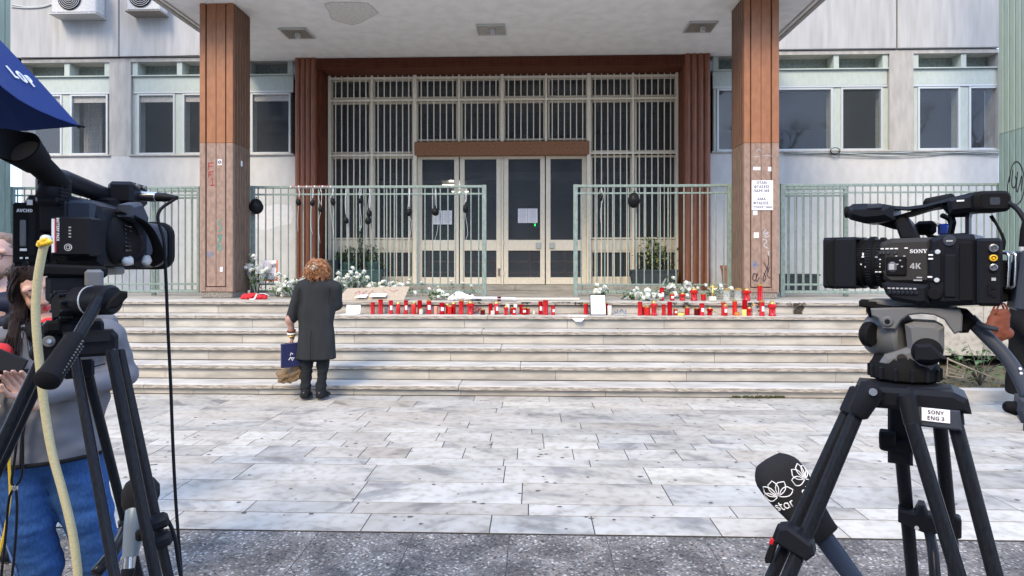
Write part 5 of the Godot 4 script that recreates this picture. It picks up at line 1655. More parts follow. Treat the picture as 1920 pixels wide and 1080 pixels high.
# ---- candles: kind, centre, base and top in the picture, width, colour, tags
func candle(label: String, group: String, kind: int, px: float, base: float, top: float, wpx: float, shade: String, sticker: bool, level: float, zr: Vector2) -> void:
	var z := clampf(remap(base, 586.0, 596.5, zr.x, zr.y), zr.x, zr.y)
	var p := onz(px, base, z)
	var sc := 132.0 * (9.1 / (7.57 - z))
	var h := (base - top) / sc
	var r := wpx / sc * 0.5
	var o := thing("candle", label, "candle", Vector3(p.x, level + 0.0025, z), rng.randf() * 0.5, group)
	var st := start()
	var m: Material = M[shade]
	var lid := start()
	if kind == 0:
		lathe(st, [Vector2(0, 0), Vector2(r * 1.04, 0), Vector2(r * 1.06, 0.012), Vector2(r * 0.95, 0.02), Vector2(r * 0.97, h * 0.86), Vector2(r, h * 0.9), Vector2(r * 0.8, h * 0.92), Vector2(0, h * 0.92)], Transform3D.IDENTITY, 18)
		lathe(lid, [Vector2(0, h * 0.9), Vector2(r * 1.03, h * 0.9), Vector2(r * 1.03, h * 0.97), Vector2(r * 0.8, h), Vector2(0, h)], Transform3D.IDENTITY, 18)
	elif kind == 1:
		lathe(st, [Vector2(0, 0), Vector2(r * 0.85, 0), Vector2(r * 0.88, 0.012), Vector2(r * 0.72, 0.025), Vector2(r * 0.72, h * 0.5), Vector2(r * 1.0, h * 0.58), Vector2(r * 1.02, h * 0.72), Vector2(r * 0.74, h * 0.79), Vector2(r * 0.62, h * 0.83), Vector2(0, h * 0.83)], Transform3D.IDENTITY, 18)
		lathe(lid, [Vector2(0, h * 0.8), Vector2(r * 0.68, h * 0.8), Vector2(r * 0.68, h * 0.87), Vector2(r * 0.62, h * 0.9), Vector2(r * 0.5, h * 0.96), Vector2(r * 0.2, h), Vector2(0, h)], Transform3D.IDENTITY, 18)
	else:
		lathe(st, [Vector2(0, 0), Vector2(r * 0.92, 0), Vector2(r, 0.008), Vector2(r, h * 0.84), Vector2(r * 0.85, h * 0.88), Vector2(0, h * 0.86)], Transform3D.IDENTITY, 18)
		if kind == 2: lathe(lid, [Vector2(0, h * 0.85), Vector2(r * 1.02, h * 0.85), Vector2(r * 1.02, h * 0.93), Vector2(r * 0.7, h), Vector2(r * 0.6, h * 0.95), Vector2(0, h * 0.94)], Transform3D.IDENTITY, 18)
		else: rod(lid, Vector3(0, h * 0.85, 0), Vector3(0.002, h, 0), 0.0025)
	obj("jar" if kind < 3 else "wax", st, m, o)
	var lid_m: Material = M.gold if kind == 1 or kind == 2 or (kind == 0 and int(px) % 3 == 0) else M.candle_red1 if kind == 0 else M.black_matt
	if kind == 0 and shade == "candle_white": lid_m = M.candle_white
	obj("lid" if kind < 3 else "wick", lid, lid_m, o)
	if sticker:
		var lb := start()
		var rr := r * 1.0 if kind != 1 else r * 0.75
		lb.set_smooth_group(1)
		for i in 6:
			var a0 := PI * 0.5 + lerpf(-0.6, 0.6, i / 6.0)
			var a1 := PI * 0.5 + lerpf(-0.6, 0.6, (i + 1) / 6.0)
			quad(lb, Vector3(cos(a0) * rr, h * 0.3, sin(a0) * rr) * Vector3(1.01, 1, 1.01), Vector3(cos(a1) * rr, h * 0.3, sin(a1) * rr) * Vector3(1.01, 1, 1.01), Vector3(cos(a1) * rr, h * 0.62, sin(a1) * rr) * Vector3(1.01, 1, 1.01), Vector3(cos(a0) * rr, h * 0.62, sin(a0) * rr) * Vector3(1.01, 1, 1.01), Vector3(0, 0, 1))
		obj("label", lb, M.paper, o)
func kind_words(kind: int, shade: String, h: float, sticker: bool) -> String:
	var c := "red"
	if shade == "candle_white": c = "white"
	elif shade == "candle_pink": c = "pale pink"
	elif shade == "candle_orange": c = "orange"
	elif shade == "candle_dark": c = "dark red"
	elif shade == "clear_glass": c = "clear glass"
	elif shade == "petal_yellow": c = "yellow"
	var size := "tall " if h > 26.0 else "short " if h < 15.0 else ""
	return size + c + [" votive candle", " lantern candle", " jar candle", " pillar candle"][kind] + (" with white label" if sticker else "")
func build_candles() -> void:
	var step := 0.12 + RISE * 4
	var left := [
		[0, 698.8, 587, 565, 8, 0, 0], [0, 713.7, 587.5, 560.5, 9, 0, 0], [0, 733, 587.5, 562, 8, 0, 1], [2, 746.7, 588, 566, 8, 0, 0], [0, 761, 587.5, 562, 8, 0, 1], [2, 775.6, 588, 566, 9, 2, 0], [0, 787, 588, 562, 8.5, 1, 0], [2, 789.5, 590.5, 579, 7, 4, 0], [0, 804.4, 587, 560, 9.5, 0, 1], [3, 817.4, 587, 570.5, 8, 3, 0], [0, 829, 588.5, 567, 10, 1, 1], [2, 839, 586, 567, 7, 0, 0], [2, 843.5, 589, 572.5, 8, 2, 0], [2, 850.6, 587, 565, 8, 1, 0], [0, 864.9, 588, 560.5, 9.5, 0, 0], [1, 882.3, 588, 562.5, 15, 0, 0], [2, 905, 591, 581, 9, 6, 0], [0, 920, 588.5, 568, 8, 1, 0], [3, 924, 592, 583.5, 8, 4, 0], [2, 931, 589, 565.5, 8.5, 0, 1], [1, 948.6, 592, 574.5, 9, 0, 0], [3, 952, 588.5, 566, 7.5, 4, 0], [2, 960, 587, 574, 7, 0, 0], [3, 966.5, 588.5, 566, 7, 4, 0], [0, 964, 591, 577.5, 7.5, 0, 1], [0, 977.5, 586, 568, 8, 1, 0], [2, 983, 590, 576, 10, 1, 1], [2, 990, 588.5, 576, 7, 0, 0], [3, 1001.3, 588.5, 580.5, 5, 4, 0], [0, 1013.5, 588.5, 564, 8, 1, 1], [0, 1022.8, 590, 563, 10, 0, 0], [0, 1037, 590.5, 573.5, 8, 0, 1], [0, 1098.4, 586.5, 565, 8.5, 0, 0]]
	var right := [
		[0, 1137.5, 588, 565, 6, 1, 0], [3, 1143, 591, 571, 8, 4, 0], [0, 1199.8, 592.5, 567.5, 8.5, 0, 0], [2, 1207.5, 590, 573, 7, 1, 0], [2, 1213.5, 592.5, 575, 11, 2, 0], [1, 1226.3, 593.5, 565.5, 13, 0, 0], [2, 1236.5, 591, 579, 6.5, 7, 0], [0, 1244.6, 591, 571, 7.5, 0, 0], [0, 1255.8, 591.5, 566.5, 9, 1, 0], [2, 1266.5, 590.5, 578, 8, 0, 1], [2, 1277, 594, 587.5, 12, 8, 0], [2, 1288.5, 590.5, 575, 9, 0, 0], [2, 1306.5, 591, 577, 10, 6, 0], [0, 1316, 592.5, 570, 9, 0, 1], [1, 1330.8, 591, 576, 12, 1, 0], [2, 1339.3, 593, 586, 9, 9, 0], [0, 1356.5, 591, 565.5, 8.5, 0, 0], [2, 1359.8, 594.5, 573.5, 8.5, 0, 1], [0, 1377.6, 590, 562, 9, 2, 0], [2, 1382, 594, 587, 9, 5, 0], [0, 1396.4, 589, 561, 9.5, 1, 0], [3, 1395.5, 594.5, 581.5, 8.5, 8, 0], [1, 1404.8, 593, 576.5, 10.5, 0, 0], [2, 1413.8, 591.5, 570, 9, 7, 0], [0, 1428.6, 594, 565.5, 9.5, 0, 1], [1, 1448, 595, 567.5, 16, 0, 0]]
	var upper := [[0, 1241, 564, 540, 8.5, 0, 1], [2, 1260.3, 564.5, 551, 8.5, 0, 1], [1, 1279.6, 564.5, 549.5, 12, 0, 0], [1, 1301.3, 564, 540, 15, 0, 0], [2, 1319, 564.5, 551, 9, 0, 0], [2, 1362.3, 561, 538.5, 12, 7, 0], [2, 1383.7, 561, 538, 13, 7, 0], [1, 1400, 564.5, 541, 15.5, 0, 0], [0, 1425, 564.5, 534, 9.5, 0, 0]]
	var shades := ["candle_red0", "candle_red1", "candle_red2", "candle_pink", "candle_white", "candle_orange", "candle_dark", "clear_glass", "petal_yellow", "clear_glass"]
	for row in [[left, "%s, %s from left, left of framed sheet", "candles on the step left of the framed sheet", step, Vector2(-1.84, -1.60)], [right, "%s, %s from left, right of framed sheet", "candles on the step right of the framed sheet", step, Vector2(-1.84, -1.57)], [upper, "%s, %s from left on the landing edge", "candles on the landing", LAND, Vector2(-2.3, -2.0)]]:
		var list: Array = row[0]
		for i in list.size():
			var c: Array = list[i]
			if i == 32:
				candle("red votive candle standing alone just left of the framed sheet", row[2], c[0], c[1], c[2], c[3], c[4], shades[c[5]], c[6] == 1, row[3], row[4])
			else:
				candle(row[1] % [kind_words(c[0], shades[c[5]], c[2] - c[3], c[6] == 1), ordinal(i)], row[2], c[0], c[1], c[2], c[3], c[4], shades[c[5]], c[6] == 1, row[3], row[4])
	# a small dark glass on the landing edge by the opening
	var p := ony(938, 563, LAND)
	var g := start()
	lathe(g, [Vector2(0, 0), Vector2(0.026, 0), Vector2(0.03, 0.07), Vector2(0.025, 0.07), Vector2(0.022, 0.01), Vector2(0, 0.01)], Transform3D.IDENTITY, 16)
	tag(obj("burnt_glass", g, M.candle_dark), "small dark burnt candle glass alone on the landing edge before the doors", "candle").position = Vector3(p.x, LAND + 0.002, -1.98)
	# marker scrawl on the top riser behind the candles
	var rz := EDGE - 0.0345
	var stairs := get_node("stairs")
	strokes(stairs, "graffiti_scrawl", [[[722, 577], [721, 586]], [[719, 577], [726, 576]], [[736, 586], [739, 577], [742, 586]], [[752, 577], [752, 586], [757, 585]], [[770, 578], [766, 581], [770, 584], [766, 587]], [[795, 577], [799, 586]], [[799, 577], [795, 586]]], rz, 0.012, M.graffiti_pale, false)
	strokes(stairs, "graffiti_scrawl", [[[889, 577], [888, 585], [893, 584], [892, 578], [897, 577], [896, 585], [901, 577], [903, 585]], [[955, 577], [956, 585], [961, 577], [963, 585]]], rz, 0.012, M.graffiti_red)
	strokes(stairs, "graffiti_scrawl", [[[1162, 585], [1166, 580], [1170, 587], [1174, 581]], [[1152, 583], [1156, 587], [1158, 580]]], rz, 0.012, M.graffiti_blue)

# ---- people
func hand_bones(xf: Transform3D, curl: Array, thumb := 1.0, size := 1.0, spread := 1.0) -> Array:   # wrist at the origin, fingers towards -y, palm facing +z, thumb on the side of +x
	var out := []
	var P := func(x: float, y: float, z: float) -> Vector3: return xf * (Vector3(x * thumb, y, z) * size)
	for k in 4:
		var x := 0.030 - 0.020 * k
		out.append([P.call(x * 0.55, -0.01, 0), P.call(x, -0.085 + absf(k - 1.3) * 0.004, 0), 0.013 * size, 0.0105 * size])
	out.append([P.call(0, 0.03, 0), P.call(0, -0.015, 0), 0.024 * size, 0.024 * size])
	var lens := [0.076, 0.086, 0.08, 0.064]
	for k in 4:
		var x := 0.030 - 0.020 * k
		var base := Vector3(x, -0.085 + absf(k - 1.3) * 0.004, 0)
		var a := 0.0
		var at := base
		for j in 3:
			a += float(curl[k]) * [0.8, 1.1, 0.7][j]
			var l: float = lens[k] * [0.45, 0.3, 0.25][j]
			var nx := at + Vector3(x * 0.12 * spread, -cos(a), sin(a)).normalized() * l
			var r0: float = [0.0092, 0.0085, 0.0076][j]
			var r1: float = [0.0085, 0.0076, 0.0062][j]
			out.append([P.call(at.x, at.y, at.z), P.call(nx.x, nx.y, nx.z), r0 * size, r1 * size])
			at = nx
	out.append([P.call(0.022, -0.02, 0.004), P.call(0.046, -0.055, 0.02), 0.014 * size, 0.0105 * size])
	out.append([P.call(0.046, -0.055, 0.02), P.call(0.05, -0.085, 0.036), 0.0105 * size, 0.0095 * size])
	out.append([P.call(0.05, -0.085, 0.036), P.call(0.044, -0.108, 0.046), 0.0095 * size, 0.0075 * size])
	return out
func joined_mesh(list: Array) -> ArrayMesh:
	var st := SurfaceTool.new()
	for m in list: st.append_from(m, 0, Transform3D.IDENTITY)
	return st.commit()
func strands(st: SurfaceTool, roots: Array, n: int, gen: Callable, r: float) -> void:
	for i in n:
		var pts: Array = gen.call(i)
		var rr := []
		for k in pts.size(): rr.append(r * (1.0 - 0.75 * float(k) / (pts.size() - 1)))
		tube(st, pts, rr, 4)

func build_woman() -> void:
	var at := ony(588, 749, 0.0)
	var w := thing("person", "woman with curly ginger hair in a dark grey coat seen from behind", "person", Vector3(at.x, 0.0, at.z), -0.02)
	var V := func(px: float, py: float, z: float) -> Vector3: return Vector3((px - 588.0) / 161.0, (749.0 - py) / 161.0, z)
	var el: Vector3 = V.call(545, 600, 0.03)
	var wr: Vector3 = V.call(546, 634, -0.02)
	var er: Vector3 = V.call(628, 572, -0.05)
	var wrr := Vector3(0.15, 1.27, -0.24)
	# continuous body
	var bones := [
		[Vector3(0.05, 1.49, -0.02), Vector3(0.078, 0.105, 0.095)], [Vector3(0.05, 1.40, -0.01), Vector3(0.05, 1.30, 0), 0.055, 0.06],
		[Vector3(-0.1, 1.28, 0), Vector3(0.19, 1.28, 0), 0.07, 0.07], [Vector3(0.04, 1.25, 0), Vector3(0.035, 0.8, 0), 0.17, 0.18, Vector3(1, 1, 0.72)],
		[Vector3(-0.15, 1.28, 0), el, 0.06, 0.045], [el, wr, 0.043, 0.03], [Vector3(0.24, 1.28, 0), er, 0.06, 0.045], [er, wrr, 0.043, 0.03],
		[Vector3(-0.05, 0.8, 0), Vector3(-0.08, 0.42, 0), 0.08, 0.046], [Vector3(-0.08, 0.42, 0), Vector3(-0.088, 0.09, 0.02), 0.046, 0.034],
		[Vector3(0.12, 0.8, 0), Vector3(0.11, 0.42, 0), 0.08, 0.046], [Vector3(0.11, 0.42, 0), Vector3(0.095, 0.09, 0.02), 0.046, 0.034],
		[Vector3(-0.088, 0.05, 0.03), Vector3(-0.1, 0.03, -0.13), 0.035, 0.028], [Vector3(0.095, 0.05, 0.03), Vector3(0.11, 0.03, -0.13), 0.035, 0.028]]
	var hl := body(hand_bones(Transform3D(Basis(Vector3.UP, -1.3) * Basis(Vector3.FORWARD, 0.1), wr), [1.2, 1.2, 1.2, 1.2], -1.0, 0.95), 0.005, 0.006)
	var hr := body(hand_bones(Transform3D(Basis(Vector3.UP, 2.0) * Basis(Vector3.RIGHT, 2.7), wrr), [0.5, 0.6, 0.7, 0.8], 1.0, 0.95), 0.006, 0.006)
	place(joined_mesh([body(bones, 0.014, 0.04), hl, hr]), "body", M.skin_old, w)
	# trousers
	place(body([[Vector3(-0.045, 0.75, 0), Vector3(-0.078, 0.42, 0), 0.098, 0.070], [Vector3(-0.078, 0.42, 0), Vector3(-0.086, 0.10, 0.02), 0.068, 0.047], [Vector3(0.12, 0.75, 0), Vector3(0.11, 0.42, 0), 0.098, 0.070], [Vector3(0.11, 0.42, 0), Vector3(0.093, 0.10, 0.02), 0.068, 0.047],
		[Vector3(-0.086, 0.15, 0.02), Vector3(-0.086, 0.11, 0.02), 0.062, 0.056], [Vector3(0.093, 0.15, 0.02), Vector3(0.093, 0.11, 0.02), 0.062, 0.056]], 0.011, 0.02, [[Vector3.DOWN, -0.075]], 0.012, 9.0, Vector3(1, 2.2, 1)), "trousers", M.trouser_black, w)
	for s in [[-0.088, -0.1, 1.0], [0.095, 0.108, -1.0]]:
		var sh := place(body([[Vector3(s[0], 0.055, 0.04), Vector3(s[1], 0.045, -0.05), 0.047, 0.046], [Vector3(s[1], 0.045, -0.05), Vector3(s[1] * 1.04, 0.03, -0.16), 0.046, 0.034], [Vector3(s[0], 0.1, 0.035), Vector3(s[0], 0.05, 0.03), 0.048, 0.05]], 0.009, 0.03, [[Vector3.DOWN, -0.024]]), "shoe", M.shoe_black, w)
		var so := start()
		var c: Array = []
		for i in 18:
			var a := TAU * i / 18.0
			c.append(Vector2(s[0] + (s[1] - s[0]) * 0.5 + cos(a) * 0.050, -(-0.06) + sin(a) * 0.128))
		prism(so, c, 0.0, 0.027, 0.004, Transform3D(Basis(Vector3.RIGHT, Vector3.FORWARD, Vector3.UP), Vector3.ZERO))
		obj("sole", so, M.shoe_sole, sh)
		var tab := start()
		box(tab, Vector3(s[0], 0.085, 0.084), Vector3(0.016, 0.03, 0.006), 0.002)
		obj("heel_tab", tab, M.shoe_sole, sh)
	# coat
	var coat := [
		[Vector3(-0.105, 1.305, 0), Vector3(0.195, 1.305, 0), 0.078, 0.078], [Vector3(0.045, 1.26, 0.0), Vector3(0.04, 1.0, 0), 0.187, 0.20, Vector3(1, 1, 0.7)],
		[Vector3(0.04, 1.0, 0), Vector3(0.032, 0.42, 0.0), 0.197, 0.247, Vector3(1, 1, 0.7)],
		[Vector3(-0.155, 1.285, 0), V.call(546, 598, 0.02), 0.078, 0.058], [Vector3(0.25, 1.285, 0), er, 0.08, 0.07], [er, er.lerp(wrr, 0.75), 0.068, 0.05], [Vector3(0.05, 1.37, 0.0), Vector3(0.05, 1.33, 0.0), 0.085, 0.1]]
	place(body(coat, 0.011, 0.03, [[Vector3.DOWN, -0.475]], 0.02, 3.2, Vector3(1.6, 0.45, 1.6)), "coat", M.coat_grey, w)
	var col := start()
	var ring := []
	for i in 21:
		var a := -0.3 + (PI + 0.6) * i / 20.0
		ring.append(Vector3(0.05 + cos(a) * 0.098, 1.395 + 0.008 * sin(i * 1.0), 0.0 + sin(a) * 0.088))
	tube(col, ring, 0.022, 8)
	obj("collar", col, M.cloth_black, w)
	for sgn in [-1.0, 1.0]:
		var seam := start()
		tube(seam, smooth_path([Vector3(0.045 + sgn * 0.17, 1.36, 0.05), Vector3(0.045 + sgn * 0.18, 1.25, 0.104), Vector3(0.045 + sgn * 0.175, 1.12, 0.112)], 5), 0.0035, 5)
		obj("seam", seam, M.cloth_black, w)
		var ep := start()
		box(ep, Vector3.ZERO, Vector3(0.11, 0.012, 0.04), 0.005, Transform3D(Basis(Vector3.BACK, -sgn * 0.35), Vector3(0.045 + sgn * 0.165, 1.383, 0.01)))
		obj("epaulette", ep, M.coat_grey, w)
	var vent := start()
	tube(vent, smooth_path([Vector3(0.04, 0.82, 0.175), Vector3(0.035, 0.65, 0.188), Vector3(0.033, 0.48, 0.192)], 4), 0.004, 5)
	obj("seam", vent, M.cloth_black, w)
	# hair: a curly mass and curls
	place(body([[Vector3(0.05, 1.535, 0.0), Vector3(0.115, 0.105, 0.115)], [Vector3(-0.01, 1.47, 0.03), Vector3(0.085, 0.085, 0.085)], [Vector3(0.11, 1.47, 0.03), Vector3(0.085, 0.085, 0.085)], [Vector3(0.05, 1.44, 0.05), Vector3(0.10, 0.06, 0.07)]], 0.009, 0.03, [], 0.035, 16.0), "hair", M.hair_red, w)
	for kind in 2:
		var curls := start()
		strands(curls, [], 230 if kind == 0 else 22, func(_i: int) -> Array:
			var a := rng.randf_range(-0.5, PI + 0.5)
			var up := rng.randf_range(-0.75, 1.25)
			if kind == 1:
				a = rng.randf_range(1.2, 2.3)
				up = rng.randf_range(0.25, 0.95)
			var d := Vector3(cos(a) * cos(up), sin(up), sin(a) * cos(up))
			var p := Vector3(0.05, 1.50, 0.0) + d * Vector3(0.132, 0.128, 0.12)
			var pts := []
			var sw := rng.randf() * TAU
			for k in 6:
				pts.append(p + Vector3(sin(sw + k * 1.3) * 0.014, -0.011 * k, cos(sw + k * 1.3) * 0.012) + d * 0.006 * k)
			return pts, 0.007)
		obj("curls", curls, M.hair_red if kind == 0 else M.hair_light, w).set_meta("kind", "stuff")
	for k in 3:
		var br := start()
		var pts := []
		for i in 15: pts.append(wr.lerp(el, 0.12 + 0.13 * k) + aim(wr, el).basis * Vector3(cos(TAU * i / 14.0), 0, sin(TAU * i / 14.0)) * (0.04 + 0.002 * k))
		tube(br, pts, 0.009 if k != 1 else 0.012, 6)
		obj("bracelet", br, [M.gold, M.petal, M.leather_brown][k], w)
	# bags hanging from her left hand
	var hp := Vector3(at.x, 0, at.z) + wr + Vector3(0.0, -0.085, 0.0)
	var bag := thing("paper_bag", "glossy navy blue paper carrier bag hanging from the woman's hand", "bag", hp)
	var bp := start()
	var bc: Vector3 = V.call(548, 665, 0.05) - wr + Vector3(0, 0.085, 0)
	var bxf := Transform3D(Basis(Vector3.UP, 0.5) * Basis(Vector3.BACK, 0.06), bc)
	prism(bp, [Vector2(-0.115, -0.135), Vector2(0.115, -0.135), Vector2(0.1, 0.135), Vector2(-0.1, 0.135)], -0.035, 0.035, 0.004, bxf)
	obj("bag_body", bp, M.paper_navy, bag)
	for s in [-0.03, 0.03]:
		var h := start()
		tube(h, smooth_path([bxf * Vector3(-0.05, 0.13, s), Vector3(0, 0.0, 0), bxf * Vector3(0.05, 0.13, s)], 5), 0.005, 6)
		obj("handle", h, M.gold, bag)
	var mark := start()
	ribbon(mark, [Vector2(-0.03, -0.05), Vector2(-0.01, -0.02), Vector2(0.01, -0.06), Vector2(0.03, -0.03), Vector2(0.0, -0.03)], 0.01, bxf * Transform3D(Basis(), Vector3(0, 0, 0.037)))
	ribbon(mark, [Vector2(-0.01, 0.0), Vector2(0.0, 0.03), Vector2(0.02, 0.01)], 0.009, bxf * Transform3D(Basis(), Vector3(0, 0, 0.037)))
	obj("printed_mark", mark, M.white_print, bag)
	var hb := thing("handbag", "slumped shiny brown handbag hanging below the navy paper bag", "bag", hp + (V.call(541, 701, -0.04) - wr + Vector3(0, 0.085, 0)))
	place(body([[Vector3(-0.07, -0.02, 0), Vector3(0.08, 0.02, 0), 0.085, 0.09, Vector3(1, 0.95, 0.6)], [Vector3(-0.10, -0.06, 0), Vector3(0.09, -0.02, 0), 0.05, 0.06, Vector3(1, 1, 0.8)]], 0.009, 0.03, [], 0.025, 12.0), "pouch", M.sequin_brown, hb)
	for s in [-1, 1]:
		var h := start()
		tube(h, smooth_path([Vector3(-0.05, 0.07, s * 0.03), hp - hb.position + Vector3(0.005 * s, -0.01, 0), Vector3(0.09, 0.09, s * 0.03)], 6), 0.007, 6)
		obj("strap", h, M.leather_brown, hb)

func build_reporter() -> void:
	var at := ond(99, 1151, 2.87)
	at.y = 0.0
	var w := thing("person", "woman in a grey softshell jacket and blue jeans looking down at her phone", "person", at, 0.58)
	var inv := Basis(Vector3.UP, -0.58)
	var V := func(px: float, py: float, z: float) -> Vector3: return inv * (Basis(Vector3.UP, 0.58) * Vector3((px - 110.0) / 418.0, (1151.0 - py) / 418.0, z))
	var HD: Vector3 = V.call(91, 541, 0.02)
	var tilt := Transform3D(Basis(Vector3.BACK, 0.22) * Basis(Vector3.RIGHT, 0.42) * Basis(Vector3.UP, 0.12), HD)
	var T := func(x: float, y: float, z: float) -> Vector3: return tilt * Vector3(x, y, z)
	var eL: Vector3 = V.call(218, 712, 0.03)
	var wL := Vector3(-0.055, 1.02, 0.27)
	var eR := Vector3(-0.33, 0.98, 0.06)
	var wR := Vector3(-0.245, 1.035, 0.26)
	var head_b := [
		[T.call(0, 0.03, -0.015), Vector3(0.076, 0.095, 0.09)], [T.call(0, -0.02, 0.03), Vector3(0.062, 0.085, 0.055)], [T.call(0, -0.085, 0.05), Vector3(0.028, 0.024, 0.026)],
		[T.call(0, 0.025, 0.086), T.call(0, -0.02, 0.102), 0.009, 0.013], [T.call(-0.012, -0.022, 0.092), T.call(0.012, -0.022, 0.092), 0.009, 0.009],
		[T.call(-0.036, -0.025, 0.062), Vector3(0.024, 0.022, 0.02)], [T.call(0.036, -0.025, 0.062), Vector3(0.024, 0.022, 0.02)],
		[T.call(-0.05, 0.038, 0.064), T.call(0.05, 0.038, 0.064), 0.014, 0.014],
		[T.call(-0.031, 0.016, 0.072), Vector3(0.016, 0.012, 0.012)], [T.call(0.031, 0.016, 0.072), Vector3(0.016, 0.012, 0.012)],
		[T.call(-0.077, 0.0, -0.01), Vector3(0.012, 0.03, 0.02)], [T.call(0.077, 0.0, -0.01), Vector3(0.012, 0.03, 0.02)],
		[T.call(0, -0.05, -0.02), Vector3(-0.01, 1.27, 0.0), 0.052, 0.06]]
	var bones := [[HD, Vector3(0.0, 1.28, 0), 0.05, 0.06], [Vector3(-0.16, 1.23, 0), Vector3(0.19, 1.23, 0), 0.07, 0.07], [Vector3(0.0, 1.2, 0), Vector3(-0.01, 0.8, -0.02), 0.15, 0.16, Vector3(1, 1, 0.7)],
		[Vector3(0.22, 1.22, 0), eL, 0.06, 0.045], [eL, wL, 0.043, 0.028], [Vector3(-0.2, 1.22, 0), eR, 0.06, 0.045], [eR, wR, 0.043, 0.028],
		[Vector3(-0.11, 0.74, -0.02), Vector3(-0.075, 0.40, 0.01), 0.07, 0.055], [Vector3(-0.075, 0.40, 0.01), Vector3(-0.03, 0.08, 0), 0.055, 0.035], [Vector3(0.07, 0.74, -0.02), Vector3(0.135, 0.40, 0.01), 0.07, 0.055], [Vector3(0.135, 0.40, 0.01), Vector3(0.185, 0.08, 0), 0.055, 0.035]]
	var hl := body(hand_bones(Transform3D(Basis(Vector3(0.35, -0.55, 0.75).normalized().cross(Vector3(-0.2, 0.5, 0.84)).normalized(), Vector3(0.93, -0.12, -0.1).normalized(), Vector3.BACK).orthonormalized(), wL), [0.35, 0.4, 0.45, 0.5], 1.0, 1.0), 0.0035, 0.006)
	var hr := body(hand_bones(Transform3D(Basis(Vector3(0.1, 0.9, 0.3), Vector3(-0.75, -0.25, -0.5), Vector3(-0.2, -0.35, 0.9)).orthonormalized(), wR), [0.55, 0.6, 0.65, 0.7], 1.0, 1.0), 0.0035, 0.006)
	place(joined_mesh([body(bones, 0.016, 0.04), body(head_b, 0.005, 0.014), hl, hr]), "body", M.skin, w)
	# face details
	var lips := place(body([[T.call(-0.021, -0.052, 0.081), T.call(0.0, -0.049, 0.091), 0.0045, 0.0065], [T.call(0.021, -0.052, 0.081), T.call(0.0, -0.049, 0.091), 0.0045, 0.0065], [T.call(-0.017, -0.056, 0.082), T.call(0.0, -0.060, 0.089), 0.0045, 0.008], [T.call(0.017, -0.056, 0.082), T.call(0.0, -0.060, 0.089), 0.0045, 0.008]], 0.003, 0.004), "lips", M.lips, w)
	for s in [-1.0, 1.0]:
		var lash := start()
		tube(lash, smooth_path([T.call(s * 0.016, 0.009, 0.082), T.call(s * 0.031, 0.005, 0.086), T.call(s * 0.046, 0.01, 0.078)], 4), [0.001, 0.002, 0.0026, 0.003, 0.003, 0.003, 0.0026, 0.002, 0.001], 6)
		obj("eyelashes", lash, M.hair_dark, w)
		var brow := start()
		tube(brow, smooth_path([T.call(s * 0.014, 0.036, 0.083), T.call(s * 0.034, 0.042, 0.080), T.call(s * 0.052, 0.034, 0.068)], 4), [0.002, 0.003, 0.0034, 0.0034, 0.003, 0.003, 0.0026, 0.002, 0.001], 6, 0.6)
		obj("eyebrow", brow, M.hair_dark, w)
	# long dark hair
	place(body([[T.call(0, 0.055, -0.035), Vector3(0.094, 0.085, 0.095)], [T.call(-0.072, 0.0, -0.015), Vector3(0.03, 0.10, 0.06)], [T.call(0.074, 0.0, -0.015), Vector3(0.028, 0.10, 0.06)], [T.call(-0.075, -0.02, 0.0), Vector3(-0.125, 1.26, 0.10), 0.032, 0.028], [T.call(0.07, -0.05, -0.02), Vector3(0.06, 1.25, 0.06), 0.035, 0.04], [T.call(0, 0, -0.06), Vector3(-0.05, 1.22, -0.1), 0.07, 0.09]], 0.007, 0.02, [], 0.012, 22.0, Vector3(2, 0.3, 2)), "hair", M.hair_dark, w)
	var hs := start()
	strands(hs, [], 170, func(i: int) -> Array:
		var s := -1.0 if i % 3 < 2 else 1.0
		var j := Vector3(rng.randfn(), rng.randfn(), rng.randfn()) * 0.008
		var root: Vector3 = T.call(s * rng.randf_range(0.0, 0.06), 0.13 - rng.randf() * 0.03, rng.randf_range(-0.03, 0.03))
		var m1: Vector3 = T.call(s * 0.092, 0.03, rng.randf_range(-0.03, 0.04)) + j
		var m2: Vector3 = T.call(s * 0.088, -0.07, rng.randf_range(0.0, 0.05)) + j * 1.5
		var e1 := Vector3(-0.125, 1.24, 0.11) if s < 0 else Vector3(0.06, 1.26, 0.08)
		var e2 := Vector3(-0.135, 1.06 + rng.randf() * 0.1, 0.17) if s < 0 else Vector3(0.07, 1.2, 0.1)
		return smooth_path([root, m1, m2, e1 + j * 2.0, e2 + j * 3.0], 3), 0.0045)
	obj("hair_strands", hs, M.hair_dark, w).set_meta("kind", "stuff")
	# scarf and red top at the neck
	place(body([[Vector3(-0.13, 1.30, 0.02), Vector3(-0.03, 1.26, 0.10), 0.045, 0.045], [Vector3(-0.03, 1.26, 0.10), Vector3(0.08, 1.31, 0.02), 0.045, 0.045], [Vector3(-0.13, 1.30, -0.02), Vector3(0.08, 1.32, -0.05), 0.05, 0.05]], 0.008, 0.02, [], 0.012, 18.0), "scarf", M.cloth_black, w)
	place(body([[Vector3(0.0, 1.275, 0.085), Vector3(0.0, 1.17, 0.118), 0.062, 0.04, Vector3(1, 1, 0.5)]], 0.007, 0.01), "red_top", M.cloth_red, w)
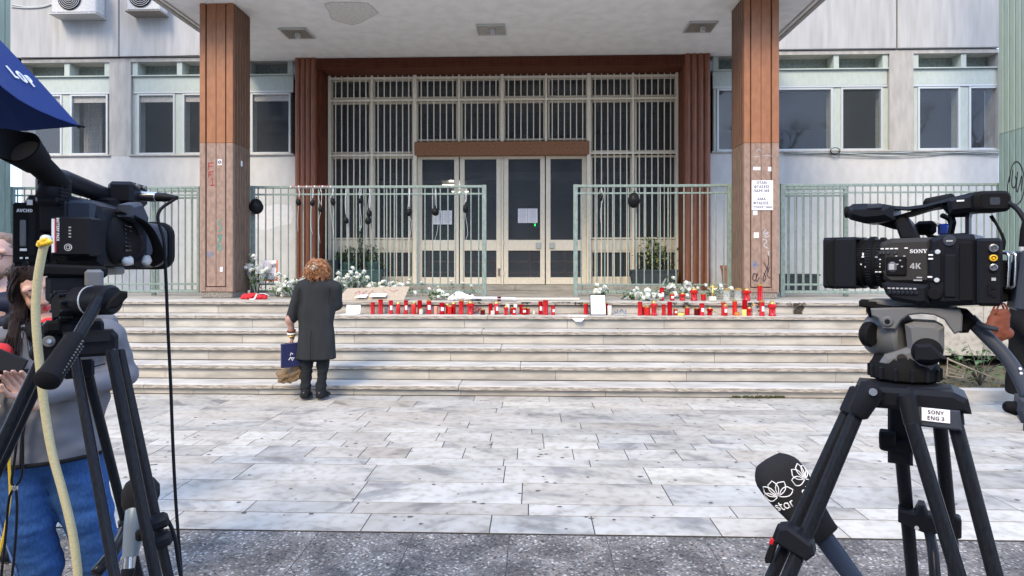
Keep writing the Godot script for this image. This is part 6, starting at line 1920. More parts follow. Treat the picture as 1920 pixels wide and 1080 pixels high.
	# jacket
	var jk := [[Vector3(-0.14, 1.235, 0), Vector3(0.175, 1.24, 0), 0.075, 0.075], [Vector3(0.0, 1.18, 0), Vector3(-0.01, 0.95, 0.0), 0.185, 0.205, Vector3(1, 1, 0.74)], [Vector3(-0.01, 0.95, 0), Vector3(-0.02, 0.68, 0), 0.205, 0.235, Vector3(1, 1, 0.76)],
		[Vector3(0.205, 1.225, 0), eL, 0.075, 0.062], [eL, wL.lerp(eL, 0.14), 0.06, 0.044], [Vector3(-0.185, 1.22, 0), eR, 0.075, 0.062], [eR, wR.lerp(eR, 0.14), 0.06, 0.044]]
	place(body(jk, 0.010, 0.03, [[Vector3.DOWN, -0.715], [Vector3(0, 0.75, 0.66), 1.065]], 0.022, 4.0, Vector3(1, 1.6, 1)), "jacket", M.jacket_grey, w)
	place(body([[Vector3(0.10, 1.30, -0.05), Vector3(0.20, 1.29, -0.03), 0.05, 0.045], [Vector3(-0.12, 1.29, -0.08), Vector3(0.12, 1.30, -0.09), 0.06, 0.06]], 0.009, 0.02, [], 0.015, 9.0), "hood", M.jacket_grey, w)
	for s in [-1.0, 1.0]:
		var lap := start()
		sheet(lap, Vector3(-0.045 + s * 0.005, 1.13, 0.175), Vector3(-0.04 + s * 0.05, 1.13, 0.170), Vector3(-0.02 + s * 0.125, 1.30, 0.075), Vector3(-0.02 + s * 0.07, 1.31, 0.10), 0.008, 5, 0.004)
		obj("collar_flap", lap, M.jacket_grey, w)
	var zip := start()
	tube(zip, smooth_path([Vector3(-0.04, 1.12, 0.180), Vector3(-0.07, 0.98, 0.181), Vector3(-0.09, 0.84, 0.183), Vector3(-0.095, 0.722, 0.185)], 5), 0.010, 6, 0.6)
	obj("zip", zip, M.cloth_black, w)
	var hem := start()
	var hp := []
	for i in 31:
		var a := TAU * i / 30.0
		hp.append(Vector3(-0.02 + cos(a) * 0.234, 0.722, sin(a) * 0.178))
	tube(hem, hp, 0.009, 6)
	obj("hem_band", hem, M.cloth_black, w)
	for q in [[Vector3(-0.2, 1.12, 0.10), Vector3(-0.13, 1.115, 0.15), Vector3(-0.07, 1.12, 0.172)], [Vector3(0.03, 1.12, 0.172), Vector3(0.12, 1.11, 0.15), Vector3(0.20, 1.12, 0.10)]]:
		var sm := start()
		tube(sm, smooth_path(q, 5), 0.003, 5)
		obj("seam", sm, M.cloth_black, w)
	# jeans and shoes
	var jn := [[Vector3(-0.11, 0.74, 0), Vector3(0.07, 0.74, 0), 0.13, 0.13], [Vector3(-0.135, 0.68, 0), Vector3(-0.085, 0.42, 0.02), 0.115, 0.092], [Vector3(-0.085, 0.42, 0.02), Vector3(-0.045, 0.22, -0.01), 0.093, 0.085], [Vector3(-0.045, 0.22, -0.01), Vector3(-0.03, 0.07, 0), 0.085, 0.055],
		[Vector3(0.07, 0.68, 0), Vector3(0.13, 0.42, 0.02), 0.13, 0.098], [Vector3(0.135, 0.42, 0.02), Vector3(0.17, 0.22, -0.01), 0.10, 0.09], [Vector3(0.17, 0.22, -0.01), Vector3(0.185, 0.07, 0), 0.09, 0.055]]
	place(body(jn, 0.010, 0.018, [[Vector3.DOWN, -0.06]], 0.009, 8.0, Vector3(0.7, 1.9, 0.7)), "jeans", M.denim, w)
	for q in [[[0.197, 0.66, 0.02], [0.226, 0.42, 0.03], [0.258, 0.22, 0.0]], [[-0.225, 0.66, 0.09], [-0.165, 0.42, 0.08], [-0.118, 0.22, 0.05]]]:
		var sm := start()
		tube(sm, smooth_path([Vector3(q[0][0], q[0][1], q[0][2]), Vector3(q[1][0], q[1][1], q[1][2]), Vector3(q[2][0], q[2][1], q[2][2])], 5), 0.004, 5)
		obj("seam", sm, M.denim_seam, w)
	for s in [[-0.03, 1.0], [0.185, -1.0]]:
		place(body([[Vector3(s[0], 0.06, 0), Vector3(s[0], 0.045, 0.06), 0.05, 0.046], [Vector3(s[0], 0.045, 0.06), Vector3(s[0] - s[1] * 0.01, 0.032, 0.17), 0.046, 0.034]], 0.009, 0.03, [[Vector3.DOWN, -0.004]]), "shoe", M.shoe_black, w)
	for k in 2:
		var rg := start()
		var c: Vector3 = wL + Vector3(-0.115 + 0.01 * k, 0.012 - 0.035 * k, 0.0)
		var pts := []
		for i in 13: pts.append(c + Vector3(0.0, cos(TAU * i / 12.0), sin(TAU * i / 12.0)) * 0.0105)
		tube(rg, pts, 0.0022, 6)
		obj("ring", rg, M.steel, w)
	# phone and microphone in her hands
	var ph := thing("phone", "black phone held in the hands of the woman in the grey jacket", "phone", ond(14, 680, 2.60), 0.58)
	bx("case", Vector3.ZERO, Vector3(0.078, 0.155, 0.009), M.black_plastic, ph, 0.004, Transform3D(Basis(Vector3.BACK, 1.15) * Basis(Vector3.RIGHT, -0.6), Vector3.ZERO))
	var pl := start()
	rod(pl, Vector3(0, 0, 0), Vector3(0, 0, 0.004), 0.007)
	obj("camera_lens", pl, M.black_gloss, ph).transform = Transform3D(Basis(Vector3.BACK, 1.15) * Basis(Vector3.RIGHT, -0.6), Vector3.ZERO) * Transform3D(Basis(), Vector3(0.02, 0.06, 0.004))
	var mc := thing("microphone", "handheld microphone with a red foam ball beside the phone", "microphone", ond(-2, 668, 2.66))
	var fb := start()
	lathe(fb, [Vector2(0, -0.05), Vector2(0.025, -0.047), Vector2(0.044, -0.025), Vector2(0.052, 0.005), Vector2(0.046, 0.032), Vector2(0.028, 0.05), Vector2(0, 0.056)], Transform3D.IDENTITY, 22)
	obj("foam_ball", fb, M.foam_red, mc)
	var hd := start()
	rod(hd, Vector3(0, -0.045, 0), Vector3(-0.03, -0.24, 0.02), 0.016, 0.013)
	obj("handle", hd, M.black_matt, mc)

func build_bystanders() -> void:
	# man at the left edge
	var at := ond(-4, 480, 3.5)
	at.y = 0.0
	var w := thing("person", "man with glasses and a beard in a navy quilted jacket at the left edge", "person", at, 0.35)
	var h := 1.60
	place(joined_mesh([body([[Vector3(0, h - 0.1, 0), Vector3(0, h - 0.25, 0), 0.06, 0.07], [Vector3(-0.16, 1.36, 0), Vector3(0.16, 1.36, 0), 0.08, 0.08], [Vector3(0, 1.3, 0), Vector3(0, 0.9, 0), 0.17, 0.15, Vector3(1, 1, 0.7)], [Vector3(-0.2, 1.35, 0), Vector3(-0.28, 1.05, 0.03), 0.06, 0.05], [Vector3(-0.28, 1.05, 0.03), Vector3(-0.2, 0.95, 0.25), 0.045, 0.035], [Vector3(0.2, 1.35, 0), Vector3(0.28, 1.05, 0.03), 0.06, 0.05], [Vector3(0.28, 1.05, 0.03), Vector3(0.26, 0.82, 0.1), 0.045, 0.035], [Vector3(-0.09, 0.88, 0), Vector3(-0.1, 0.05, 0), 0.1, 0.045], [Vector3(0.09, 0.88, 0), Vector3(0.1, 0.05, 0), 0.1, 0.045]], 0.018, 0.04),
		body([[Vector3(0, h + 0.03, -0.015), Vector3(0.08, 0.1, 0.095)], [Vector3(0, h - 0.04, 0.03), Vector3(0.065, 0.085, 0.06)], [Vector3(0, h + 0.02, 0.085), Vector3(0, h - 0.02, 0.11), 0.01, 0.014], [Vector3(-0.05, h + 0.035, 0.068), Vector3(0.05, h + 0.035, 0.068), 0.015, 0.015], [Vector3(-0.083, h, -0.01), Vector3(0.014, 0.033, 0.022)], [Vector3(0.083, h, -0.01), Vector3(0.014, 0.033, 0.022)], [Vector3(0, h - 0.05, 0), Vector3(0, h - 0.2, 0), 0.055, 0.06]], 0.007, 0.015),
		body(hand_bones(Transform3D(Basis(Vector3.RIGHT, -1.2), Vector3(-0.2, 0.95, 0.25)), [0.4, 0.4, 0.5, 0.5]), 0.006, 0.006), body(hand_bones(Transform3D(Basis(), Vector3(0.26, 0.82, 0.1)), [0.3, 0.3, 0.3, 0.3], -1.0), 0.006, 0.006)]), "body", M.skin, w)
	place(body([[Vector3(0, h + 0.07, -0.04), Vector3(0.088, 0.075, 0.095)]], 0.008, 0.02, [[Vector3(0, -0.4, 0.9), -0.625]], 0.01, 20.0), "hair", M.hair_brown, w)
	place(body([[Vector3(-0.06, h - 0.06, 0.03), Vector3(0, h - 0.105, 0.075), 0.022, 0.028], [Vector3(0.06, h - 0.06, 0.03), Vector3(0, h - 0.105, 0.075), 0.022, 0.028], [Vector3(-0.022, h - 0.045, 0.098), Vector3(0.022, h - 0.045, 0.098), 0.007, 0.007]], 0.006, 0.012, [], 0.01, 40.0), "beard", M.hair_brown, w)
	var gl := start()
	for s in [-1, 1]:
		var pts := []
		for i in 17: pts.append(Vector3(s * 0.034 + cos(TAU * i / 16.0) * 0.026, h + 0.012 + sin(TAU * i / 16.0) * 0.02, 0.103))
		tube(gl, pts, 0.0025, 6)
		rod(gl, Vector3(s * 0.06, h + 0.016, 0.1), Vector3(s * 0.085, h + 0.014, 0.0), 0.0025)
	rod(gl, Vector3(-0.009, h + 0.016, 0.104), Vector3(0.009, h + 0.016, 0.104), 0.0025)
	obj("glasses", gl, M.black_gloss, w)
	var pj := []
	for k in 6: pj.append([Vector3(-0.14, 1.36 - 0.11 * k, 0), Vector3(0.14, 1.36 - 0.11 * k, 0), 0.125, 0.125, Vector3(1, 0.62, 1.05)])
	for s in [-1.0, 1.0]:
		for k in 5:
			var c := Vector3(s * 0.235, 1.36, 0).lerp(Vector3(s * 0.29, 1.0, 0.04), k / 4.0)
			pj.append([c - Vector3(0, 0.01, 0), c + Vector3(0, 0.01, 0), 0.085, 0.085, Vector3(1, 0.7, 1)])
	pj.append([Vector3(-0.29, 1.0, 0.04), Vector3(-0.22, 0.96, 0.2), 0.07, 0.055])
	pj.append([Vector3(0.29, 1.0, 0.04), Vector3(0.27, 0.86, 0.09), 0.07, 0.055])
	pj.append([Vector3(-0.06, 1.44, -0.01), Vector3(0.06, 1.44, -0.01), 0.06, 0.06])
	place(body(pj, 0.013, 0.02), "quilted_jacket", M.puffer_navy, w)
	place(body([[Vector3(-0.085, 0.85, 0), Vector3(-0.1, 0.08, 0), 0.115, 0.07], [Vector3(0.085, 0.85, 0), Vector3(0.1, 0.08, 0), 0.115, 0.07]], 0.016, 0.02, [[Vector3.DOWN, -0.05]]), "trousers", M.trouser_black, w)
	for s in [-0.1, 0.1]:
		place(body([[Vector3(s, 0.05, -0.02), Vector3(s, 0.035, 0.17), 0.05, 0.036]], 0.012, 0.02, [[Vector3.DOWN, -0.003]]), "shoe", M.shoe_black, w)
	# person in black at the right edge
	at = ony(1932, 782, 0.0)
	var b := thing("person", "person in a long black coat at the right edge, mostly cut off", "person", Vector3(at.x, 0, at.z), 0.5)
	h = 1.52
	place(joined_mesh([body([[Vector3(0, h + 0.02, -0.01), Vector3(0.078, 0.105, 0.095)], [Vector3(0, h - 0.05, 0.03), Vector3(0.06, 0.08, 0.055)], [Vector3(0, h + 0.01, 0.08), Vector3(0, h - 0.03, 0.1), 0.01, 0.012], [Vector3(0, h - 0.1, 0), Vector3(0, h - 0.25, 0), 0.05, 0.06], [Vector3(-0.14, 1.26, 0), Vector3(0.14, 1.26, 0), 0.08, 0.08], [Vector3(0, 1.22, 0), Vector3(0, 0.8, 0), 0.16, 0.16, Vector3(1, 1, 0.75)], [Vector3(-0.18, 1.26, 0), Vector3(-0.25, 1.0, 0.02), 0.055, 0.045], [Vector3(-0.25, 1.0, 0.02), Vector3(-0.27, 0.86, 0.12), 0.043, 0.032], [Vector3(0.18, 1.26, 0), Vector3(0.24, 1.0, 0.02), 0.055, 0.045], [Vector3(0.24, 1.0, 0.02), Vector3(0.22, 0.8, 0.1), 0.043, 0.032], [Vector3(-0.08, 0.8, 0), Vector3(-0.09, 0.05, 0), 0.1, 0.04], [Vector3(0.08, 0.8, 0), Vector3(0.09, 0.05, 0), 0.1, 0.04]], 0.014, 0.03),
		body(hand_bones(Transform3D(Basis(), Vector3(-0.27, 0.86, 0.12)), [0.9, 0.9, 0.9, 0.9], 1.0, 0.95), 0.006, 0.006), body(hand_bones(Transform3D(Basis(), Vector3(0.22, 0.8, 0.1)), [0.4, 0.4, 0.4, 0.4], -1.0, 0.95), 0.006, 0.006)]), "body", M.skin, b)
	place(body([[Vector3(-0.13, 1.27, 0), Vector3(0.13, 1.27, 0), 0.095, 0.095], [Vector3(0, 1.22, 0), Vector3(0, 0.85, 0), 0.20, 0.21, Vector3(1, 1, 0.8)], [Vector3(0, 0.85, 0), Vector3(0, 0.2, 0), 0.21, 0.25, Vector3(1, 1, 0.8)], [Vector3(-0.19, 1.26, 0), Vector3(-0.255, 1.0, 0.02), 0.08, 0.07], [Vector3(-0.255, 1.0, 0.02), Vector3(-0.27, 0.89, 0.10), 0.068, 0.055], [Vector3(0.19, 1.26, 0), Vector3(0.245, 1.0, 0.02), 0.08, 0.07], [Vector3(0.245, 1.0, 0.02), Vector3(0.225, 0.83, 0.09), 0.068, 0.055]], 0.014, 0.03, [[Vector3.DOWN, -0.24]], 0.02, 4.0, Vector3(1.5, 0.5, 1.5)), "coat", M.cloth_black, b)
	place(body([[Vector3(0, h + 0.05, -0.03), Vector3(0.092, 0.095, 0.095)], [Vector3(-0.07, h - 0.05, -0.01), Vector3(0.03, 0.09, 0.05)], [Vector3(0.07, h - 0.05, -0.01), Vector3(0.03, 0.09, 0.05)]], 0.009, 0.02, [], 0.015, 16.0), "hair", M.hair_brown, b)
	place(body([[Vector3(-0.08, 0.4, 0), Vector3(-0.09, 0.08, 0), 0.08, 0.06], [Vector3(0.08, 0.4, 0), Vector3(0.09, 0.08, 0), 0.08, 0.06]], 0.014, 0.02, [[Vector3.DOWN, -0.06]]), "trousers", M.cloth_black, b)
	for s in [-0.09, 0.09]:
		place(body([[Vector3(s, 0.055, -0.02), Vector3(s, 0.035, 0.16), 0.05, 0.034]], 0.01, 0.02, [[Vector3.DOWN, -0.003]]), "shoe", M.shoe_black, b)
	var bg := thing("handbag", "rust brown leather handbag carried by the person in black", "bag", ond(1872, 606, 6.25))
	place(body([[Vector3(-0.02, -0.06, 0), Vector3(0.02, 0.05, 0), 0.125, 0.095, Vector3(1, 1, 0.55)], [Vector3(-0.07, -0.09, 0), Vector3(0.08, -0.1, 0), 0.055, 0.055]], 0.01, 0.03, [], 0.014, 9.0), "pouch", M.leather_brown, bg)
	for s in [-1, 1]:
		var st := start()
		tube(st, smooth_path([Vector3(-0.05, 0.09, 0.03 * s), Vector3(0.02, 0.2, 0.02 * s), Vector3(0.09, 0.08, 0.03 * s)], 5), 0.009, 6)
		obj("strap", st, M.leather_brown, bg)

# ---- camera rigs in the foreground
func lens_axis(at: Vector3) -> Transform3D:   # a lathe's axis laid along -x
	return Transform3D(Basis(Vector3.BACK, PI / 2), at)
func geared(st: SurfaceTool, xf: Transform3D, r: float, l: float, teeth: int, d := 0.0016) -> void:
	lathe(st, [Vector2(0, 0), Vector2(r - d, 0), Vector2(r, d), Vector2(r, l - d), Vector2(r - d, l), Vector2(0, l)], xf, 40)
	for i in teeth:
		var a := TAU * i / teeth
		box(st, Vector3(0, l * 0.5, 0), Vector3(0.0028, l * 0.78, d * 1.6), 0.0005, xf * Transform3D(Basis(Vector3.UP, a), Vector3.ZERO) * Transform3D(Basis(), Vector3(0, 0, r + d * 0.4)))
func leg(parent: Node3D, called: String, a: Vector3, b: Vector3, r: float, m: Material) -> MeshInstance3D:   # a straight tube from a through b down to the floor
	var d := b - a
	var end := a + d * ((0.02 - a.y) / d.y)
	var st := start()
	rod(st, a, end, r, -1, 16, r * 0.3)
	return obj(called, st, m, parent)

func build_right_rig() -> void:
	var base := ond(1700, 495, 1.15)
	base.y = 0.0
	var tri_o := thing("tripod", "black twin-tube tripod with a grey fluid head under the right video camera", "tripod", base)
	var W := func(px: float, py: float, d := 1.15) -> Vector3: return ond(px, py, d) - base
	var yaw := -0.519
	var H := Node3D.new()
	H.name = "fluid_head"
	tri_o.add_child(H, true)
	H.position = ond(1700, 490, 1.15) - base
	H.rotation.y = yaw
	var h := func(cx: float, cy: float, z := 0.0) -> Vector3: return Vector3((cx - 415.3) / 5000.0, (-207.7 - cy) / 4332.0, z)
	var h2 := func(cx: float, cy: float) -> Vector2: return Vector2((cx - 415.3) / 5000.0, (-207.7 - cy) / 4332.0)
	var poly := func(pts: Array) -> Array:
		var o := []
		for q in pts: o.append(h2.call(q[0], q[1]))
		return o
	# sliding plate and cradle
	var st := start()
	prism(st, poly.call([[70, 128], [150, 105], [480, 96], [740, 110], [745, 150], [480, 150], [300, 170], [80, 160]]), -0.10, -0.03, 0.004)
	obj("camera_plate", st, M.head_grey, H)
	st = start()
	prism(st, poly.call([[30, 118], [170, 118], [180, 135], [290, 150], [290, 178], [170, 178], [30, 162]]), -0.11, -0.022, 0.003)
	obj("plate_lever", st, M.black_matt, H)
	st = start()
	prism(st, poly.call([[85, 165], [150, 165], [140, 215], [110, 250], [85, 200]]), -0.10, -0.04, 0.003)
	obj("plate_lock", st, M.black_plastic, H)
	# yoke: grey arch that carries the plate
	st = start()
	prism(st, poly.call([[130, 170], [300, 160], [520, 150], [810, 152], [830, 200], [825, 320], [770, 345], [735, 300], [700, 240], [620, 205], [520, 200], [430, 215], [370, 260], [330, 330], [230, 330], [190, 250], [140, 230]]), -0.105, -0.006, 0.0025)
	obj("yoke", st, M.head_grey, H)
	st = start()
	rod(st, h.call(265, 268, -0.01), h.call(265, 268, -0.002), 0.0095, -1, 22, 0.002)
	obj("yoke_boss", st, M.head_grey, H)
	st = start()
	rod(st, h.call(265, 268, -0.002), h.call(265, 268, -0.0008), 0.0045, -1, 14)
	obj("screw", st, M.black_gloss, H)
	# tilt drum on the left with its black knob
	st = start()
	lathe(st, [Vector2(0, 0), Vector2(0.036, 0), Vector2(0.042, 0.006), Vector2(0.043, 0.05), Vector2(0.041, 0.058), Vector2(0.036, 0.066), Vector2(0, 0.068)], Transform3D(Basis(Vector3.UP, -0.45) * Basis(Vector3.BACK, PI / 2), h.call(420, 395, -0.05)), 30)
	obj("tilt_drum", st, M.head_grey, H)
	st = start()
	lathe(st, [Vector2(0, 0), Vector2(0.021, 0), Vector2(0.024, 0.004), Vector2(0.0225, 0.014), Vector2(0.016, 0.019), Vector2(0, 0.02)], Transform3D(Basis(Vector3.UP, -0.45) * Basis(Vector3.BACK, PI / 2), h.call(150, 382, -0.015)), 12)
	obj("drag_knob", st, M.black_matt, H)
	# central housing
	st = start()
	prism(st, poly.call([[400, 290], [470, 265], [640, 268], [700, 300], [700, 470], [660, 560], [600, 640], [230, 640], [200, 600], [240, 540], [360, 495], [420, 470]]), -0.10, -0.008, 0.009)
	obj("housing", st, M.head_grey, H)
	st = start()
	lathe(st, [Vector2(0, 0), Vector2(0.024, 0), Vector2(0.0245, 0.004), Vector2(0.021, 0.010), Vector2(0.012, 0.014), Vector2(0, 0.015)], Transform3D(Basis(Vector3.RIGHT, PI / 2), h.call(570, 490, -0.009)), 26)
	obj("pan_knob", st, M.black_matt, H)
	st = start()
	prism(st, [Vector2(-0.018, -0.016), Vector2(0.006, -0.016), Vector2(0.029, -0.009), Vector2(0.006, 0.017), Vector2(-0.018, 0.014)], 0.0, 0.016, 0.005, Transform3D(Basis(), h.call(570, 490, 0.002)))
	obj("knob_wing", st, M.black_plastic, H)
	st = start()
	lathe(st, [Vector2(0.0085, 0), Vector2(0.0105, 0), Vector2(0.0105, 0.002), Vector2(0.0085, 0.002)], Transform3D(Basis(Vector3.RIGHT, PI / 2), h.call(380, 558, -0.0085)), 22)
	obj("level_rim", st, M.head_grey, H)
	st = start()
	rod(st, h.call(380, 558, -0.009), h.call(380, 558, -0.0072), 0.0084, -1, 20)
	obj("spirit_level", st, M.body_grey, H)
	# base ring and bowl
	st = start()
	lathe(st, [Vector2(0, 0), Vector2(0.052, 0), Vector2(0.056, 0.004), Vector2(0.0565, 0.028), Vector2(0.053, 0.033), Vector2(0.048, 0.045), Vector2(0, 0.046)], Transform3D(Basis(), h.call(395, 745, -0.055)), 36)
	obj("base_ring", st, M.black_matt, H)
	for i in 14:
		var a := TAU * i / 14.0
		bx("ring_rib", h.call(395, 685, -0.055) + Vector3(cos(a) * 0.057, 0, sin(a) * 0.057), Vector3(0.007, 0.024, 0.007), M.black_plastic, H, 0.002)
	st = start()
	lathe(st, [Vector2(0, 0), Vector2(0.03, 0), Vector2(0.047, 0.01), Vector2(0.045, 0.016), Vector2(0, 0.016)], Transform3D(Basis(), h.call(395, 785, -0.055)), 30)
	obj("bowl", st, M.black_plastic, H)
	# pan arm
	st = start()
	prism(st, poly.call([[800, 155], [880, 165], [950, 240], [945, 262], [900, 300], [880, 340], [815, 345], [790, 250]]), -0.085, -0.03, 0.006)
	obj("arm_rosette", st, M.black_matt, H)
	st = start()
	tube(st, smooth_path([h.call(940, 262, -0.03), h.call(1010, 285, -0.02), h.call(1080, 300, -0.02)], 4), 0.0045, 8)
	obj("arm_lever", st, M.dark_blue_plastic, H)
	st = start()
	tube(st, smooth_path([h.call(890, 235, -0.05), h.call(980, 330, -0.045), h.call(1130, 490, -0.03), h.call(1210, 620, -0.01), h.call(1265, 760, 0.02)], 6), 0.0112, 16)
	obj("pan_bar", st, M.dark_blue_plastic, H)
	for q in [[1220, 568], [1226, 600], [1240, 632], [1258, 640]]:
		st = start()
		rod(st, h.call(q[0], q[1], -0.002), h.call(q[0], q[1], 0.002), 0.0022, -1, 10)
		obj("worn_spot", st, M.white_print, H)
	# remote control on the pan bar
	var R := thing("lens_remote", "black zoom remote clamped on the pan bar of the right tripod", "remote control", H.position + base)
	R.rotation.y = yaw
	st = start()
	prism(st, poly.call([[1190, 760], [1300, 740], [1400, 760], [1420, 900], [1330, 925], [1210, 935], [1180, 850]]), -0.02, 0.035, 0.006)
	obj("case", st, M.dark_blue_plastic, R)
	st = start()
	rod(st, h.call(1200, 850, 0.01), h.call(1105, 835, 0.018), 0.012, 0.009, 18, 0.003)
	obj("knob", st, M.black_matt, R)
	st = start()
	prism(st, poly.call([[1245, 940], [1340, 930], [1400, 1000], [1400, 1030], [1240, 1010]]), -0.01, 0.02, 0.004)
	obj("thumb_rocker", st, M.black_plastic, R)
	for q in [[1252, 785], [1300, 880], [1385, 800]]:
		st = start()
		rod(st, h.call(q[0], q[1], 0.034), h.call(q[0], q[1], 0.037), 0.005, -1, 14, 0.001)
		obj("screw", st, M.steel, R)
	# tripod shoulders and legs
	st = start()
	prism(st, [Vector2(-0.085, -0.014), Vector2(-0.075, 0.012), Vector2(0.07, 0.014), Vector2(0.09, 0.004), Vector2(0.095, -0.02), Vector2(-0.06, -0.026)], -0.055, 0.05, 0.008, Transform3D(Basis(Vector3.UP, yaw), W.call(1697, 735)))
	obj("shoulder", st, M.black_plastic, tri_o)
	var kn := start()
	rod(kn, W.call(1640, 722, 1.11), W.call(1606, 780, 1.11), 0.021, 0.017, 18, 0.005)
	rod(kn, W.call(1613, 730, 1.15), W.call(1588, 778, 1.15), 0.017, 0.015, 16, 0.004)
	var ko := obj("knuckle", kn, M.black_plastic, tri_o)
	st = start()
	rod(st, W.call(1638, 735, 1.09), W.call(1637, 735, 1.086), 0.0065, -1, 14)
	obj("bolt", st, M.steel, ko)
	var cl1 := leg(tri_o, "leg_tube", W.call(1612, 762, 1.12), W.call(1479, 1080, 1.10), 0.0118, M.tube_black)
	leg(tri_o, "leg_tube", W.call(1592, 765, 1.155), W.call(1447, 1080, 1.135), 0.0105, M.tube_black)
	kn = start()
	rod(kn, W.call(1700, 738, 1.10), W.call(1712, 800, 1.085), 0.0155, 0.0135, 18, 0.004)
	rod(kn, W.call(1782, 738, 1.10), W.call(1792, 800, 1.085), 0.0155, 0.0135, 18, 0.004)
	rod(kn, W.call(1700, 738, 1.115), W.call(1782, 738, 1.115), 0.012, -1, 16, 0.003)
	obj("knuckle", kn, M.black_plastic, tri_o)
	st = start()
	prism(st, [Vector2(-0.037, -0.017), Vector2(0.037, -0.017), Vector2(0.034, 0.016), Vector2(-0.037, 0.016)], -0.012, 0.008, 0.003, Transform3D(Basis(Vector3.UP, yaw) * Basis(Vector3.RIGHT, -0.12), W.call(1754, 783, 1.085)))
	var lb := obj("label_bar", st, M.dark_blue_plastic, tri_o)
	var lxf := Transform3D(Basis(Vector3.UP, yaw) * Basis(Vector3.RIGHT, -0.12), W.call(1754, 778, 1.085)) * Transform3D(Basis(), Vector3(0, 0, 0.0095))
	st = start()
	box(st, Vector3.ZERO, Vector3(0.040, 0.022, 0.0012), 0.0004, lxf)
	obj("label_sticker", st, M.paper, lb)
	letters("label_text", "SONY", 0.0062, M.ink, lb, lxf * Transform3D(Basis(), Vector3(0, 0.0045, 0.001)), "Droid Sans", true, 0.0005)
	letters("label_text", "ENG 3", 0.0062, M.ink, lb, lxf * Transform3D(Basis(), Vector3(0, -0.0050, 0.001)), "Droid Sans", true, 0.0005)
	leg(tri_o, "leg_tube", W.call(1709, 790, 1.085), W.call(1797, 1080, 1.03), 0.0118, M.tube_black)
	leg(tri_o, "leg_tube", W.call(1790, 790, 1.085), W.call(1866, 1080, 1.03), 0.0118, M.tube_black)
	st = start()
	prism(st, [Vector2(-0.02, -0.07), Vector2(0.022, -0.07), Vector2(0.02, 0.06), Vector2(-0.02, 0.06)], -0.015, 0.015, 0.005, Transform3D(Basis(Vector3.UP, yaw), W.call(1687, 800, 1.24)))
	obj("knuckle", st, M.black_plastic, tri_o)
	leg(tri_o, "leg_tube", W.call(1686, 800, 1.25), W.call(1711, 1080, 1.40), 0.0128, M.tube_black)
	leg(tri_o, "leg_tube", W.call(1762, 790, 1.25), W.call(1790, 1080, 1.40), 0.0128, M.tube_black)
	st = start()
	prism(st, rounded(-0.028, -0.013, 0.03, 0.013, 0.008), -0.02, 0.02, 0.004, Transform3D(Basis(Vector3.UP, yaw), W.call(1680, 832, 1.24)))
	obj("leg_clamp", st, M.black_plastic, tri_o)
	st = start()
	prism(st, rounded(-0.014, -0.01, 0.014, 0.016, 0.005), -0.012, 0.02, 0.003, Transform3D(Basis(Vector3.UP, yaw), W.call(1664, 822, 1.235)))
	obj("clamp_lever", st, M.black_matt, tri_o)
	st = start()
	prism(st, [Vector2(-0.04, -0.012), Vector2(0.015, -0.028), Vector2(0.045, -0.012), Vector2(0.04, 0.014), Vector2(0.012, 0.012), Vector2(0.006, 0.03), Vector2(-0.004, 0.03), Vector2(-0.012, 0.012), Vector2(-0.04, 0.014)], -0.02, 0.02, 0.004, Transform3D(Basis(Vector3.UP, yaw), W.call(1727, 970, 1.30)))
	var spr := obj("spreader_hub", st, M.black_plastic, tri_o)
	st = start()
	rod(st, W.call(1719, 990, 1.272), W.call(1719, 990, 1.268), 0.004, -1, 12)
	obj("rivet", st, M.steel, spr)
	st = start()
	prism(st, rounded(-0.016, -0.022, 0.016, 0.022, 0.006), -0.016, 0.016, 0.004, Transform3D(Basis(Vector3.UP, yaw), W.call(1785, 985, 1.345)))
	obj("leg_clamp", st, M.black_plastic, tri_o)
	st = start()
	tube(st, smooth_path([W.call(1740, 985, 1.3), W.call(1750, 1040, 1.25), W.call(1760, 1200, 1.2)], 4), 0.010, 10)
	obj("spreader_arm", st, M.tube_black, tri_o)
	# clamp on the left leg that holds the microphone
	var CL := thing("microphone_clamp", "black clamp with a red button on the left leg of the right tripod", "clamp", W.call(1480, 1012, 1.11) + base)
	CL.rotation.y = yaw
	CL.scale = Vector3.ONE * 0.8
	st = start()
	prism(st, [Vector2(-0.02, 0.03), Vector2(0.0, 0.036), Vector2(0.048, 0.008), Vector2(0.052, -0.014), Vector2(0.036, -0.03), Vector2(-0.028, -0.004)], -0.02, 0.026, 0.006)
	obj("jaw", st, M.black_plastic, CL)
	st = start()
	prism(st, [Vector2(-0.024, 0.028), Vector2(-0.012, 0.03), Vector2(-0.034, -0.052), Vector2(-0.046, -0.056), Vector2(-0.048, -0.045)], -0.01, 0.02, 0.003)
	obj("lever", st, M.black_matt, CL)
	bx("release_button", Vector3(-0.0325, -0.004, 0.014), Vector3(0.010, 0.017, 0.014), M.candle_red0, CL, 0.003, Transform3D(Basis(Vector3.BACK, -0.35), Vector3(0.0, -0.012, 0)))
	build_star_microphone(yaw)
	build_right_camcorder(yaw)

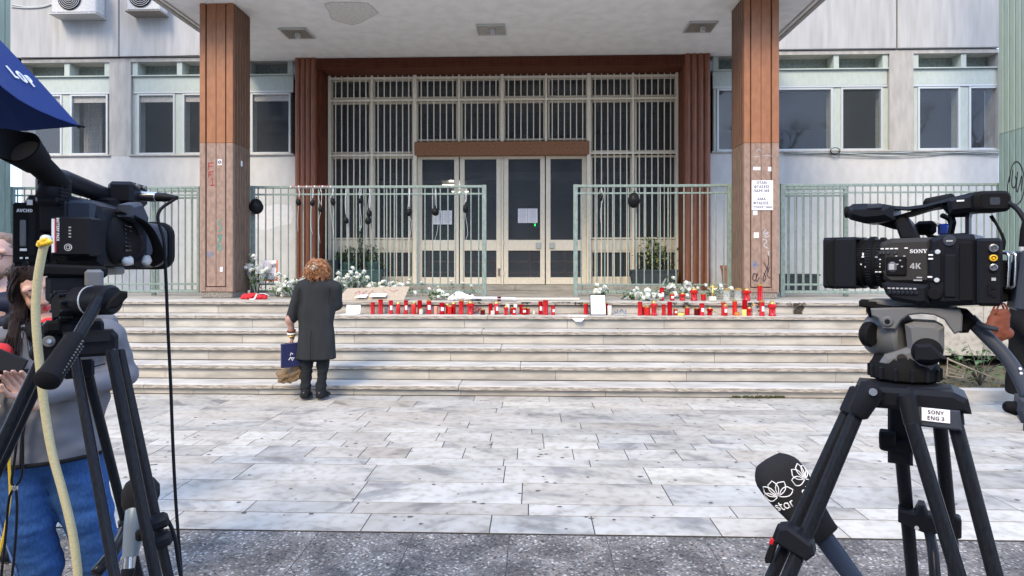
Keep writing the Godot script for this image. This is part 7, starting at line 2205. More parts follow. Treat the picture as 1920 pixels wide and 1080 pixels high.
func build_star_microphone(yaw: float) -> void:
	var p := ond(1487, 929, 1.30)
	var o := thing("microphone", "reporter microphone with a black foam cover and white flower logo, clamped to the right tripod", "microphone", p)
	o.rotation.y = yaw
	o.rotation.z = 0.66
	# the foam: rounded triangular block, long axis along y, the other end of the microphone pointing down
	var sec := func(a: float, v: float) -> Vector3:
		var t := clampf((v + 0.088) / 0.168, 0.0, 1.0)
		var w := lerpf(0.033, 0.050, smoothstep(0.0, 0.75, t)) * (1.0 - pow(maxf(t - 0.80, 0.0) / 0.20, 2.0) * 0.42)
		var tri_r := w * (1.0 + 0.05 * cos(3.0 * a))
		return Vector3(cos(a) * tri_r, v, sin(a) * tri_r * 0.92)
	var st := start()
	st.set_smooth_group(1)
	var vs := [-0.088, -0.07, -0.05, -0.03, -0.01, 0.01, 0.03, 0.05, 0.06, 0.068, 0.074, 0.078, 0.080]
	for i in vs.size() - 1:
		for k in 36:
			var a0 := TAU * k / 36.0
			var a1 := TAU * (k + 1) / 36.0
			quad(st, sec.call(a0, vs[i]), sec.call(a1, vs[i]), sec.call(a1, vs[i + 1]), sec.call(a0, vs[i + 1]), Vector3(cos(a0), 0, sin(a0)))
	for k in 36:
		var q0: Vector3 = sec.call(TAU * k / 36.0, 0.080)
		var q1: Vector3 = sec.call(TAU * (k + 1) / 36.0, 0.080)
		tri(st, q0, q1, Vector3(0, 0.0835, 0), Vector3.UP)
		q0 = sec.call(TAU * k / 36.0, -0.088)
		q1 = sec.call(TAU * (k + 1) / 36.0, -0.088)
		tri(st, q0, q1, Vector3(0, -0.092, 0), Vector3.DOWN)
	obj("foam_cover", st, M.foam_black, o)
	st = start()
	rod(st, Vector3(0, -0.08, 0), Vector3(0, -0.34, 0), 0.0195, 0.015, 22, 0.003)
	var hd := obj("handle", st, M.mic_blue_black, o)
	bx("paper_tag", Vector3(0.002, -0.215, 0.0178), Vector3(0.014, 0.022, 0.001), M.graffiti_blue, hd)
	# logo: five petals and the word, lying on the cover
	for face in 2:
		var mid := PI * 0.5 + 0.12 if face == 0 else PI * 0.5 - 1.25
		var on := func(x: float, y: float) -> Vector3:
			# logo axes are turned against the cover so that they read level-ish in the picture
			var r := Vector2(x, y).rotated(-0.14) + Vector2(-0.006, 0.026)
			var v := r.y - 0.012
			var rad: Vector3 = sec.call(mid, v)
			var a := mid - r.x / Vector2(rad.x, rad.z).length()
			var s: Vector3 = sec.call(a, v)
			return s + Vector3(cos(a), 0, sin(a)) * 0.0006
		for k in 5:
			var ang := deg_to_rad(90.0 + (k - 2) * 39.0)
			var line := start()
			var pts := []
			var l: float = 0.030 if k in [1, 2, 3] else 0.028
			for i in 13:
				var t := i / 12.0
				var along := l * (1.0 - absf(2.0 * t - 1.0)) if true else 0.0
				var wide := 0.0088 * sin(PI * clampf((1.0 - absf(2.0 * t - 1.0)), 0.0, 1.0) * 0.86) * (1.0 if t < 0.5 else -1.0)
				var q := Vector2(along + 0.002, wide).rotated(ang)
				pts.append(on.call(q.x, q.y + 0.004))
			tube(line, pts, 0.00105, 5)
			obj("logo_petal", line, M.white_print, o)
		var word := [
			[[[0.006, 0.0085], [0.0025, 0.0095], [0.0, 0.0075], [0.002, 0.0055], [0.005, 0.0045], [0.0065, 0.002], [0.004, 0.0], [0.0, 0.001]]],
			[[[0.0105, 0.0135], [0.0105, 0.003], [0.0125, 0.0], [0.0145, 0.0005]], [[0.0082, 0.0092], [0.0142, 0.0092]]],
			[[[0.0235, 0.0095], [0.0235, 0.0]], [[0.0235, 0.007], [0.0205, 0.0095], [0.0172, 0.0075], [0.0165, 0.004], [0.0185, 0.0005], [0.0215, 0.0008], [0.0235, 0.003]]],
			[[[0.0275, 0.0095], [0.0275, 0.0]], [[0.0275, 0.006], [0.029, 0.009], [0.0318, 0.0093]]]]
		for letter in word:
			var line := start()
			for l in letter:
				var pts := []
				for q in l: pts.append(on.call((q[0] - 0.0158) * 1.15, (q[1]) * 1.15 - 0.022))
				tube(line, smooth_path(pts, 3) if pts.size() > 2 else pts, 0.00125, 5)
			obj("logo_letter", line, M.white_print, o)

func build_right_camcorder(yaw: float) -> void:
	var o := thing("video_camera", "black handheld video camera with large lens hood on the right tripod, lens to the left", "video camera", ond(1700, 490, 1.15))
	o.rotation.y = yaw - 0.2
	var u2 := func(cx: float, cy: float) -> Vector2: return Vector2((cx - 864.0) / 5200.0, (648.0 - cy) / 4513.0)
	var u := func(cx: float, cy: float, z := 0.0) -> Vector3: return Vector3((cx - 864.0) / 5200.0, (648.0 - cy) / 4513.0, z)
	var poly := func(pts: Array) -> Array:
		var out := []
		for q in pts: out.append(u2.call(q[0], q[1]))
		return out
	var fr := func(called: String, x0: float, y0: float, x1: float, y1: float, z0: float, z1: float, m: Material, bev := 0.003) -> MeshInstance3D:
		var a: Vector3 = u.call(x0, y1, z0)
		var b: Vector3 = u.call(x1, y0, z1)
		return bs(called, a, b, m, o, bev)
	# lens hood: rounded rectangular tube, open at the front
	var along := Transform3D(Basis(Vector3(0, 0, 1), Vector3.UP, Vector3(-1, 0, 0)), Vector3.ZERO)   # prism axis to -x
	var cy: float = u2.call(0, 660).y
	var st := start()
	for e in [[0.0, 0.0488, 0.118, 0.005], [0.0, -0.0488, 0.118, 0.005]]:
		box(st, Vector3(-0.110, cy + e[1] * 0.94, -0.052), Vector3(0.058, 0.006, e[2]), 0.002)
	for s in [-1, 1]:
		box(st, Vector3(-0.110, cy, -0.052 + s * 0.059), Vector3(0.058, 0.092, 0.006), 0.002)
	obj("lens_hood", st, M.black_plastic, o)
	st = start()
	prism(st, poly.call([[148, 520], [165, 480], [215, 443], [270, 440], [272, 885], [200, 882], [165, 845], [148, 790]]), -0.117, 0.013, 0.006)
	obj("hood_rim", st, M.black_matt, o)
	st = start()
	box(st, Vector3(-0.139, cy, -0.052), Vector3(0.004, 0.07, 0.095), 0.001)
	obj("hood_shutter", st, M.black_gloss, o)
	for q in [[322, 640], [322, 710]]:
		fr.call("hood_mark", q[0] - 16, q[1] - 7, q[0] + 16, q[1] + 7, 0.0078, 0.0095, M.grey_print, 0.0005)
	st = start()
	prism(st, poly.call([[270, 480], [330, 455], [420, 470], [430, 840], [330, 865], [270, 850]]), -0.1, 0.0085, 0.005)
	obj("hood_mount", st, M.black_gloss, o)
	# barrel with three geared rings
	var lz := -0.046
	st = start()
	lathe(st, [Vector2(0, 0), Vector2(0.0445, 0), Vector2(0.0445, 0.055), Vector2(0.043, 0.075), Vector2(0, 0.075)], lens_axis(Vector3(u2.call(680, 0).x, cy, lz)), 40)
	obj("barrel", st, M.black_matt, o)
	for q in [[468, 400, 0.0475, 64], [560, 502, 0.0485, 56], [640, 596, 0.0465, 44]]:
		st = start()
		geared(st, lens_axis(Vector3(u2.call(q[0], 0).x, cy, lz)), q[2], absf(u2.call(q[0], 0).x - u2.call(q[1], 0).x), q[3])
		obj("control_ring", st, M.black_plastic, o)
	for q in [[394, 640, 10, 60], [498, 588, 14, 24], [498, 610, 22, 10], [484, 672, 10, 12], [520, 693, 8, 8]]:
		var a := asin(clampf((u2.call(0, q[1]).y - cy) / 0.05, -1.0, 1.0))
		bx("ring_mark", Vector3(u2.call(q[0], 0).x, cy + sin(a) * 0.0505, lz + cos(a) * 0.0505), Vector3(q[2] / 5200.0, q[3] / 4513.0, 0.0014), M.white_print, o, 0.0, Transform3D.IDENTITY)
	# body
	st = start()
	prism(st, poly.call([[600, 560], [640, 490], [720, 458], [1060, 455], [1062, 830], [720, 838], [660, 800], [615, 730]]), -0.115, -0.004, 0.008)
	obj("main_body", st, M.body_grey, o)
	st = start()
	prism(st, poly.call([[1040, 470], [1140, 432], [1370, 440], [1385, 480], [1390, 985], [1180, 1000], [1040, 985], [1010, 830]]), -0.122, 0.0, 0.008)
	obj("rear_body", st, M.black_plastic, o)
	st = start()
	prism(st, poly.call([[650, 830], [690, 815], [1040, 835], [1045, 985], [960, 1000], [740, 965], [690, 920]]), -0.11, 0.004, 0.007)
	obj("switch_strip", st, M.black_plastic, o)
	fr.call("battery_slot", 1165, 540, 1272, 960, -0.02, 0.0012, M.black_gloss, 0.001)
	fr.call("battery", 1268, 500, 1372, 955, -0.03, 0.0016, M.cloth_black, 0.002)
	fr.call("card_door", 1150, 590, 1262, 940, -0.02, 0.004, M.black_plastic, 0.004)
	fr.call("grip_plate", 1035, 560, 1150, 820, -0.02, 0.003, M.black_plastic, 0.004)
	# buttons, prints and the small control pad
	fr.call("control_pad", 690, 610, 860, 765, -0.01, 0.0, M.black_matt, 0.002)
	fr.call("thumb_dial", 700, 645, 790, 745, -0.01, 0.0045, M.head_grey, 0.006)
	fr.call("dial_cap", 722, 672, 768, 720, 0.0, 0.006, M.grey_print, 0.001)
	fr.call("switch_panel", 585, 600, 660, 760, -0.012, -0.0015, M.black_matt, 0.002)
	for q in [[658, 543], [698, 543], [736, 543], [775, 543], [856, 540]]:
		fr.call("printed_word", q[0] - 14, q[1] - 5, q[0] + 14, q[1] + 5, -0.0042, -0.0030, M.white_print, 0.0)
	for q in [[642, 578], [672, 578], [708, 578], [768, 578]]:
		st = start()
		rod(st, u.call(q[0], q[1], -0.005), u.call(q[0], q[1], -0.001), 0.0026, -1, 12, 0.0006)
		obj("button", st, M.black_gloss, o)
	for q in [[610, 610], [638, 632], [634, 668], [634, 692], [610, 735], [640, 735]]:
		fr.call("printed_word", q[0] - 11, q[1] - 4, q[0] + 11, q[1] + 4, -0.0017, -0.0006, M.white_print, 0.0)
	for q in [[812, 640], [845, 605], [788, 672], [826, 690], [780, 604]]:
		fr.call("printed_mark", q[0] - 8, q[1] - 5, q[0] + 8, q[1] + 5, -0.0005, 0.0008, M.grey_print, 0.0)
	for q in [[1058, 598], [1058, 628], [1052, 772]]:
		fr.call("printed_word", q[0] - 18, q[1] - 6, q[0] + 18, q[1] + 6, 0.0028, 0.0040, M.white_print, 0.0)
	for q in [[1112, 575, 0.0042], [1105, 797, 0.0042]]:
		st = start()
		rod(st, u.call(q[0], q[1], 0.002), u.call(q[0], q[1], 0.0055), q[2], -1, 16, 0.001)
		obj("round_button", st, M.aluminium, o)
	for k in 7:
		fr.call("printed_word", 712 + k * 35, 862, 736 + k * 35, 874, 0.0035, 0.0049, M.grey_print, 0.0)
		st = start()
		rod(st, u.call(728 + k * 36, 905, 0.003), u.call(728 + k * 36, 905, 0.007), 0.0034, -1, 12, 0.0008)
		obj("switch_button", st, M.black_gloss, o)
	for q in [[962, 778, 22], [950, 800, 34]]:
		fr.call("printed_word", q[0] - q[2], q[1] - 5, q[0] + q[2], q[1] + 5, -0.0042, -0.0030, M.grey_print, 0.0)
	letters("brand_lettering", "SONY", 0.0068, M.white_print, o, Transform3D(Basis(), u.call(955, 567, -0.0034)), "Droid Serif", true)
	letters("format_lettering", "4K", 0.0105, M.grey_print, o, Transform3D(Basis(), u.call(930, 687, -0.0034)), "Droid Sans", true)
	st = start()
	rod(st, u.call(1200, 488, -0.003), u.call(1200, 488, 0.003), 0.0095, -1, 24, 0.001)
	obj("round_badge", st, M.dark_blue_plastic, o)
	fr.call("badge_print", 1176, 484, 1226, 496, 0.003, 0.0038, M.grey_print, 0.0)
	st = start()
	rod(st, u.call(1090, 905, 0.0), u.call(1090, 905, 0.006), 0.011, -1, 24, 0.002)
	obj("audio_dial", st, M.black_matt, o)
	# slanted connector panel on the rear corner
	var CP := Transform3D(Basis(Vector3.UP, 0.35), u.call(1450, 730, -0.026))
	bx("connector_panel", Vector3.ZERO, Vector3(0.036, 0.114, 0.05), M.black_plastic, o, 0.005, CP)
	for q in [[0.040, 0.0068, "steel"], [0.0235, 0.0055, "yellow_plastic"], [0.008, 0.0058, "steel"]]:
		st = start()
		lathe(st, [Vector2(0, 0), Vector2(q[1], 0), Vector2(q[1], 0.006), Vector2(q[1] * 0.7, 0.0065), Vector2(q[1] * 0.66, 0.002), Vector2(q[1] * 0.3, 0.002), Vector2(q[1] * 0.3, 0.006), Vector2(0, 0.006)], CP * Transform3D(Basis(Vector3.RIGHT, PI / 2), Vector3(0.003, q[0], 0.0245)), 18)
		obj("socket", st, M[q[2]], o)
	bx("socket_slot", Vector3(-0.002, -0.03, 0.026), Vector3(0.005, 0.018, 0.002), M.black_gloss, o, 0.0, CP)
	for k in 3: bx("small_port", Vector3(0.004, -0.012 - 0.014 * k, 0.0255), Vector3(0.006, 0.005, 0.0015), M.grey_print if k == 0 else M.black_gloss, o, 0.0, CP)
	# top handle
	st = start()
	prism(st, poly.call([[705, 300], [760, 262], [800, 268], [850, 320], [915, 466], [765, 466]]), -0.078, -0.04, 0.005)
	obj("handle_post", st, M.black_plastic, o)
	st = start()
	prism(st, poly.call([[650, 170], [830, 190], [980, 178], [1180, 135], [1330, 105], [1370, 120], [1372, 258], [1180, 272], [1090, 205], [960, 235], [760, 285], [680, 300]]), -0.082, -0.036, 0.006)
	obj("handle_bar", st, M.black_plastic, o)
	st = start()
	prism(st, poly.call([[1085, 190], [1180, 265], [1320, 265], [1312, 300], [1312, 445], [1140, 450], [1165, 330], [1150, 270]]), -0.078, -0.038, 0.005)
	obj("handle_post", st, M.black_plastic, o)
	for k in 16: fr.call("grip_rib", 830 + k * 14, 258 - k * 4, 837 + k * 14, 268 - k * 4, -0.0805, -0.0345, M.black_matt, 0.0)
	st = start()
	prism(st, poly.call([[306, 215], [325, 175], [370, 148], [480, 150], [640, 162], [720, 180], [735, 300], [620, 318], [480, 322], [350, 285], [312, 255]]), -0.098, -0.012, 0.012)
	obj("monitor_block", st, M.black_plastic, o)
	fr.call("monitor_seam", 515, 160, 640, 205, -0.02, -0.0095, M.dark_blue_plastic, 0.002)
	st = start()
	lathe(st, [Vector2(0, 0), Vector2(0.010, 0), Vector2(0.0115, 0.003), Vector2(0.0115, 0.02), Vector2(0, 0.022)], lens_axis(u.call(400, 215, -0.03)), 18)
	obj("front_microphone", st, M.black_matt, o)
	st = start()
	prism(st, poly.call([[540, 322], [700, 300], [760, 300], [760, 385], [690, 372]]), -0.10, -0.055, 0.004)
	obj("microphone_base", st, M.black_matt, o)
	# viewfinder with its eyecup
	st = start()
	prism(st, poly.call([[1150, 160], [1180, 140], [1375, 104], [1380, 262], [1170, 276]]), -0.09, -0.024, 0.008)
	obj("viewfinder", st, M.black_plastic, o)
	fr.call("printed_word", 1234, 166, 1290, 178, -0.0245, -0.0232, M.white_print, 0.0)
	var EC := Transform3D(Basis(Vector3.UP, 0.62), u.call(1455, 185, -0.048))
	st = start()
	prism(st, rounded(-0.029, -0.018, 0.029, 0.018, 0.012), -0.03, 0.016, 0.005, EC)
	obj("eyecup", st, M.black_matt, o)
	st = start()
	prism(st, rounded(-0.021, -0.0125, 0.021, 0.0125, 0.008), 0.012, 0.0168, 0.0, EC)
	obj("eyecup_hollow", st, M.cloth_black, o)
	st = start()
	prism(st, rounded(-0.008, -0.0065, 0.008, 0.0065, 0.003), 0.014, 0.0175, 0.0, EC)
	obj("eyepiece", st, M.dark_blue_plastic, o)
	# things clipped behind the handle
	st = start()
	rod(st, u.call(920, 165, -0.1), u.call(1130, 125, -0.13), 0.013, 0.014, 18, 0.004)
	obj("shotgun_microphone", st, M.black_matt, o)
	fr.call("blue_connector", 1005, 325, 1105, 425, -0.135, -0.115, M.blue_plastic, 0.004)
	st = start()
	rod(st, u.call(1008, 340, -0.12), u.call(975, 300, -0.12), 0.006, -1, 14)
	obj("connector_collar", st, M.aluminium, o)
	st = start()
	tube(st, smooth_path([u.call(905, 400, -0.13), u.call(960, 440, -0.125), u.call(1050, 440, -0.125), u.call(1100, 400, -0.13), u.call(1110, 300, -0.12), u.call(1060, 260, -0.1)], 5), 0.005, 8)
	obj("thin_lead", st, M.black_matt, o)
	fr.call("microphone_lug", 830, 300, 1000, 420, -0.12, -0.095, M.black_matt, 0.006)
	# receiver slab and rails at the back
	for x in [1608, 1655]:
		st = start()
		tube(st, smooth_path([u.call(1560, 850, -0.03), u.call(x - 10, 840, -0.02), u.call(x, 800, -0.018), u.call(x + 6, 620, -0.018), u.call(x - 8, 592, -0.02), u.call(1560, 585, -0.03)], 5), 0.0026, 8)
		obj("rail_loop", st, M.steel, o)
	fr.call("battery_adapter", 1500, 640, 1600, 960, -0.10, -0.03, M.black_matt, 0.004)
	var slab_xf := Transform3D(Basis(Vector3.UP, 0.25) * Basis(Vector3.BACK, -0.10), u.call(1740, 800, -0.05))
	bx("receiver_box", Vector3.ZERO, Vector3(0.042, 0.10, 0.075), M.dark_blue_plastic, o, 0.004, slab_xf)
	bx("receiver_screen", Vector3(0.004, 0.0, 0.0378), Vector3(0.024, 0.075, 0.001), M.screen, o, 0.0, slab_xf)
	# lead from the viewfinder down to the receiver, and a small aerial
	var cb := thing("cable", "short black lead looping from the right camera's viewfinder to its receiver", "cable", o.position)
	cb.rotation = o.rotation
	st = start()
	tube(st, smooth_path([u.call(1545, 192, -0.05), u.call(1600, 205, -0.05), u.call(1660, 255, -0.045), u.call(1712, 340, -0.04), u.call(1722, 380, -0.04)], 6), 0.0042, 10)
	obj("lead", st, M.black_plastic, cb)
	st = start()
	lathe(st, [Vector2(0, 0), Vector2(0.0065, 0), Vector2(0.0075, 0.03), Vector2(0.006, 0.042), Vector2(0, 0.044)], aim(u.call(1702, 545, -0.04), u.call(1722, 375, -0.04)), 16)
	obj("plug", st, M.black_matt, cb)
	st = start()
	rod(st, u.call(1700, 575, -0.04), u.call(1702, 540, -0.04), 0.0068, -1, 16)
	obj("plug_collar", st, M.aluminium, cb)
	st = start()
	tube(st, smooth_path([u.call(1550, 560, -0.06), u.call(1556, 480, -0.06), u.call(1510, 370, -0.06), u.call(1463, 290, -0.06)], 5), [0.003, 0.003, 0.003, 0.003, 0.003, 0.0026, 0.0024, 0.0024, 0.0022, 0.0022, 0.0022, 0.0022, 0.0024, 0.003, 0.003, 0.003], 8)
	obj("aerial", st, M.black_matt, o)

func build_left_rig() -> void:
	var yaw := 0.626
	# camcorder seen from its right rear corner
	var o := thing("video_camera", "black handheld video camera with raised eyecup on the left tripod, battery pack towards the viewer", "video camera", ond(106, 440, 1.26))
	o.rotation.y = yaw - 0.44
	var B := func(called: String, c: Vector3, s: Vector3, m: Material, bev := 0.003) -> MeshInstance3D: return bx(called, c, s, m, o, bev)
	var st := start()
	# rear body, sloping top
	prism(st, [Vector2(-0.082, -0.062), Vector2(0.082, -0.062), Vector2(0.086, 0.03), Vector2(0.075, 0.058), Vector2(0.02, 0.078), Vector2(-0.055, 0.078), Vector2(-0.08, 0.03)], -0.18, 0.0, 0.010)
	obj("rear_body", st, M.black_plastic, o)
	B.call("rear_panel", Vector3(-0.045, 0.002, 0.002), Vector3(0.062, 0.12, 0.012), M.black_matt, 0.004)
	B.call("rear_block", Vector3(0.0, 0.035, 0.005), Vector3(0.05, 0.06, 0.02), M.black_plastic, 0.004)
	B.call("rear_block", Vector3(0.045, 0.048, 0.0), Vector3(0.05, 0.04, 0.02), M.dark_blue_plastic, 0.006)
	B.call("rear_seam", Vector3(-0.012, 0.0, 0.004), Vector3(0.03, 0.005, 0.01), M.black_gloss, 0.001)
	B.call("card_slot", Vector3(-0.055, 0.002, 0.009), Vector3(0.011, 0.052, 0.004), M.head_grey, 0.002)
	B.call("card_slot_door", Vector3(-0.038, 0.0, 0.0088), Vector3(0.014, 0.085, 0.004), M.black_plastic, 0.002)
	B.call("slot_label", Vector3(-0.053, -0.03, 0.011), Vector3(0.012, 0.005, 0.001), M.white_print, 0.0)
	letters("format_lettering", "AVCHD", 0.0062, M.white_print, o, Transform3D(Basis(), Vector3(-0.052, 0.046, 0.0088)), "Droid Sans", true)
	B.call("format_mark", Vector3(-0.043, 0.062, 0.0088), Vector3(0.010, 0.010, 0.001), M.white_print, 0.0)
	for q in [[-0.058, -0.046], [-0.048, -0.046]]: B.call("indicator", Vector3(q[0], q[1], 0.0088), Vector3(0.005, 0.0035, 0.001), M.white_print, 0.0)
	for q in [[-0.05, -0.057, 0.006], [-0.018, -0.052, 0.007], [0.0, -0.055, 0.006]]:
		st = start()
		rod(st, Vector3(q[0], q[1], 0.004), Vector3(q[0], q[1], 0.010), q[2], -1, 18, 0.0012)
		obj("jack", st, M.black_gloss, o)
	# battery pack with a red and white stripe
	B.call("battery_pack", Vector3(0.048, -0.005, 0.024), Vector3(0.070, 0.075, 0.05), M.black_plastic, 0.004)
	B.call("battery_stripe", Vector3(0.019, -0.004, 0.0495), Vector3(0.005, 0.064, 0.001), M.white_print, 0.0)
	B.call("battery_stripe", Vector3(0.0235, -0.004, 0.0495), Vector3(0.0016, 0.064, 0.001), M.red_print, 0.0)
	letters("battery_lettering", "BATTERY PACK", 0.0042, M.white_print, o, Transform3D(Basis(Vector3.BACK, -PI / 2), Vector3(0.0272, 0.008, 0.0496)), "Droid Sans", true)
	for k in 4: B.call("charge_mark", Vector3(0.048, 0.012 - 0.006 * k, 0.0495), Vector3(0.004, 0.0025, 0.001), M.grey_print, 0.0)
	for q in [[0.0058, 0.0066], [0.0028, 0.0036]]:
		st = start()
		lathe(st, [Vector2(q[0], 0), Vector2(q[1], 0), Vector2(q[1], 0.0012), Vector2(q[0], 0.0012)], Transform3D(Basis(Vector3.RIGHT, PI / 2), Vector3(0.045, -0.026, 0.0488)), 20)
		obj("charge_ring", st, M.white_print, o)
	# right side: grip, strap, vents
	place(body([[Vector3(0.082, -0.01, -0.06), Vector3(0.022, 0.05, 0.05)], [Vector3(0.082, -0.005, -0.12), Vector3(0.022, 0.045, 0.05)]], 0.006, 0.02), "hand_grip", M.black_matt, o)
	for k in 7: B.call("vent_slot", Vector3(0.104, 0.022 - 0.0085 * k, -0.065), Vector3(0.004, 0.004, 0.03), M.black_gloss, 0.001)
	st = start()
	tube(st, smooth_path([Vector3(0.09, 0.05, -0.05), Vector3(0.122, 0.032, -0.09), Vector3(0.128, -0.005, -0.14), Vector3(0.12, -0.04, -0.18), Vector3(0.09, -0.055, -0.21)], 6), 0.014, 10, 0.25)
	obj("hand_strap", st, M.cloth_black, o)
	st = start()
	prism(st, [Vector2(0.0, 0.02), Vector2(0.05, 0.03), Vector2(0.085, 0.0), Vector2(0.07, -0.04), Vector2(0.06, -0.015), Vector2(0.0, -0.005)], -0.02, 0.015, 0.006, Transform3D(Basis(Vector3.UP, PI / 2), Vector3(0.105, 0.045, -0.05)))
	obj("strap_shoulder", st, M.dark_blue_plastic, o)
	for q in [Vector3(0.10, -0.052, -0.07), Vector3(0.108, -0.05, -0.15)]:
		place(body([[q, Vector3(0.008, 0.011, 0.022)]], 0.004, 0.01, [], 0.006, 40.0), "strap_fleece", M.stucco_pier, o)
	# lens barrel and big hood
	st = start()
	lathe(st, [Vector2(0, 0), Vector2(0.044, 0), Vector2(0.046, 0.05), Vector2(0.05, 0.16), Vector2(0, 0.16)], Transform3D(Basis(Vector3.RIGHT, -PI / 2), Vector3(-0.0, -0.012, -0.17)), 32)
	obj("lens_barrel", st, M.black_matt, o)
	for k in 2:
		st = start()
		geared(st, Transform3D(Basis(Vector3.RIGHT, -PI / 2), Vector3(0, -0.012, -0.2 - 0.05 * k)), 0.052, 0.035, 60)
		obj("control_ring", st, M.black_plastic, o)
	st = start()
	prism(st, rounded(-0.062, -0.066, 0.066, 0.046, 0.03), -0.40, -0.29, 0.012)
	obj("lens_hood", st, M.dark_blue_plastic, o)
	st = start()
	prism(st, rounded(-0.068, -0.072, 0.072, 0.052, 0.034), -0.43, -0.40, 0.006)
	obj("hood_rim", st, M.black_matt, o)
	B.call("base_plate", Vector3(0.0, -0.073, -0.12), Vector3(0.07, 0.018, 0.2), M.head_grey, 0.004)
	B.call("base_foot", Vector3(0.0, -0.066, -0.30), Vector3(0.05, 0.010, 0.2), M.black_matt, 0.003)
	# handle, side unit with sockets
	st = start()
	tube(st, [Vector3(-0.005, 0.07, 0.02), Vector3(-0.005, 0.104, 0.005), Vector3(-0.005, 0.112, -0.03), Vector3(-0.005, 0.103, -0.16), Vector3(-0.005, 0.094, -0.26), Vector3(-0.005, 0.07, -0.285)], [0.021, 0.023, 0.021, 0.019, 0.021, 0.022], 14)
	obj("handle_bar", st, M.black_plastic, o)
	B.call("handle_root", Vector3(-0.005, 0.085, 0.0), Vector3(0.048, 0.06, 0.05), M.black_plastic, 0.008)
	for k in 9: B.call("handle_rib", Vector3(0.0185, 0.108 - 0.007 * k, 0.008), Vector3(0.003, 0.0035, 0.03), M.black_matt, 0.0008)
	B.call("audio_unit", Vector3(0.035, 0.105, -0.235), Vector3(0.055, 0.052, 0.09), M.black_plastic, 0.008)
	B.call("audio_block", Vector3(0.01, 0.075, -0.20), Vector3(0.05, 0.03, 0.09), M.black_matt, 0.006)
	for k in 3:
		st = start()
		rod(st, Vector3(0.062, 0.122 - 0.014 * (k % 2), -0.21 - 0.02 * k), Vector3(0.069, 0.122 - 0.014 * (k % 2), -0.21 - 0.02 * k), 0.006, -1, 14, 0.001)
		obj("audio_knob", st, M.head_grey, o)
	st = start()
	rod(st, Vector3(0.062, 0.10, -0.225), Vector3(0.105, 0.098, -0.215), 0.0115, -1, 18, 0.001)
	obj("socket", st, M.steel, o)
	# eyepiece tube and flared eyecup
	st = start()
	var ea: Vector3 = o.transform.affine_inverse() * ond(112, 345, 1.26)
	var eb: Vector3 = o.transform.affine_inverse() * ond(48, 285, 1.17)
	lathe(st, [Vector2(0, 0), Vector2(0.019, 0), Vector2(0.021, 0.03), Vector2(0.022, 0.07), Vector2(0.0265, 0.075), Vector2(0.0265, 0.10), Vector2(0, 0.10)], aim(ea, eb), 26)
	obj("viewfinder", st, M.black_matt, o)
	st = start()
	var exf := aim(eb - (eb - ea).normalized() * 0.03, eb + (eb - ea) * 0.5)
	st.set_smooth_group(1)
	for lay in [[0.0, 0.0], [0.003, 1.0]]:
		for k in 28:
			for j in 4:
				var pt := func(kk: int, jj: int) -> Vector3:
					var a := TAU * kk / 28.0
					var wing := pow(maxf(cos(a - 0.3), 0.0), 2.0)
					var t := jj / 4.0
					var rr: float = lerpf(0.026, 0.034 + wing * 0.013, t) - lay[0]
					return exf * Vector3(cos(a) * rr, t * (0.045 + wing * 0.032), sin(a) * rr)
				quad(st, pt.call(k, j), pt.call(k + 1, j), pt.call(k + 1, j + 1), pt.call(k, j + 1), exf.basis * Vector3(cos(TAU * k / 28.0), 0, sin(TAU * k / 28.0)) * (1.0 if lay[1] == 0.0 else -1.0))
	obj("eyecup", st, M.black_matt, o)
	st = start()
	lathe(st, [Vector2(0, 0), Vector2(0.025, 0.0), Vector2(0.023, 0.008), Vector2(0.014, 0.004), Vector2(0, 0.006)], exf, 24)
	obj("eyepiece", st, M.cloth_black, o)
	# cables
	var c1 := thing("cable", "long black cable hanging straight down from the left camera's side socket", "cable", Vector3.ZERO)
	var p0: Vector3 = o.transform * Vector3(0.105, 0.098, -0.215)
	var dp := (p0 - EYE).dot(Vector3(-sin(YAW), 0, -cos(YAW)))
	st = start()
	var pl := start()
	lathe(pl, [Vector2(0, 0), Vector2(0.0105, 0), Vector2(0.0105, 0.022), Vector2(0.0085, 0.03), Vector2(0.005, 0.05), Vector2(0, 0.05)], aim(p0, o.transform * Vector3(0.16, 0.095, -0.20)), 16)
	obj("plug", pl, M.black_plastic, c1)
	var e0: Vector3 = aim(p0, o.transform * Vector3(0.16, 0.095, -0.20)) * Vector3(0, 0.048, 0)
	var cp := [e0]
	for q in [[297, 400], [307, 450], [311, 520], [315, 620], [320, 720], [324, 830], [329, 930], [334, 1000], [340, 1080]]: cp.append(ond(q[0], q[1], dp - 0.03))
	cp.append(Vector3(cp[9].x + 0.03, 0.012, cp[9].z))
	cp.append(Vector3(cp[9].x + 0.35, 0.01, cp[9].z + 0.25))
	tube(st, smooth_path(cp, 6), 0.0036, 8)
	obj("lead", st, M.black_plastic, c1)
	var c2 := thing("cable", "thick cream coloured cable hanging from the back of the left camera", "cable", Vector3.ZERO)
	cp = []
	for q in [[84, 456], [78, 480], [70, 530], [67, 590], [74, 680], [84, 770], [98, 850], [117, 920], [133, 985], [142, 1040], [146, 1090]]: cp.append(ond(q[0], q[1], 1.075))
	cp.append(Vector3(cp[10].x, 0.014, cp[10].z + 0.05))
	cp.append(Vector3(cp[10].x - 0.3, 0.012, cp[10].z + 0.3))
	st = start()
	tube(st, smooth_path(cp, 6), 0.0066, 12)
	obj("lead", st, M.cream_cable, c2)
	st = start()
	lathe(st, [Vector2(0, 0), Vector2(0.006, 0), Vector2(0.009, 0.006), Vector2(0.009, 0.016), Vector2(0.0, 0.02)], aim(ond(84, 460, 1.075), ond(89, 440, 1.09)), 16)
	obj("plug", st, M.aluminium, c2)
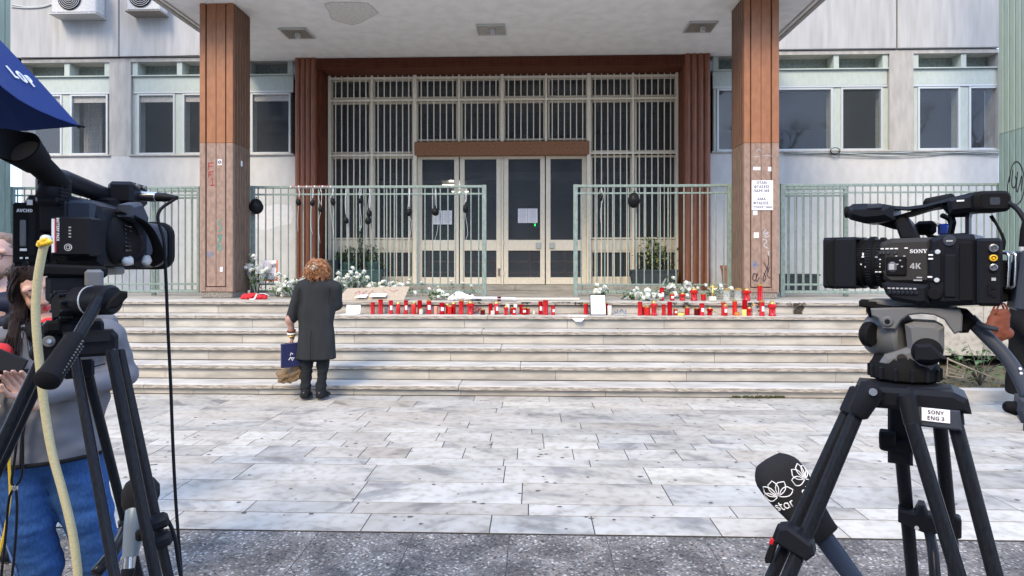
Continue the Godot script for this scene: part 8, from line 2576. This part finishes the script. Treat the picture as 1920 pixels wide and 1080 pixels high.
	for q in [[72, 462, 76, 452], [78, 452, 88, 449], [90, 450, 96, 456], [74, 458, 92, 455], [88, 458, 95, 452]]:
		st = start()
		rod(st, ond(q[0], q[1], 1.068), ond(q[2], q[3], 1.066), 0.0042, -1, 10, 0.0012)
		obj("yellow_tie", st, M.yellow_plastic, c2)
	var c3 := thing("cable", "thin black earphone cord hanging at the left edge, forking into two", "cable", Vector3.ZERO)
	for l in [[[33, 790], [31, 830], [25, 880], [22, 905], [28, 914]], [[42, 785], [43, 850], [40, 895], [28, 914]], [[26, 914], [17, 935], [12, 990], [7, 1040], [2, 1090]], [[30, 914], [32, 950], [30, 1000], [26, 1050], [22, 1090]]]:
		cp = []
		for q in l: cp.append(ond(q[0], q[1], 1.3))
		if l[0][1] > 900: cp.append(Vector3(cp[-1].x - 0.02, 0.01, cp[-1].z))
		st = start()
		tube(st, smooth_path(cp, 5), 0.0024, 8)
		obj("strand", st, M.black_plastic, c3)
	st = start()
	rod(st, ond(28, 910, 1.3), ond(28, 919, 1.3), 0.005, -1, 12, 0.001)
	obj("splitter", st, M.steel, c3)
	var c4 := thing("cable", "thin yellow cord hanging behind the black earphone cord", "cable", Vector3.ZERO)
	cp = []
	for q in [[18, 835], [17, 870], [19, 930], [10, 990], [2, 1025], [-10, 1080]]: cp.append(ond(q[0], q[1], 1.36))
	cp.append(Vector3(cp[5].x, 0.01, cp[5].z))
	st = start()
	tube(st, smooth_path(cp, 5), 0.0026, 8)
	obj("cord", st, M.yellow_plastic, c4)
	# tripod
	var base := ond(150, 495, 1.2)
	base.y = 0.0
	var t := thing("tripod", "black tripod with worn head and long pan handle under the left video camera", "tripod", base)
	var W := func(px: float, py: float, d := 1.2) -> Vector3: return ond(px, py, d) - base
	var Y := Basis(Vector3.UP, yaw)
	bx("head_block", Vector3.ZERO, Vector3(0.075, 0.055, 0.075), M.black_plastic, t, 0.008, Transform3D(Y, W.call(132, 540, 1.22)))
	bx("camera_plate", Vector3.ZERO, Vector3(0.105, 0.022, 0.08), M.black_matt, t, 0.005, Transform3D(Y * Basis(Vector3.BACK, -0.05), W.call(140, 508, 1.22)))
	bx("plate_side", Vector3.ZERO, Vector3(0.03, 0.034, 0.075), M.head_grey, t, 0.005, Transform3D(Y, W.call(176, 522, 1.22)))
	st = start()
	rod(st, W.call(132, 573, 1.17), W.call(104, 575, 1.15), 0.026, 0.024, 26, 0.005)
	obj("tilt_drum", st, M.black_matt, t)
	for k in 10:
		var a := TAU * k / 10.0
		var ax := aim(W.call(130, 573, 1.168), W.call(104, 575, 1.15))
		bx("drum_rib", Vector3.ZERO, Vector3(0.006, 0.022, 0.006), M.black_plastic, t, 0.0015, ax * Transform3D(Basis(), Vector3(cos(a) * 0.0255, 0.012, sin(a) * 0.0255)))
	st = start()
	rod(st, W.call(142, 565, 1.17), W.call(212, 562, 1.15), 0.026, 0.027, 26, 0.005)
	obj("arm_drum", st, M.black_plastic, t)
	st = start()
	lathe(st, [Vector2(0.0262, 0), Vector2(0.0275, 0), Vector2(0.0275, 0.003), Vector2(0.0262, 0.003)], aim(W.call(170, 564, 1.162), W.call(212, 562, 1.15)), 26)
	obj("worn_ring", st, M.aluminium, t)
	st = start()
	prism(st, [Vector2(-0.012, -0.016), Vector2(0.006, -0.014), Vector2(0.021, 0.004), Vector2(0.021, 0.014), Vector2(0.010, 0.016), Vector2(-0.006, 0.0)], -0.008, 0.008, 0.003, Transform3D(Y, W.call(213, 562, 1.135)))
	obj("locking_wing", st, M.black_matt, t)
	bx("neck", Vector3.ZERO, Vector3(0.06, 0.04, 0.06), M.black_matt, t, 0.006, Transform3D(Y, W.call(135, 590, 1.2)))
	bx("bowl_clamp", Vector3.ZERO, Vector3(0.095, 0.022, 0.08), M.black_plastic, t, 0.005, Transform3D(Y, W.call(138, 612, 1.2)))
	bx("clamp_knob", Vector3.ZERO, Vector3(0.024, 0.02, 0.02), M.black_matt, t, 0.004, Transform3D(Y, W.call(100, 612, 1.15)))
	# pan handle pointing at the viewer
	st = start()
	rod(st, W.call(187, 560, 1.13), W.call(138, 645, 1.06), 0.0098, -1, 16)
	obj("pan_bar", st, M.tube_black, t)
	st = start()
	lathe(st, [Vector2(0, 0), Vector2(0.012, 0), Vector2(0.0155, 0.006), Vector2(0.0165, 0.05), Vector2(0.0175, 0.09), Vector2(0.019, 0.098), Vector2(0.0185, 0.106), Vector2(0.012, 0.112), Vector2(0, 0.113)], aim(W.call(142, 632, 1.06), W.call(93, 706, 0.98)), 22)
	obj("handle_grip", st, M.black_matt, t)
	for k in 12:
		var f := 0.015 + 0.007 * k
		var gx := aim(W.call(142, 632, 1.06), W.call(93, 706, 0.98))
		for s in [-0.35, 0.35]:
			st = start()
			rod(st, gx * Vector3(sin(s + 1.0) * 0.0158, f, cos(s + 1.0) * 0.0158), gx * Vector3(sin(s + 1.0) * 0.0178, f, cos(s + 1.0) * 0.0178), 0.0016, -1, 8)
			obj("grip_stud", st, M.head_grey, t)
	# shoulders and legs
	st = start()
	prism(st, [Vector2(-0.048, -0.024), Vector2(0.036, -0.024), Vector2(0.036, 0.012), Vector2(0.028, 0.022), Vector2(-0.048, 0.022)], -0.025, 0.02, 0.006, Transform3D(Y, W.call(178, 642, 1.17)))
	obj("shoulder", st, M.black_plastic, t)
	bx("shoulder_slot", Vector3.ZERO, Vector3(0.05, 0.013, 0.002), M.black_gloss, t, 0.0, Transform3D(Y, W.call(176, 634, 1.148)))
	st = start()
	prism(st, rounded(-0.022, -0.03, 0.022, 0.03, 0.014), -0.02, 0.02, 0.005, Transform3D(Y * Basis(Vector3.BACK, -0.55), W.call(92, 650, 1.17)))
	var ks := obj("knuckle", st, M.black_plastic, t)
	st = start()
	rod(st, W.call(92, 640, 1.145), W.call(91.5, 640, 1.141), 0.010, -1, 18, 0.001)
	obj("knuckle_ring", st, M.head_grey, ks)
	st = start()
	rod(st, W.call(92, 640, 1.142), W.call(91.5, 640, 1.138), 0.004, -1, 12)
	obj("bolt", st, M.steel, ks)
	leg(t, "leg_tube", W.call(84, 660, 1.17), W.call(-6, 852, 1.12), 0.0105, M.tube_black)
	leg(t, "leg_tube", W.call(96, 668, 1.20), W.call(10, 852, 1.15), 0.0092, M.tube_black)
	leg(t, "leg_tube", W.call(208, 655, 1.15), W.call(292, 1080, 1.12), 0.0100, M.tube_black)
	leg(t, "leg_tube", W.call(224, 655, 1.20), W.call(316, 1080, 1.18), 0.0088, M.tube_black)
	leg(t, "leg_tube", W.call(140, 668, 1.14), W.call(215, 1080, 1.04), 0.0084, M.tube_black)
	leg(t, "leg_tube", W.call(160, 680, 1.25), W.call(238, 990, 1.35), 0.0092, M.tube_black)
	bx("leg_block", Vector3.ZERO, Vector3(0.05, 0.035, 0.04), M.black_plastic, t, 0.005, Transform3D(Y, W.call(148, 690, 1.23)))
	st = start()
	tube(st, smooth_path([W.call(237, 985, 1.34), W.call(215, 1030, 1.25), W.call(180, 1075, 1.2)], 4), 0.011, 10)
	obj("spreader_arm", st, M.tube_black, t)
	for q in [[297, 978, 1.16], [303, 1012, 1.16]]:
		bx("leg_clamp", Vector3.ZERO, Vector3(0.034, 0.022, 0.034), M.black_plastic, t, 0.006, Transform3D(Y * Basis(Vector3.BACK, 0.2), W.call(q[0], q[1], q[2])))
	bx("leg_clamp", Vector3.ZERO, Vector3(0.03, 0.03, 0.03), M.black_plastic, t, 0.005, Transform3D(Y * Basis(Vector3.BACK, 0.2), W.call(238, 985, 1.34)))
	# microphone held on the leg
	var m := thing("microphone", "grey reporter microphone with a round black foam top on the left tripod", "microphone", ond(264, 926, 1.24))
	st = start()
	lathe(st, [Vector2(0, -0.042), Vector2(0.02, -0.04), Vector2(0.030, -0.02), Vector2(0.0335, 0.0), Vector2(0.030, 0.018), Vector2(0.019, 0.030), Vector2(0, 0.034)], Transform3D(Basis(Vector3.BACK, -0.2), Vector3.ZERO), 26)
	obj("foam_top", st, M.foam_black, m)
	var me := ond(243, 1050, 1.2) - m.position
	st = start()
	var ms := ond(258, 942, 1.23) - m.position
	lathe(st, [Vector2(0, 0), Vector2(0.0155, 0), Vector2(0.019, 0.006), Vector2(0.018, 0.04), Vector2(0.0135, 0.095), Vector2(0.0, 0.096)], aim(ms, me), 20)
	obj("handle", st, M.mic_grey, m)
	st = start()
	rod(st, aim(ms, me) * Vector3(0, 0.094, 0), aim(ms, me) * Vector3(0, 0.116, 0), 0.0105, -1, 16, 0.001)
	obj("plug_collar", st, M.steel, m)
	st = start()
	rod(st, aim(ms, me) * Vector3(0, 0.115, 0), aim(ms, me) * Vector3(0, 0.19, 0), 0.012, 0.007, 16, 0.002)
	obj("plug", st, M.black_plastic, m)
	bx("mount_arm", Vector3.ZERO, Vector3(0.045, 0.018, 0.02), M.black_matt, m, 0.004, Transform3D(Y, ond(280, 1000, 1.2) - m.position))
	var c5 := thing("cable", "black lead looping from the left tripod's clamp to the ground", "cable", Vector3.ZERO)
	cp = []
	for q in [[292, 968], [305, 968], [318, 982], [328, 1010], [334, 1050], [340, 1090]]: cp.append(ond(q[0], q[1], 1.19))
	cp.append(Vector3(cp[5].x + 0.02, 0.01, cp[5].z))
	st = start()
	tube(st, smooth_path(cp, 5), 0.0036, 8)
	obj("lead", st, M.black_plastic, c5)

func build_umbrella() -> void:
	var tip := ond(149, 236, 1.6)
	var vr := Vector3(cos(0.62), 0, -sin(0.62))     # to the right in the picture, seen at the left edge
	var vf := Vector3(sin(0.62), 0, cos(0.62))      # towards the viewer
	var ax := (Vector3.UP + vr * 0.1).normalized()
	var e := vr * cos(-0.12) + vf * sin(-0.12)
	var e0 := (e - ax * e.dot(ax)).normalized()
	var e1 := ax.cross(e0).normalized()
	if e1.dot(vf) < 0.0: e1 = -e1
	var R := 0.7
	var h := 0.46
	var C := tip - e0 * R
	var o := thing("umbrella", "dark blue umbrella with white lettering reaching in at the upper left", "umbrella", C)
	var P := func(phi: float, s: float) -> Vector3:
		var k := floorf(phi / (TAU / 8.0))
		var f := phi / (TAU / 8.0) - k
		var a0: float = k * TAU / 8.0
		var a1: float = a0 + TAU / 8.0
		var d := (e0 * cos(a0) + e1 * sin(a0)).lerp(e0 * cos(a1) + e1 * sin(a1), f)
		var dip := 4.0 * f * (1.0 - f)
		var ss: float = s * (1.0 - 0.05 * dip * s)
		return d * R * ss + ax * h * (1.0 - pow(s, 1.55)) - ax * 0.012 * dip * s
	for k in 8:
		var st := start()
		st.set_smooth_group(1)
		for side in [0.0, -0.0012]:
			for i in 6:
				for j in 8:
					var p0 := (k + i / 6.0) * TAU / 8.0 + 0.00001
					var p1 := (k + (i + 1) / 6.0) * TAU / 8.0 - 0.00001
					var s0 := j / 8.0
					var s1 := (j + 1) / 8.0
					var off: Vector3 = ax * side
					quad(st, P.call(p0, s0) + off, P.call(p1, s0) + off, P.call(p1, s1) + off, P.call(p0, s1) + off, ax if side == 0.0 else -ax)
			st.set_smooth_group(2)
		obj("canopy_panel", st, M.umbrella_cloth, o)
		var rb := start()
		var pts := []
		for j in 9: pts.append(P.call(k * TAU / 8.0 + 0.00001, j / 8.0) - ax * 0.006)
		tube(rb, pts, 0.0025, 6)
		obj("rib", rb, M.black_plastic, o)
		var sr := start()
		rod(sr, P.call(k * TAU / 8.0 + 0.00001, 0.5) - ax * 0.006, ax * (-0.12), 0.002, -1, 6)
		obj("strut", sr, M.black_plastic, o)
		var tp := start()
		var q: Vector3 = P.call(k * TAU / 8.0 + 0.00001, 1.0)
		rod(tp, q - q.normalized() * 0.012, q + q.normalized() * 0.012, 0.004, 0.003, 10, 0.001)
		obj("rib_tip", tp, M.black_plastic, o)
	var sh := start()
	rod(sh, ax * (h + 0.05), ax * -1.05, 0.007, -1, 12)
	obj("shaft", sh, M.tube_black, o)
	var gp := start()
	rod(gp, ax * -1.0, ax * -1.2, 0.014, 0.016, 14, 0.004)
	obj("handle", gp, M.black_matt, o)
	# white lettering on the near panel, along its rim
	var word := "LOP"
	for i in 3:
		var f: float = [0.285, 0.205, 0.135][i]
		var phi: float = TAU / 8.0 * f
		var s := 0.895
		var c: Vector3 = P.call(phi, s)
		var dy: Vector3 = (P.call(phi, s - 0.03) - P.call(phi, s + 0.03)).normalized()
		var dx0: Vector3 = (P.call(phi - 0.05, s) - P.call(phi + 0.05, s)).normalized()
		var nz := dx0.cross(dy).normalized()
		if nz.dot(ax) < 0.0: nz = -nz
		var dx := dy.cross(nz).normalized()
		letters("lettering", word[i], 0.030, M.white_print, o, Transform3D(Basis(dx, dy, nz), c + nz * 0.003), "Droid Sans", true, 0.002)
